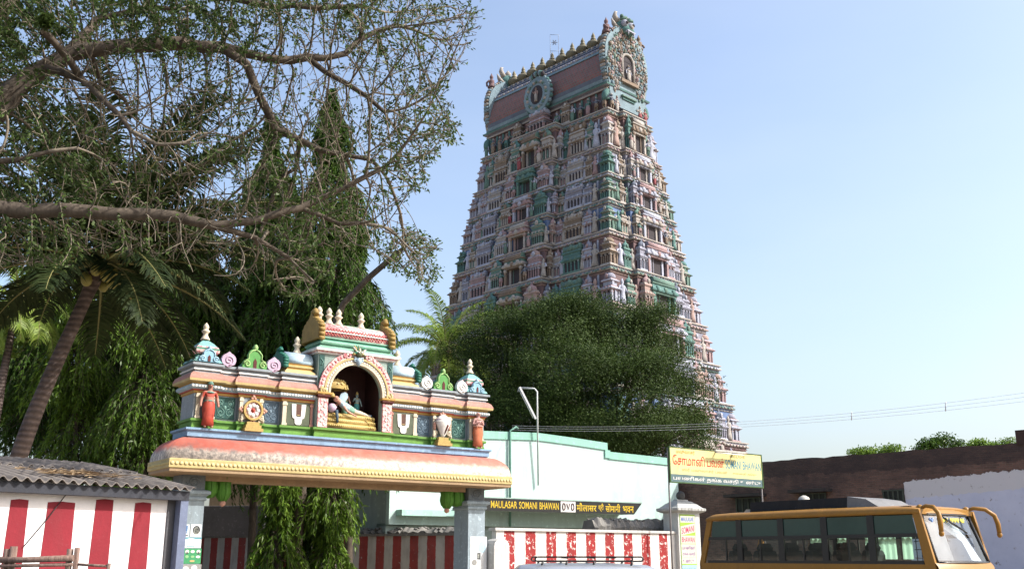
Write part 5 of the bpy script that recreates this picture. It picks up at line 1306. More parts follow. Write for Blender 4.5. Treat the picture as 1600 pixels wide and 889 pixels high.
# timber rail at the bottom left corner
tr = empty('timber_rail', (*at(70, 868, 11.0)[:2], 0), 0, label='rough timber rail on short posts in front of the striped shed', cat='rail')
wood = bark_mat('weathered_wood', (.09, .055, .045), (.24, .17, .14), 8, (3, 3, .6))
def loc_(px, py, Y=11.0): p = at(px, py, Y) - np.array([*at(70, 868, 11.0)[:2], 0]); return p
for px, t, r in ((12, 857, .035), (22, 853, .04), (110, 857, .035), (121, 855, .03)):
    a, b_ = loc_(px, t), loc_(px, 868); MB().tube([(a[0], a[1], 0), tuple(a)], r, 8).build('post', wood, tr)
a, b_ = loc_(-40, 877), loc_(118, 874.5)
MB().tube([tuple(a + [0, -.05, .02]), tuple((a + b_) / 2 + [0, -.05, .01]), tuple(b_ + [0, -.05, .02])], [.036, .03, .034], 8).tube([tuple(a + [0, -.06, -.05]), tuple(b_ + [0, -.06, -.045])], .018, 7).build('rail', wood, tr)
a, b_ = loc_(118, 881), loc_(170, 884)
MB().tube([tuple(a), tuple(b_)], .014, 7).tube([(b_[0], b_[1], 0), tuple(b_ + [0, 0, .03])], .02, 7).build('rail', wood, tr)

# ------------------------------------------------------------------ posters on the arch pillars
def poster(px0, px1, py0, py1, off, label, paint_fn, zsort=0):
    p0, p1 = AR.hit(px0, py1, off), AR.hit(px1, py0, off)
    cx, w, h = (p0[0] + p1[0]) / 2, abs(p1[0] - p0[0]), abs(p1[1] - p0[1])
    q = AR.P + AR.d * cx + AR.n * off
    e = empty('poster', (q[0], q[1], p0[1]), AR.yaw, label=label, cat='poster')
    paint_fn(e, w, h); return e
ppr = P_('poster_white', (.68, .70, .70), .08, .2, 3, .7)
def simple(bgc, shapes):
    def fn(e, w, h):
        MB().box(-w / 2, w / 2, -.003, .003, 0, h, 0).build('sheet', bgc, e)
        mb = MB(); mats = []
        for (x0, x1, z0, z1, mt, kind) in shapes:
            if mt not in mats: mats.append(mt)
            i = mats.index(mt)
            if kind == 'r': mb.box((x0 - .5) * w, (x1 - .5) * w, -.006, -.004, z0 * h, z1 * h, i)
            elif kind == 'o': mb.prism([((x0 + x1) / 2 * w - .5 * w + (x1 - x0) / 2 * w * math.cos(t), (z0 + z1) / 2 * h + (z1 - z0) / 2 * h * math.sin(t)) for t in [2 * math.pi * j / 12 for j in range(12)]], -.009, -.004, i)
        mb.build('print', mats, e)
    return fn
pb = P_('print_blue', (.06, .16, .34), .15, .1, 6); pt = P_('print_teal', (.10, .30, .36), .15, .1, 6); pg = P_('print_green', (.05, .26, .11), .15, .1, 6); pk = P_('print_black', (.05, .055, .06), .15, .1, 6); pw = P_('print_pale', (.60, .62, .56), .15, .1, 6)
OFF = -.058
poster(281, 296.5, 819, 838, OFF, 'white poster with a blue portrait panel, upper on the left arch pillar', simple(ppr, [(.06, .8, .28, .92, pb, 'r'), (.32, .6, .5, .86, pw, 'o'), (.22, .7, .28, .5, pw, 'o'), (.1, .9, .08, .16, pk, 'r')]))
poster(297, 315, 819, 838, OFF, 'white poster with an arched grey drawing, beside the blue portrait one', simple(ppr, [(.2, .9, .2, .9, pk, 'o'), (.3, .8, .14, .8, pw, 'o'), (.4, .7, .3, .7, pk, 'o'), (.45, .65, .35, .6, pw, 'o')]))
poster(281, 315, 839, 855, OFF, 'pale poster with a teal wavy heading, middle of the left arch pillar', simple(ppr, [(0, 1, .82, .98, pt, 'r'), (.3, .7, .7, .9, ppr, 'o'), (.08, .4, .2, .55, P_('print_aqua', (.45, .58, .58), .1, .1, 6), 'o'), (.6, .92, .25, .6, P_('print_aqua', (.45, .58, .58), .1, .1, 6), 'o'), (.3, .7, .08, .14, pt, 'r')]))
poster(285.5, 315, 856.5, 880, OFF, 'green poster with rows of small pale faces on the left arch pillar', simple(pg, [(.08, .3, .66, .92, pw, 'o'), (.14, .26, .62, .8, pk, 'o'), (.38, .62, .7, .9, pw, 'o'), (.72, .95, .66, .92, pw, 'o'), (.76, .9, .62, .78, pk, 'o'), (.1, .3, .36, .56, P_('print_lightgreen', (.22, .42, .2), .1, .1, 6), 'o'), (.4, .62, .38, .54, P_('print_lightgreen', (.22, .42, .2), .1, .1, 6), 'o'), (.7, .95, .36, .54, pw, 'o'), (.36, .66, .1, .24, yellow, 'o')]))
poster(281, 315, 881, 897, OFF, 'grey torn paper scraps low on the left arch pillar', simple(P_('torn_grey', (.30, .30, .29), .2, .3, 4), [(.1, .4, .3, .8, ppr, 'o'), (.5, .8, .4, .9, ppr, 'o')]))
poster(734.5, 760.5, 838, 889, OFF, 'peeling white and blue paper remains on the right arch pillar', simple(ppr, [(.1, .5, .66, .9, P_('print_aqua', (.45, .58, .58), .1, .1, 6), 'o'), (.5, .95, .5, .86, P_('print_paleblue', (.38, .52, .62), .1, .1, 6), 'o'), (.42, .62, .3, .5, pk, 'r'), (.46, .58, .34, .46, pw, 'r'), (.1, .4, .12, .3, P_('torn_grey', (.30, .30, .29), .2, .3, 4), 'o')]))

# ------------------------------------------------------------------ minibus
BY = math.atan2(-.798, .602)
bus = empty('minibus', (9.29, 22.75, 0), BY, label='orange minibus with tinted windows and a black roof carrier in front of the brick wall', cat='bus')
org = P_('bus_orange', (.33, .165, .03), .12, .25, 1.5, .4, 0)
org2 = plain('bus_orange_shade', (.40, .17, .03), .35, 0, .5)
blk = plain('bus_black', (.012, .012, .013), .35); rub = plain('rubber', (.02, .02, .02), .8)
def glass_mat(name, tint, refl=.12):
    m, n, l, b, out = new_mat(name); n.remove(b)
    t = n.new('ShaderNodeBsdfTransparent'); t.inputs[0].default_value = (*tint, 1)
    g = n.new('ShaderNodeBsdfGlossy'); g.inputs['Roughness'].default_value = .03
    tc = n.new('ShaderNodeTexCoord').outputs['Object']
    fz_ = n.new('ShaderNodeFresnel'); fz_.inputs[0].default_value = 1.5
    f = mth(n, l, 'ADD', fz_.outputs[0], mth(n, l, 'MULTIPLY', tex_noise(n, l, tc, 1.5, 3), refl))
    x = n.new('ShaderNodeMixShader'); l.new(f, x.inputs[0]); l.new(t.outputs[0], x.inputs[1]); l.new(g.outputs[0], x.inputs[2]); l.new(x.outputs[0], out.inputs[0])
    return m
gl_lo = glass_mat('side_glass', (.80, .88, .84), .05); gl_up = plain('tinted_green_glass', (.018, .05, .042), .12, 0, .6); gl_ws = glass_mat('windscreen_glass', (.80, .86, .88), .10)
BL, BWd = 6.9, 2.34
Z0, ZS, ZM, ZU, ZR = .45, 1.42, 2.06, 2.50, 2.68
for yy, nm in ((0, 'side_panel'), (BWd, 'side_panel')):
    y0, y1 = (0, .06) if yy == 0 else (BWd - .06, BWd)
    mb = MB().prism([(-BL, .55), (-.95, .55), (-.5, .50), (.05, .50), (.10, .9), (.02, ZS), (-BL - .0, ZS)], y0, y1, 0)
    mb.box(-BL + .05, -.3, y0 - .008 if yy == 0 else y0, y1 if yy == 0 else y1 + .008, ZS - .42, ZS - .36, 1)
    mb.build(nm, [org, org2], bus)
    pm = MB()
    for x in (-BL + 1.42, -BL + 2.78, -BL + 4.08, -BL + 5.38): pm.box(x - .09, x + .09, y0 + .005, y1 - .005, ZS, ZU + .02, 0)
    pm.box(-BL + .3, -.3, y0 + .006, y1 - .006, ZM - .05, ZM + .03, 0).box(-BL + .3, -.25, y0 + .006, y1 - .006, ZS - .01, ZS + .07, 0)
    for x in (-BL + .95, -BL + 2.1, -BL + 3.45, -BL + 4.75): pm.box(x - .02, x + .02, y0 + .012, y1 - .012, ZS, ZM, 0)
    pm.build('window_frame', blk, bus)
    MB().prism([(-BL, ZS), (-BL + .16, ZS), (-BL + .50, ZU + .02), (-BL + .35, ZU + .1)], y0, y1, 0).build('rear_corner_post', org, bus)
    MB().prism([(-.22, ZS), (.03, ZS), (-.24, ZU + .12), (-.42, ZU + .12)], y0 - .004, y1 + .004, 0).build('front_corner_post', org, bus)
    MB().add([(-BL + .45, (y0 + y1) / 2, ZM), (-.36, (y0 + y1) / 2, ZM), (-.44, (y0 + y1) / 2, ZU), (-BL + .5, (y0 + y1) / 2, ZU)], [(0, 1, 2, 3)]).build('upper_window', gl_up if yy == 0 else gl_lo, bus)
    MB().add([(-BL + .18, (y0 + y1) / 2, ZS), (-.2, (y0 + y1) / 2, ZS), (-.34, (y0 + y1) / 2, ZM), (-BL + .45, (y0 + y1) / 2, ZM)], [(0, 1, 2, 3)]).build('lower_window', gl_lo, bus)
# rear and floor
MB().prism([(0, .55), (BWd, .55), (BWd, ZS), (0, ZS)], -.03, .03, 0).build('rear_panel', org, bus, 0, (-BL + .03, 0, 0), (0, 0, math.pi / 2))
MB().box(-BL, -.1, .06, BWd - .06, .55, .68, 0).build('floor_plate', blk, bus)
mb = MB(); rows = []
for i in range(13):
    t = math.pi * i / 12; y = BWd / 2 - (BWd / 2 + .02) * math.copysign(abs(math.cos(t)) ** .35, math.cos(t)); z = ZU + .02 + .19 * math.sin(t) ** .6
    rows.append((y, z))
L = []
for x, dz in ((-BL + .30, -.05), (-BL + .45, .0), (-BL + .9, .02), (-3.0, .035), (-.9, .02), (-.45, 0.0), (-.25, -.05)):
    L.append([(x, y, z + dz * (z - ZU) / .19) for y, z in rows])
mb.loops(L, 0, True, True, True)
mb.build('roof', org, bus)
# front: windscreen leaning back, cap above, dashboard, bonnet panel
ws = [(.04, .10, ZS + .02), (.04, BWd - .10, ZS + .02), (-.30, BWd - .20, ZU + .02), (-.30, .20, ZU + .02)]
wm = MB(); L = []
for i in range(4 + 1):
    row = []
    for j in range(9):
        u = j / 8; v = i / 4
        y = (.10 + .10 * v) + (BWd - .20 - .20 * v) * u; bow = .16 * (1 - (2 * u - 1) ** 2)
        row.append((.03 - .33 * v + bow * (1 - .3 * v) , y, ZS + .03 + (ZU - ZS - .02) * v))
    L.append(row)
wm.loops(L, 0, False, False, True, False); wm.build('windscreen', gl_ws, bus)
fm = MB()
fm.tube([L[0][j] for j in range(9)] , .035, 6, 0); fm.tube([L[4][j] for j in range(9)], .03, 6, 0)
fm.tube([L[i][0] for i in range(5)], .03, 6, 0); fm.tube([L[i][8] for i in range(5)], .045, 6, 0)
fm.build('windscreen_frame', blk, bus)
mb = MB(); Lc = []
for v, dz, dx in ((0, -.0, .02), (.5, .09, -.05), (1, .16, -.22), (1, .19, -.5)):
    Lc.append([(L[4][j][0] + dx, (L[4][j][1] - BWd / 2) * (1.10 - .05 * v) + BWd / 2, ZU + .04 + dz) for j in range(9)])
mb.loops(Lc, 0, False, False, True, False); mb.build('front_cap', org, bus)
mb = MB(); Lc = []
for z, k in ((.5, .10), (.8, .16), (1.1, .14), (ZS - .04, .06), (ZS + .03, .0)):
    Lc.append([(L[0][j][0] + k, (L[0][j][1] - BWd / 2) * 1.10 + BWd / 2, z) for j in range(9)])
mb.loops(Lc, 0, False, False, True, False); fp = mb.build('front_panel', org, bus)
for y in (.32, BWd - .32):
    c = MB().lathe([(.15, 0), (.14, .03), (.08, .06), (.001, .07)], (0, 0, 0), 14, 0)
    c.build('headlight', plain('lamp_glass', (.6, .6, .58), .1), bus, 0, (.24, y, .82), (0, math.pi / 2, 0))
MB().box(-.9, -.05, .12, BWd - .12, ZS - .25, ZS - .02, 0).build('dashboard', blk, bus)
# sun blind, stickers and wiper
def wsp(u, v, o=.02):
    y = (.10 + .10 * v) + (BWd - .20 - .20 * v) * u; bow = .16 * (1 - (2 * u - 1) ** 2)
    return (.03 - .33 * v + bow * (1 - .3 * v) + o, y, ZS + .03 + (ZU - ZS - .02) * v)
cm = P_('blind_white', (.80, .82, .84), .1, .1, 3, .7)
MB().add([wsp(u, v, -.05) for u, v in ((.04, .05), (.27, .05), (.28, .4), (.30, .72), (.56, .44), (.60, .05), (.84, .03), (.68, .55), (.56, .84), (.05, .84))], [tuple(range(10))]).build('sun_blind', cm, bus)
sm = MB()
for i, u in enumerate((.10, .24, .30, .36, .47, .53, .60, .70, .74)):
    for k in range(3):
        p = wsp(u + .02 * k, .90 - .03 * (k % 2), .012); sm.ball(p, .035, 0 if i else 1, 7, 4, .25, 1, 1.2)
sm.build('sticker', [P_('sticker_yellow', (.70, .62, .12), .1, .0, 4), P_('sticker_blue', (.15, .25, .5), .1, 0, 4)], bus)
MB().tube([wsp(.30, .97, .04), wsp(.42, .80, .05), wsp(.66, .64, .05)], .014, 5, 0).tube([wsp(.34, .92, .045), wsp(.50, .78, .05), wsp(.68, .62, .045)], .018, 5, 0).build('wiper', blk, bus)
# mirror arms
for y0, dy, cx in ((.22, -.10, 1), (BWd - .16, .42, 1)):
    s = 1 if dy > 0 else -1
    pth = [(-.34, y0, ZU + .14), (-.18, y0 + dy * .15, ZU + .19), (.02, y0 + dy * .5, ZU + .16), (.15, y0 + dy * .85, ZU + .02), (.18, y0 + dy * 1.0, ZU - .18), (.18, y0 + dy * 1.04, ZU - .42)]
    MB().tube(pth, [.04, .045, .05, .054, .058, .05], 9, 0).ball(pth[-1], .066, 0, 9, 5, .9, 1, 1.1).ball(pth[0], .09, 0, 9, 6).build('mirror_arm', org, bus)
# seats, far curtains
seat_m = plain('seat_cloth', (.03, .035, .035), .8)
for i, x in enumerate((-BL + .9, -BL + 1.75, -BL + 2.6, -BL + 3.45, -BL + 4.3)):
    for y in (.15, 1.15):
        mb = MB().plan(rect(x, x + .14, y, y + .80), [(-.02, 1.0), (0, 1.1), (.0, 1.62), (-.03, 1.72), (-.05, 1.74)], 0).box(x, x + .5, y, y + .8, .95, 1.08, 0).box(x + .1, x + .4, y + .1, y + .7, .68, .95, 0)
        mb.plan(rect(x + .02, x + .12, y + .18, y + .62), [(0, 1.72), (.02, 1.80), (-.03, 1.92)], 0)
        mb.build('seat', seat_m, bus)
cur = leaf_mat('curtain_mint', (.50, .74, .58), (.55, .78, .62), .65, .8)
for xa, xb_ in ((-4.9, -4.3), (-4.05, -3.75), (-3.2, -2.3), (-2.15, -1.85)):
    L = []; nn = int((xb_ - xa) / .04)
    for i in range(nn + 1):
        x = xa + (xb_ - xa) * i / nn; L.append([(x, BWd - .10 + .02 * math.sin(i * 1.6), ZS + .1), (x, BWd - .10 + .02 * math.sin(i * 1.6 + .5), ZM + .0)])
    MB().loops(L, 0, False, False, True, False).build('curtain', cur, bus)
gm = MB()
for i in range(7): gm.tube([(-1.75 + i * .14, BWd - .12, ZS + .05), (-1.75 + i * .14, BWd - .12, ZM)], .012, 5)
for z in (1.55, 1.75, 1.95): gm.tube([(-1.8, BWd - .12, z), (-.85, BWd - .12, z)], .01, 5)
gm.build('window_bars', blk, bus)
sw = MB().tube([(-.75 + .06 * math.sin(t), 1.45 + .2 * math.cos(t), ZS + .12 + .17 * math.sin(t)) for t in [2 * math.pi * j / 14 for j in range(15)]], .018, 6).tube([(-.75, 1.45, ZS + .1), (-.5, 1.45, ZS - .2)], .02, 6); sw.build('steering_wheel', blk, bus)
for x in (-BL + 1.3, -1.15):
    for y in (.02, BWd - .26):
        o = MB().lathe([(.24, 0), (.40, .0), (.43, .05), (.43, .19), (.40, .24), (.24, .24)], (0, 0, 0), 20, 0).lathe([(.23, .03), (.23, .05), (.08, .0)], (0, 0, 0), 16, 1)
        o.build('wheel', [rub, plain('rim_grey', (.3, .3, .3), .4, .5)], bus, 0, (x, y + .24, .43), (math.pi / 2, 0, 0))
# roof carrier: a black load box with a pale sloping front
cb = MB().prism_x([(.35, ZR), (BWd - .35, ZR), (BWd - .40, ZR + .30), (.40, ZR + .30)], -5.35, -2.35, 0, 0)
cb.build('roof_carrier', P_('tarpaulin_black', (.014, .014, .016), .3, .3, 2, .6), bus)
MB().add([(-2.345, .35, ZR), (-2.345, BWd - .35, ZR), (-1.45, BWd - .38, ZR + .02), (-1.45, .38, ZR + .02), (-2.345, .40, ZR + .32), (-2.345, BWd - .40, ZR + .32), (-1.85, BWd - .42, ZR + .24), (-1.85, .42, ZR + .24)], [(3, 2, 1, 0), (4, 7, 6, 5), (0, 4, 5, 1), (0, 3, 7, 4), (3, 2, 6, 7), (1, 5, 6, 2)], 0).build('carrier_front', P_('carrier_grey', (.20, .20, .20), .2, .3, 3, .6), bus)
MB().lathe([(.16, 0), (.16, .04), (.12, .11), (.05, .15), (.001, .16)], (-4.2, BWd / 2, ZR + .30), 12, 0).build('roof_vent', P_('vent_white', (.55, .53, .47), .1, .3, 3), bus)
MB().prism([(-5.75, ZR - .02), (-5.35, ZR - .02), (-5.35, ZR + .12), (-5.6, ZR + .13)], .5, 1.3, 0).build('carrier_rear', P_('vent_white', (.55, .53, .47), .1, .3, 3), bus)

# ------------------------------------------------------------------ car whose roof shows at the bottom edge
cy = 15.5
cc = at(918, 868, cy)
car = empty('parked_car', (cc[0], cc[1], 0), math.radians(2), label='silver car roof with a black tubular roof rack at the bottom edge', cat='car')
silver = plain('car_silver', (.48, .50, .52), .28, .7, .5)
L = []
def carsec(x, zs):  # cross section loops along x: (half width, z) pairs
    return [(x, -w_, z) for w_, z in zs] + [(x, w_, z) for w_, z in zs[::-1]]
for x, zs in ((-2.05, [(.62, .45), (.72, .55), (.72, .75), (.60, .85)]), (-1.95, [(.70, .32), (.78, .5), (.78, .86), (.66, .95)]), (-1.0, [(.74, .28), (.82, .5), (.82, .9), (.72, .97)]), (1.2, [(.74, .28), (.82, .5), (.82, .92), (.72, .98)]), (1.95, [(.72, .3), (.80, .5), (.79, .88), (.66, .95)]), (2.05, [(.62, .42), (.70, .55), (.70, .78), (.60, .86)])):
    L.append(carsec(x, zs))
MB().loops(L, 0, True, True, True).build('body', silver, car)
L = []
for x, zs in ((-1.10, [(.60, .95), (.60, 1.36), (.52, 1.40), (.2, 1.41)]), (-1.02, [(.68, .95), (.62, 1.38), (.54, 1.455), (.2, 1.475)]), (-.6, [(.70, .95), (.63, 1.40), (.55, 1.475), (.2, 1.50)]), (.3, [(.70, .95), (.63, 1.40), (.55, 1.475), (.2, 1.50)]), (.85, [(.70, .95), (.62, 1.38), (.54, 1.45), (.2, 1.47)]), (1.12, [(.68, .95), (.58, 1.30), (.50, 1.36), (.2, 1.375)])):
    L.append(carsec(x, zs))
MB().loops(L, 0, True, True, True).build('cabin_roof', silver, car)
for s in (-1, 1):
    for a, b_ in ((-.95, -.05), (.02, .85)):
        MB().add([(a, s * .712, 1.0), (b_, s * .712, 1.0), (b_ - .05, s * .652, 1.34), (a + .05, s * .652, 1.34)], [(0, 1, 2, 3)]).build('window', plain('car_glass', (.02, .025, .03), .08), car)
    for x in (-1.3, 1.3):
        MB().lathe([(.18, 0), (.29, 0), (.31, .04), (.31, .16), (.29, .19), (.18, .19)], (0, 0, 0), 18, 0).lathe([(.18, .02), (.05, .0), (.001, .0)], (0, 0, 0), 12, 1).build('wheel', [rub, plain('rim_grey', (.3, .3, .3), .4, .5)], car, 0, (x, s * .80 + (.10 if s > 0 else .10), .31), (math.pi / 2, 0, 0))
rk = MB()
for s in (-1, 1):
    y = s * .50; cap = []
    for j in range(9): t = math.pi / 2 + math.pi * j / 8; cap.append((-.78 + .035 * math.cos(t), y, 1.555 + .03 * math.sin(t)))
    for j in range(9): t = -math.pi / 2 + math.pi * j / 8; cap.append((.72 + .035 * math.cos(t), y, 1.555 + .03 * math.sin(t)))
    rk.tube(cap + [cap[0]], .013, 6)
    for x in (-.70, -.35, .05, .60): rk.tube([(x - .03, y * 1.05, 1.45), (x, y, 1.53)], .016, 6)
for x in (-.35, .05, .35): rk.tube([(x, -.5, 1.575), (x, .5, 1.575)], .014, 6)
rk.build('roof_rack', blk, car)
# ------------------------------------------------------------------ vegetation
rng = np.random.default_rng(7)
def unit(a): return a / np.maximum(np.linalg.norm(a, axis=-1, keepdims=True), 1e-9)
def leaf_quads(P, D, L, Wd, droop=0.0, face=None):
    """diamond leaves: base P, direction D, length L, width Wd"""
    n_ = len(P); D = unit(D)
    R = rng.normal(size=(n_, 3)) if face is None else unit(face) + rng.normal(size=(n_, 3)) * .45; S = unit(np.cross(D, R)); N = np.cross(D, S)
    L = np.broadcast_to(L, (n_,))[:, None]; Wd = np.broadcast_to(Wd, (n_,))[:, None]
    mid = P + D * L * .45 + N * L * .06
    tip = P + D * L; tip[:, 2] -= (droop * L[:, 0])
    V = np.stack([P, mid + S * Wd * .5, tip, mid - S * Wd * .5], 1).reshape(-1, 3)
    F = np.arange(n_ * 4).reshape(-1, 4)
    return V, F
class Tubes:                                               # many thin tapered tubes in one mesh
    def __init__(s): s.V = []; s.F = []; s.k = 0
    def add(s, path, rad, n=4):
        path = np.asarray(path, float); m_ = len(path)
        T = np.empty_like(path); T[1:-1] = path[2:] - path[:-2]; T[0] = path[1] - path[0]; T[-1] = path[-1] - path[-2]; T = unit(T)
        ref = np.array([0., 0, 1]) if abs(T[0, 2]) < .9 else np.array([1., 0, 0])
        A = unit(np.cross(T, ref)); B = np.cross(T, A)
        ang = 2 * np.pi * np.arange(n) / n
        rad = np.broadcast_to(rad, (m_,))
        ring_ = path[:, None, :] + rad[:, None, None] * (A[:, None, :] * np.cos(ang)[None, :, None] + B[:, None, :] * np.sin(ang)[None, :, None])
        s.V.append(ring_.reshape(-1, 3))
        i = np.arange(m_ - 1)[:, None] * n; j = np.arange(n)[None, :]; j2 = (j + 1) % n
        s.F.append((np.stack([i + j, i + j2, i + n + j2, i + n + j], -1).reshape(-1, 4)) + s.k); s.k += m_ * n
    def build(s, name, mat, parent=None):
        return mesh_np(name, np.concatenate(s.V), np.concatenate(s.F), mat, parent, True)
bark_pale = bark_mat('pale_bark', (.038, .030, .024), (.13, .105, .08), 5, (1, 1, .5))
bark_dark = bark_mat('dark_bark', (.035, .028, .022), (.11, .09, .07), 5, (1, 1, .4))
bark_palm = bark_mat('palm_bark', (.06, .045, .04), (.17, .13, .115), 3, (1, 1, 1.5), True)

def colonize(nodes, parent, attr, D, di, dk, iters, grav=0.0, jit=.25, mom=0.0):
    """space colonisation: grows nodes toward attraction points"""
    N = [np.array(p) for p in nodes]; par = list(parent)
    A = attr.copy(); nn = np.full(len(A), -1); nd = np.full(len(A), 1e9)
    new = list(range(len(N)))
    for it in range(iters):
        for b0 in range(0, len(new), 400):
            idx = new[b0:b0 + 400]; Q = np.array([N[i] for i in idx])
            d2 = ((A[:, None, :] - Q[None]) ** 2).sum(-1); j = d2.argmin(1); dm = np.sqrt(d2[np.arange(len(A)), j])
            m_ = dm < nd; nd[m_] = dm[m_]; nn[m_] = np.array(idx)[j[m_]]
        keep = nd > dk
        A, nn, nd = A[keep], nn[keep], nd[keep]
        if not len(A): break
        act = nd < di
        if not act.any(): break
        src = nn[act]; dv = unit(A[act] - np.array(N)[src])
        new = []
        order = np.argsort(src); src = src[order]; dv = dv[order]
        us, st_ = np.unique(src, return_index=True); sums = np.add.reduceat(dv, st_, axis=0)
        for i, v in zip(us, sums):
            v = v / (np.linalg.norm(v) + 1e-9) + rng.normal(size=3) * jit
            if mom and par[i] >= 0: v = v + mom * unit(N[i] - N[par[i]])
            v[2] += grav; v /= np.linalg.norm(v) + 1e-9
            N.append(N[i] + v * D); par.append(int(i)); new.append(len(N) - 1)
        if len(N) > 42000: break
    return np.array(N), np.array(par)
def tree_tubes(N, par, r_tip, expo, rmin_fixed=None, base_r=None):
    n_ = len(N); ch = [[] for _ in range(n_)]
    for i, p in enumerate(par):
        if p >= 0: ch[p].append(i)
    R = np.zeros(n_); order = []
    stk_ = [i for i in range(n_) if par[i] < 0]
    while stk_:
        i = stk_.pop(); order.append(i); stk_.extend(ch[i])
    for i in reversed(order):
        R[i] = r_tip if not ch[i] else (sum(R[c] ** expo for c in ch[i])) ** (1 / expo)
    if rmin_fixed:
        for i, r in rmin_fixed.items(): R[i] = max(R[i], r)
    return R, ch

# --- overhanging tree on the left: bare grey limbs, dense twigs, small leaves at the tips
LIMK = .82
lim = [
    [(-420, 420, 12.6, .34), (-250, 330, 12.8, .32), (-110, 240, 13, .29), (0, 160, 13.2, .20), (50, 118, 13.3, .17), (110, 84, 13.4, .15), (200, 72, 13.6, .14), (280, 68, 13.8, .13), (345, 74, 14, .11), (385, 100, 14.1, .085), (405, 150, 14.2, .07), (432, 203, 14.4, .05)],
    [(345, 74, 14, .09), (420, 92, 14.2, .07), (480, 90, 14.4, .06), (540, 84, 14.6, .05), (562, 62, 14.7, .035), (620, 40, 14.9, .022)],
    [(-420, 420, 12.6, .30), (-200, 350, 12.2, .22), (-80, 328, 12.2, .18), (0, 326, 12.3, .14), (90, 328, 12.4, .125), (180, 335, 12.6, .11), (270, 338, 12.8, .10), (335, 353, 13, .08), (400, 345, 13.2, .06), (470, 325, 13.4, .045), (540, 292, 13.6, .03), (600, 262, 13.8, .02)],
    [(335, 353, 13, .06), (400, 372, 13.3, .04), (450, 402, 13.5, .03), (490, 440, 13.6, .02)],
    [(70, 106, 13.3, .07), (125, 122, 13.0, .055), (165, 160, 12.8, .045), (205, 205, 12.7, .03), (245, 226, 12.6, .02)],
    [(-110, 240, 13, .18), (-40, 60, 13.6, .12), (40, -20, 14, .10), (160, -30, 14.2, .08), (300, -10, 14.5, .06), (430, 12, 14.8, .045), (560, 10, 15, .03)],
    [(110, 84, 13.4, .08), (150, 30, 13.8, .06), (230, 10, 14, .045), (330, 25, 14.3, .03)],
    [(-200, 350, 12.2, .12), (-60, 262, 12.2, .07), (30, 250, 12.3, .045), (120, 232, 12.4, .03)],
    [(480, 90, 14.4, .04), (540, 130, 14.5, .03), (600, 175, 14.6, .02)], [(432, 203, 14.4, .035), (500, 235, 14.5, .025), (580, 250, 14.6, .018)],
    [(470, 325, 13.4, .03), (530, 350, 13.6, .022), (600, 355, 13.8, .015)],
]
nodes = []; par = []; fixed = {}
tb = (-9.9, 12.8)
base_path = [(-10.2, 12.9, 0, .42), (-10.1, 12.9, 1.6, .36), (-9.95, 12.8, 3.4, .34)]
for i, q in enumerate(base_path): nodes.append(np.array(q[:3])); par.append(i - 1); fixed[i] = q[3]
key = {}
def seed(px, py, Y, r, p):
    r = r * LIMK if px > -150 else r
    k = (px, py)
    if k in key: return key[k]
    tgt = at(px, py, Y)
    last = p; start = nodes[p]; d = np.linalg.norm(tgt - start); m_ = max(1, int(d / .28)); r0 = fixed.get(p, r)
    for i in range(1, m_ + 1):
        t = i / m_; q = start + (tgt - start) * t + (rng.normal(size=3) * .022 if i < m_ else 0)
        nodes.append(q); par.append(last); last = len(nodes) - 1; fixed[last] = (r0 + (r - r0) * t)
    key[k] = last
    return last
for L in lim:
    p = key.get((L[0][0], L[0][1]), 2)
    for q in L: p = seed(*q, p)
hull = [(-60, -60), (300, -60), (560, -50), (700, -10), (752, 14), (758, 45), (728, 75), (735, 95), (690, 130), (712, 165), (720, 210), (690, 245), (655, 262), (678, 285), (640, 312), (610, 330), (650, 355), (688, 385), (672, 420), (685, 452), (640, 440), (585, 400), (530, 395), (510, 440), (480, 478), (440, 455), (380, 440), (300, 420), (230, 405), (150, 395), (60, 420), (-60, 440)]
def inside(px, py, poly):
    c_ = False; j = len(poly) - 1
    for i in range(len(poly)):
        if (poly[i][1] > py) != (poly[j][1] > py) and px < (poly[j][0] - poly[i][0]) * (py - poly[i][1]) / (poly[j][1] - poly[i][1]) + poly[i][0]: c_ = not c_
        j = i
    return c_
att = []
while len(att) < 17500:
    px, py = rng.uniform(-60, 760), rng.uniform(-60, 480)
    if not inside(px, py, hull): continue
    if px < 120 and rng.random() < .15: continue
    if 150 < px < 600 and 395 < py and rng.random() < .5: continue
    att.append(at(px, py, 14.0 + .6 * (px / 700) + rng.uniform(-2.0, 2.2)))
att = np.array(att)
N_, par_ = colonize(nodes, par, att, .13, 2.0, .165, 300, -.04, .16, .75)
nseed = len(nodes); mc = np.full(len(N_), -1)
for i in range(len(N_) - 1, -1, -1):
    if par_[i] >= 0: mc[par_[i]] = i if mc[par_[i]] < 0 else min(mc[par_[i]], i)
for _ in range(4):                                        # smooth the grown twigs into flowing curves
    M_ = N_.copy(); ok = np.arange(len(N_)); ok = ok[(ok >= nseed) & (mc[ok] >= 0)]
    M_[ok] = N_[ok] * .4 + N_[par_[ok]] * .3 + N_[mc[ok]] * .3; N_ = M_
R_, ch = tree_tubes(N_, par_, .0056, 2.55, fixed)
ovt = empty('overhanging_tree', (-10.2, 12.9, 0), 0, label='overhanging tree with long bare grey limbs, dense twigs and small leaves', cat='tree')
def chains(N, par, ch, R, sel):
    out_ = []
    started = set()
    for i in range(len(N)):
        p = par[i]
        if p < 0: continue
        big = max(ch[p], key=lambda c: R[c])
        if big == i and par[p] >= 0: continue               # continues its parent's chain
        path = [p, i]
        while ch[path[-1]]: path.append(max(ch[path[-1]], key=lambda c: R[c]))
        out_.append(path)
    return out_
limb_t, twig_t = Tubes(), Tubes()
OFFS = np.array([-10.2, 12.9, 0])
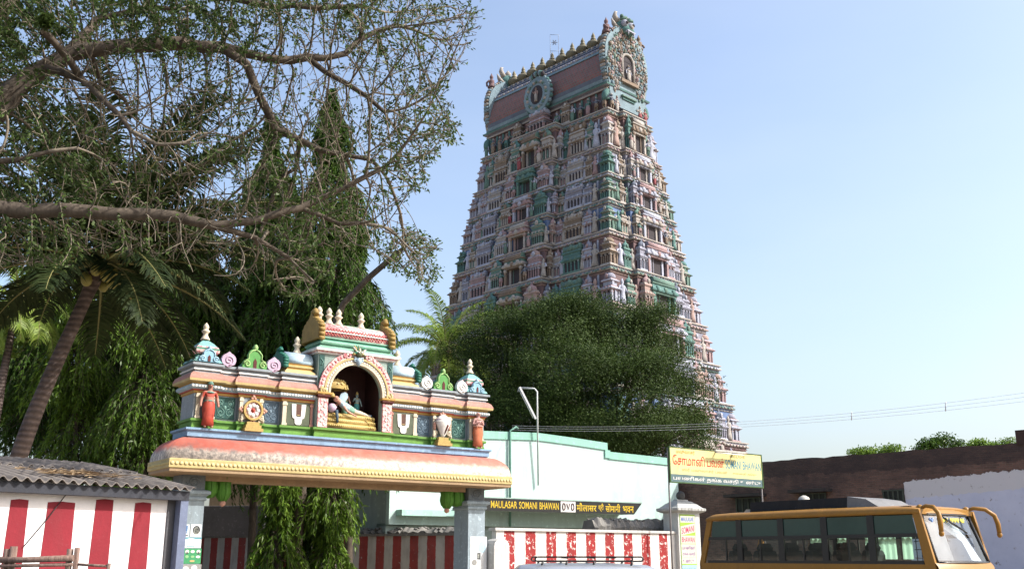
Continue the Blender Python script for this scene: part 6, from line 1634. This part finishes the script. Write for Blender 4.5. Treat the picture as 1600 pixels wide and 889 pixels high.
for path in chains(N_, par_, ch, R_, None):
    P3 = N_[path] - OFFS; rr_ = R_[path].copy(); rr_[0] = min(rr_[0], rr_[1] * 1.15) if len(rr_) > 1 else rr_[0]
    k = max([i for i in range(len(path)) if rr_[i] > .028], default=-1)
    if k >= 1:
        limb_t.add(P3[:k + 1], rr_[:k + 1], 8)
        if k + 1 < len(path): twig_t.add(P3[k:], rr_[k:], 5)
    else: twig_t.add(P3, rr_, 4)
limb_t.build('limbs', bark_pale, ovt); twig_t.build('twigs', bark_mat('twig_bark', (.07, .058, .044), (.225, .19, .145), 4), ovt)
LP_, LD_ = [], []
for i in range(len(N_)):
    if R_[i] > .014 or par_[i] < 0: continue
    px, py = proj(N_[i])
    dens = np.interp(px, [0, 180, 330, 450, 560, 800], [4.0, 2.6, 2.2, 2.4, 2.5, 2.3])
    if px < 430: dens *= 1.45
    if py < 90 and px < 480: dens *= 2.0
    if 120 < px < 430 and 130 < py < 430: dens *= .5
    if py > 330 and px > 480: dens *= 1.2
    q = N_[i]; nzv = math.sin(2.1 * q[0] + 1.3 * q[2]) + math.sin(1.7 * q[1] - 2.3 * q[2] + 1) + math.sin(3.7 * q[0] - 2.9 * q[1] + 3.1 * q[2]) + .8 * math.sin(6.1 * q[2] + 5.3 * q[0])
    dens *= 2.1 if nzv > .8 else 1.2 if nzv > 0 else .45 if nzv > -.9 else .12
    for _ in range(rng.poisson(dens)):
        d = N_[i] - N_[par_[i]]
        LP_.append(N_[i] - OFFS + rng.normal(size=3) * .03); LD_.append(unit(d) + rng.normal(size=3) * .75 + np.array([0, 0, -.15]))
LP_, LD_ = np.array(LP_), np.array(LD_)
V, F = leaf_quads(LP_, LD_, rng.uniform(.045, .10, len(LP_)), rng.uniform(.022, .042, len(LP_)), .1)
mesh_np('crown', V, F, leaf_mat('olive_leaf', (.018, .035, .009), (.066, .10, .026), .3, .45), ovt)

# --- coconut palms
frond_green = leaf_mat('palm_leaflet', (.009, .019, .006), (.030, .044, .013), .2, .65)
frond_light = leaf_mat('palm_leaflet_light', (.06, .13, .015), (.20, .26, .05), .35, .4)
def coconut_palm(base, path, r0, r1, fr_len, n_fr, label, mat, seedv, nuts=True, leaf=.8, width=.05, sag=1.0, lowest=-.9):
    rr = np.random.default_rng(seedv)
    e = empty('coconut_palm', tuple(base), 0, label=label, cat='palm tree')
    path = np.array(path, float) - np.array(base)
    ts = np.linspace(0, 1, 24); pts = np.stack([np.interp(ts, np.linspace(0, 1, len(path)), path[:, k]) for k in range(3)], 1)
    for _ in range(3): pts[1:-1] = (pts[:-2] + pts[1:-1] * 2 + pts[2:]) / 4
    rad = np.interp(ts, [0, .06, .15, .85, .95, 1], [r0 * 1.5, r0 * 1.15, r0, r1, r1 * 1.25, r1 * 1.0])
    t = Tubes(); t.add(pts, rad, 12); t.build('trunk', bark_palm, e)
    top = pts[-1]; Vs, Fs, k = [], [], 0; st = Tubes()
    for i in range(n_fr):
        az = i * 2.39996 + rr.uniform(-.2, .2); u = (i + .5) / n_fr
        el = 1.35 - (1.35 - lowest) * u ** .9 + rr.uniform(-.1, .1); L = fr_len * rr.uniform(.85, 1.1) * (.8 + .25 * math.sin(math.pi * min(1, u + .25)))
        m_ = 26; s_ = np.linspace(0, 1, m_)
        bend = (1.25 + .5 * rr.random()) * sag
        elv = el - bend * s_ ** 1.3 * (.6 + .4 * max(0, math.cos(el)))
        dx = np.cumsum(np.cos(elv)) * L / m_; dz = np.cumsum(np.sin(elv)) * L / m_
        az_ = az + .25 * rr.uniform(-1, 1) * s_
        P3 = top + np.stack([np.cos(az_) * dx, np.sin(az_) * dx, dz], 1)
        st.add(P3, np.interp(s_, [0, 1], [.045, .008]) * fr_len / 4.5, 4)
        T = unit(np.gradient(P3, axis=0)); side = unit(np.cross(T, np.array([0, 0, 1.0]))); up = np.cross(side, T)
        nl = 78
        for sgn in (-1, 1):
            q = np.linspace(.13, 1.0, nl); Pq = np.stack([np.interp(q, s_, P3[:, c]) for c in range(3)], 1); Tq = np.stack([np.interp(q, s_, T[:, c]) for c in range(3)], 1); Sq = np.stack([np.interp(q, s_, side[:, c]) for c in range(3)], 1); Uq = np.stack([np.interp(q, s_, up[:, c]) for c in range(3)], 1)
            ll = leaf * np.sin(np.pi * np.clip(q * .86 + .10, 0, 1)) ** .7 * rr.uniform(.8, 1.1, nl)
            d = unit(Sq * sgn * .85 + Tq * .55 + Uq * .15 + rr.normal(size=(nl, 3)) * .10)
            mid = Pq + d * ll[:, None] * .5; d2 = d.copy(); d2[:, 2] -= .75 * sag + rr.uniform(0, .5, nl); d2 = unit(d2); tip = mid + d2 * ll[:, None] * .55
            w_ = width * rr.uniform(.7, 1.1, nl)[:, None]; wd = unit(np.cross(d, Uq)) * w_ * .5
            Vv = np.stack([Pq - wd * .4, Pq + wd * .4, mid + wd, tip, mid - wd], 1).reshape(-1, 3)
            f0 = np.arange(nl)[:, None] * 5
            Fq = np.concatenate([f0 + np.array([[0, 1, 2, 4]]), f0 + np.array([[4, 2, 3, 3]])], 1).reshape(-1, 4)
            Vs.append(Vv); Fs.append(Fq + k); k += len(Vv)
    V, F = np.concatenate(Vs), np.concatenate(Fs)
    tri = F[:, 2] == F[:, 3]
    me = bpy.data.meshes.new('crown'); me.from_pydata(V.tolist(), [], [f[:3].tolist() if t_ else f.tolist() for f, t_ in zip(F, tri)]); me.materials.append(mat)
    link('crown', me, e)
    st.build('frond_stalks', plain('stalk_green', (.16, .15, .05), .6), e)
    if nuts:
        mb = MB()
        for i in range(9):
            a = i * .8; mb.ball(tuple(top + np.array([.32 * math.cos(a), .32 * math.sin(a), -.25 - .12 * (i % 3)])), .14, 0, 9, 6, 1, 1, 1.2)
        mb.build('coconuts', plain('coconut', (.22, .20, .05), .5), e)
    return e
PY = 24.0
pb_ = at(15, 760, PY); pb_[2] = 0; pb_[0] -= .6
coconut_palm(pb_, [pb_, at(28, 715, PY), at(52, 650, PY), at(84, 575, PY), at(124, 488, PY), at(158, 412, PY)], .205, .15, 5.2, 54, 'tall coconut palm leaning over the corrugated shed, its crown dark with drooping fronds', frond_green, 3, True, .95, .078, .62, -.15)
PY = 67.5
pb_ = at(700, 700, PY); pb_[2] = 0
coconut_palm(pb_, [pb_, at(697, 640, PY), at(694, 585, PY), at(697, 548, PY)], .26, .22, 5.0, 26, 'sunlit young coconut palm between the gateway arch and the temple tower', frond_light, 8, True, 1.0, .075, .95, -.45)
PY = 40.0
pb_ = at(-18, 720, PY); pb_[2] = 0
coconut_palm(pb_, [pb_, at(2, 600, PY), at(16, 530, PY), at(28, 470, PY)], .17, .13, 3.6, 18, 'thin pale coconut palm at the far edge behind the leaning palm', frond_light, 12, False, .75, .06, 1.1, -.9)

# --- mast trees: tall narrow columns of drooping lance leaves
mast_leaf = leaf_mat('mast_leaf', (.014, .036, .006), (.06, .115, .016), .26, .4)
mast_leaf2 = leaf_mat('mast_leaf_light', (.04, .09, .010), (.13, .21, .028), .35, .36)  # paler copy of mast_leaf, sunlight on the leaves put into its colour
def mast_tree(px, Y, ytop, rad, zbot, n_sh, label, mat, group=None, lean=0, lsize=.30):
    b_ = at(px, 800, Y); top = at(px + lean, ytop, Y)[2]
    e = empty('mast_tree', (b_[0], b_[1], 0), 0, label=label, cat='tree', group=group)
    t = Tubes(); dx = (at(px + lean, ytop, Y)[0] - b_[0])
    s_ = np.linspace(0, 1, 12); t.add(np.stack([dx * s_ ** 1.5, 0 * s_, top * s_ * .97], 1), np.interp(s_, [0, 1], [.20, .03]), 8)
    br = Tubes(); LP, LD = [], []
    for i in range(n_sh):
        u = rng.random() ** .85; z = zbot + (top - zbot) * u
        hw = rad * min(1, (1 - u) * 2.6 + .14) * rng.uniform(.55, 1.15) * (.68 + .32 * math.sin(z * 1.9 + px)) * (.85 + .3 * math.sin(z * 4.3 + px * .7) ** 2)
        az = rng.uniform(0, 2 * math.pi); L = hw * 1.35 + .35
        q = np.linspace(0, 1, 9)
        x = hw * np.sin(q * 1.45); dz = -L * .85 * q ** 1.7 + .18 * q
        P3 = np.stack([dx * (z / top) ** 1.5 + np.cos(az) * x, np.sin(az) * x, z + dz], 1)
        br.add(P3, np.interp(q, [0, 1], [.02, .005]), 3)
        n_l = int(26 + 10 * hw)
        qq = rng.uniform(.25, 1.0, n_l); Pq = np.stack([np.interp(qq, q, P3[:, c]) for c in range(3)], 1)
        out_ = np.stack([np.cos(az) * np.ones(n_l), np.sin(az) * np.ones(n_l), np.zeros(n_l)], 1)
        D = out_ * .35 + rng.normal(size=(n_l, 3)) * .42 + np.array([0, 0, -.95])
        LP.append(Pq); LD.append(D)
    LP, LD = np.concatenate(LP), np.concatenate(LD)
    V, F = leaf_quads(LP, LD, rng.uniform(.6, 1.15, len(LP)) * lsize, rng.uniform(.16, .24, len(LP)) * lsize, .1)
    t.build('trunk', bark_dark, e); br.build('branches', bark_dark, e); mesh_np('crown', V, F, mat, e)
    return e
MG = 'mast trees behind the arch'
mast_tree(522, 41, 138, 2.15, 6.6, 1050, 'tallest mast tree, its narrow tip standing free above the arch roof', mast_leaf, MG, -4)
mast_tree(425, 43, 178, 2.1, 6.6, 1000, 'mast tree with a blunt top just beside the tallest mast tree', mast_leaf, MG)
mast_tree(314, 44, 325, 2.7, 6.4, 1150, 'dark mast tree rising over the arch end kiosk with the curved finial', mast_leaf, MG)
mast_tree(225, 40, 255, 2.0, 2.4, 950, 'mast tree with long hanging leaves between the palm trunk and the arch', leaf_mat('mast_leaf_mid', (.024, .056, .008), (.085, .145, .02), .3, .38), MG)  # mid copy of mast_leaf, a half sunlit tone put into its colour
mast_tree(120, 44, 350, 2.0, 5.5, 700, 'broad mast tree whose foliage fills the space behind the leaning palm trunk', mast_leaf2, MG)
for px_, Y_, yt_, n_, lab_ in ((398, 46, 318, 800, 'mast tree standing just left of the blunt topped mast tree'), (474, 45.5, 300, 800, 'shorter mast tree close behind the tallest mast tree'), (548, 43.5, 318, 680, 'mast tree with light hanging leaves above the ochre gable of the arch'),
                               (284, 47, 330, 800, 'mast tree half hidden by hanging palm fronds above the arch end kiosk'), (178, 47, 370, 800, 'mast tree behind the crown of the leaning coconut palm'), (62, 48, 360, 700, 'mast tree at the far edge behind the thin pale palm'), (245, 50, 300, 800, 'dark mast tree whose tip is crossed by the bare grey limbs')):
    mast_tree(px_, Y_, yt_, 2.2, 6.8 if px_ > 270 or px_ < 100 else 4.0, n_, lab_, mast_leaf, MG)
mast_tree(438, 38.5, 690, 1.4, -.3, 300, 'small mast tree hanging its sunlit leaves under the arch beam', mast_leaf2, MG)
mast_tree(521, 39.5, 690, 1.5, .4, 300, 'slender mast tree under the arch beam, beside the shaded striped wall', mast_leaf2, MG)
mast_tree(478, 40.6, 690, 1.5, .2, 260, 'dark low mast tree under the arch beam behind the two sunlit ones', mast_leaf, MG)
mast_tree(601, 45, 487, .5, 6.5, 90, 'thin sapling tip showing just above the ochre gable of the arch roof', mast_leaf2, None, 0, .24)

# --- leaning grey stem with a thin tuft of foliage
ls = empty('leaning_tree', (*at(470, 700, 39)[:2], 0), 0, label='leaning grey branch with a thin tuft of leaves, rising behind the arch roof finials', cat='tree')
o_ = np.array([*at(470, 700, 39)[:2], 0])
t = Tubes(); pth = np.array([o_, at(480, 640, 39), at(510, 540, 39), at(536, 475, 39), at(575, 435, 38.6), at(618, 398, 38.2), at(640, 380, 38)]) - o_
t.add(pth, [.22, .2, .16, .13, .12, .11, .05], 8)
nd = [pth[-2], pth[-1]]; pr_ = [-1, 0]
hull2 = [(600, 380), (640, 350), (690, 380), (688, 420), (680, 455), (640, 440), (600, 420)]
att = []
while len(att) < 260:
    px, py = rng.uniform(590, 700), rng.uniform(345, 460)
    if inside(px, py, hull2): att.append(at(px, py, 38 + rng.uniform(-.9, .9)) - o_)
N2, p2 = colonize(nd, pr_, np.array(att), .2, 3, .3, 60, 0, .3)
R2, c2 = tree_tubes(N2, p2, .010, 2.3)
for path in chains(N2, p2, c2, R2, None): t.add(N2[path], R2[path], 4)
t.build('trunk', bark_pale, ls)
LP = np.repeat(N2[2:], 5, 0) + rng.normal(size=((len(N2) - 2) * 5, 3)) * .1
V, F = leaf_quads(LP, rng.normal(size=LP.shape), rng.uniform(.12, .22, len(LP)), rng.uniform(.06, .09, len(LP)))
mesh_np('crown', V, F, leaf_mat('olive_leaf_far', (.035, .065, .015), (.10, .15, .035), .35, .45), ls)

# --- broad trees
def broad_tree(name, base, trunk_r, blobs, n_clump, per, lsize, label, mat, group=None, spread=.42, limbs=True):
    e = empty(name, tuple(base), 0, label=label, cat='tree', group=group); o_ = np.array(base)
    B = np.array([b_[:3] for b_ in blobs]) - o_; RR = np.array([b_[3:6] for b_ in blobs])
    t = Tubes(); zc_ = B[:, 2].min() * .55
    t.add(np.array([[0, 0, 0], [.1, 0, zc_ * .5], [0, .1, zc_]]), [trunk_r * 1.3, trunk_r, trunk_r * .9], 10)
    if limbs:
        for c_, r_ in zip(B, RR):
            m_ = np.array([0, 0.1, zc_]) * .55 + c_ * .45; m_[2] = zc_ + (c_[2] - zc_) * .35
            t.add(np.array([[0, .1, zc_ * .9], m_ + rng.normal(size=3) * .2, c_]), [trunk_r * .55, trunk_r * .35, trunk_r * .12], 6)
            for _ in range(5):
                d = unit(rng.normal(size=3) + np.array([0, 0, .3])); t.add(np.array([c_ * .85 + m_ * .15, c_ + d * r_ * .5, c_ + d * r_ * .95 + rng.normal(size=3) * .1]), [trunk_r * .14, trunk_r * .08, .01], 4)
    vol = RR.prod(1) ** (2 / 3); pick = rng.choice(len(B), n_clump, p=vol / vol.sum())
    d = unit(rng.normal(size=(n_clump, 3))); d[:, 2] = np.where(d[:, 2] < -.4, -d[:, 2] * .6, d[:, 2]); d = unit(d)
    rad = rng.uniform(.50, 1.06, n_clump) ** .6 * np.where(rng.random(n_clump) < .12, rng.uniform(1.0, 1.06, n_clump), 1.0)
    C = B[pick] + d * RR[pick] * rad[:, None]
    idx = np.repeat(np.arange(n_clump), per)
    P = C[idx] + np.clip(rng.normal(size=(len(idx), 3)), -1.5, 1.5) * spread * np.array([1, 1, .55])
    D = d[idx] * .5 + rng.normal(size=(len(idx), 3)) * .8 + np.array([0, 0, -.25])
    V, F = leaf_quads(P, D, rng.uniform(.7, 1.3, len(P)) * lsize, rng.uniform(.36, .6, len(P)) * lsize, .1, d[idx] * .8 + np.array([0, 0, .7]))
    t.build('trunk', bark_dark, e); mesh_np('crown', V, F, mat, e)
    return e
def blob(px, py, Y, rx, rz, ry=None):                       # radii in photo pixels
    c_ = at(px, py, Y); k = Y / 1610.0
    return (*c_, rx * k, (ry or rx) * k, rz * k)
BYt = 63.0
bl = [blob(790, 545, BYt, 72, 62), blob(870, 520, BYt - 1, 72, 50), blob(945, 525, BYt, 70, 50), blob(1005, 535, BYt + 1, 52, 50), blob(1040, 585, BYt + 1, 42, 52), blob(1075, 635, BYt, 38, 52), blob(990, 610, BYt - 3, 80, 70), blob(880, 600, BYt - 4, 95, 70),
      blob(775, 610, BYt - 1, 62, 66), blob(830, 660, BYt - 3, 90, 55), blob(960, 680, BYt - 3, 110, 50), blob(1050, 680, BYt - 1, 55, 45), blob(735, 560, BYt + 1, 28, 40), blob(730, 640, BYt, 45, 60), blob(1085, 690, BYt + 1, 25, 30), blob(900, 700, BYt, 150, 40), blob(1020, 500, BYt + 1, 30, 22), blob(905, 488, BYt, 40, 24), blob(835, 493, BYt, 40, 22)]
bb_ = at(900, 800, BYt); bb_[2] = 0
broad_tree('shade_tree', bb_, .5, bl, 430, 740, .135, 'broad dark green tree with a wide crown in front of the temple tower', leaf_mat('dark_leaf', (.012, .026, .007), (.047, .076, .015), .23, .6), None, .74)
bg_leaf = leaf_mat('bright_leaf', (.045, .10, .012), (.14, .22, .035), .35, .45)
for i, (px, Y, bs, lab) in enumerate((
        (80, 56, [(60, 500, 60, 40), (110, 540, 55, 45), (40, 570, 60, 50), (90, 610, 60, 45)], 'light green bushy tree behind the leaning palm trunk'),
        (25, 50, [(5, 640, 40, 35), (65, 672, 50, 34), (-40, 600, 60, 60)], 'low green tree behind the shed roof at the far edge'),
        (190, 60, [(180, 560, 50, 50), (230, 600, 45, 50), (170, 640, 60, 50), (240, 680, 45, 40)], 'leafy tree seen between the palm trunk and the arch kiosk'),
        (610, 52, [(595, 790, 40, 32), (640, 770, 30, 24), (570, 770, 40, 40)], 'small feathery tree under the arch in front of the green shutters'))):
    b_ = at(px, 800, Y); b_[2] = 0
    broad_tree('bushy_tree', b_, .2, [blob(q[0], q[1], Y + rng.uniform(-1.5, 1.5), q[2], q[3]) for q in bs], 330 if i < 3 else 90, 46 if i < 3 else 26, .26 if i < 3 else .18, lab, bg_leaf, None, .45 if i < 3 else .3)
for i, (px, Y, bs, lab) in enumerate((
        (1370, 74, [(1350, 710, 20, 7), (1385, 707, 20, 8)], 'flat topped pale green tree beyond the dark brick wall'),
        (1468, 70, [(1455, 699, 15, 11), (1476, 692, 12, 11), (1494, 698, 9, 8), (1443, 702, 9, 9)], 'rounded dark green tree beyond the brick wall, tallest of those showing'),
        (1552, 72, [(1528, 696, 6, 7), (1550, 701, 12, 5), (1577, 695, 6, 9)], 'thin tufts of a tree top showing over the brick wall beside its end block'))):
    b_ = at(px, 800, Y); b_[2] = 0
    broad_tree('distant_tree', b_, .2, [blob(q[0], q[1], Y, q[2], q[3]) for q in bs], 60, 44, .2, lab, mast_leaf2 if i != 1 else mast_leaf, 'tree tops over the brick wall', .34)

# ------------------------------------------------------------------ overhead wires
wm_ = plain('wire_grey', (.45, .46, .48), .5)
xw_, zw_ = MP.hit(800, 668, -.2)
w0 = np.array([*(MP.P + MP.d * xw_ - MP.n * .2), zw_])
for i in range(3):
    A = w0 + np.array([0, 0, -.10 + .10 * i]); Bq = at(1640, 622 - 7 * i, 34.0)
    pts = []
    for k in range(41):
        t_ = k / 40; p = A * (1 - t_) + Bq * t_; p[2] -= .45 * 4 * t_ * (1 - t_) * (.95 + .05 * i); pts.append(p - w0)
    tt = Tubes(); tt.add(np.array(pts), .006, 4)
    o = tt.build('overhead_wire', wm_)
    o.location = tuple(w0)
    tag(o, ['lowest', 'middle', 'topmost'][i] + ' of the three thin wires sagging across the sky', 'wire', 'wires from the mint lodge')
for k, nm in ((28, 'spacer hanging on the wires, nearer the tower'), (34, 'spacer hanging on the wires, nearer the picture edge')):
    t_ = k / 40
    zs = []
    for i in (0, 2):
        A = w0 + np.array([0, 0, -.10 + .10 * i]); Bq = at(1640, 622 - 7 * i, 34.0); p = A * (1 - t_) + Bq * t_; p[2] -= .45 * 4 * t_ * (1 - t_) * (.95 + .05 * i); zs.append(p)
    tag(MB().tube([tuple(zs[0] - zs[0] - np.array([0, 0, .03])), tuple(zs[1] - zs[0] + np.array([0, 0, .03]))], .02, 5).build('wire_spacer', wm_, None, 0, tuple(zs[0])), 'small dark ' + nm, 'spacer')
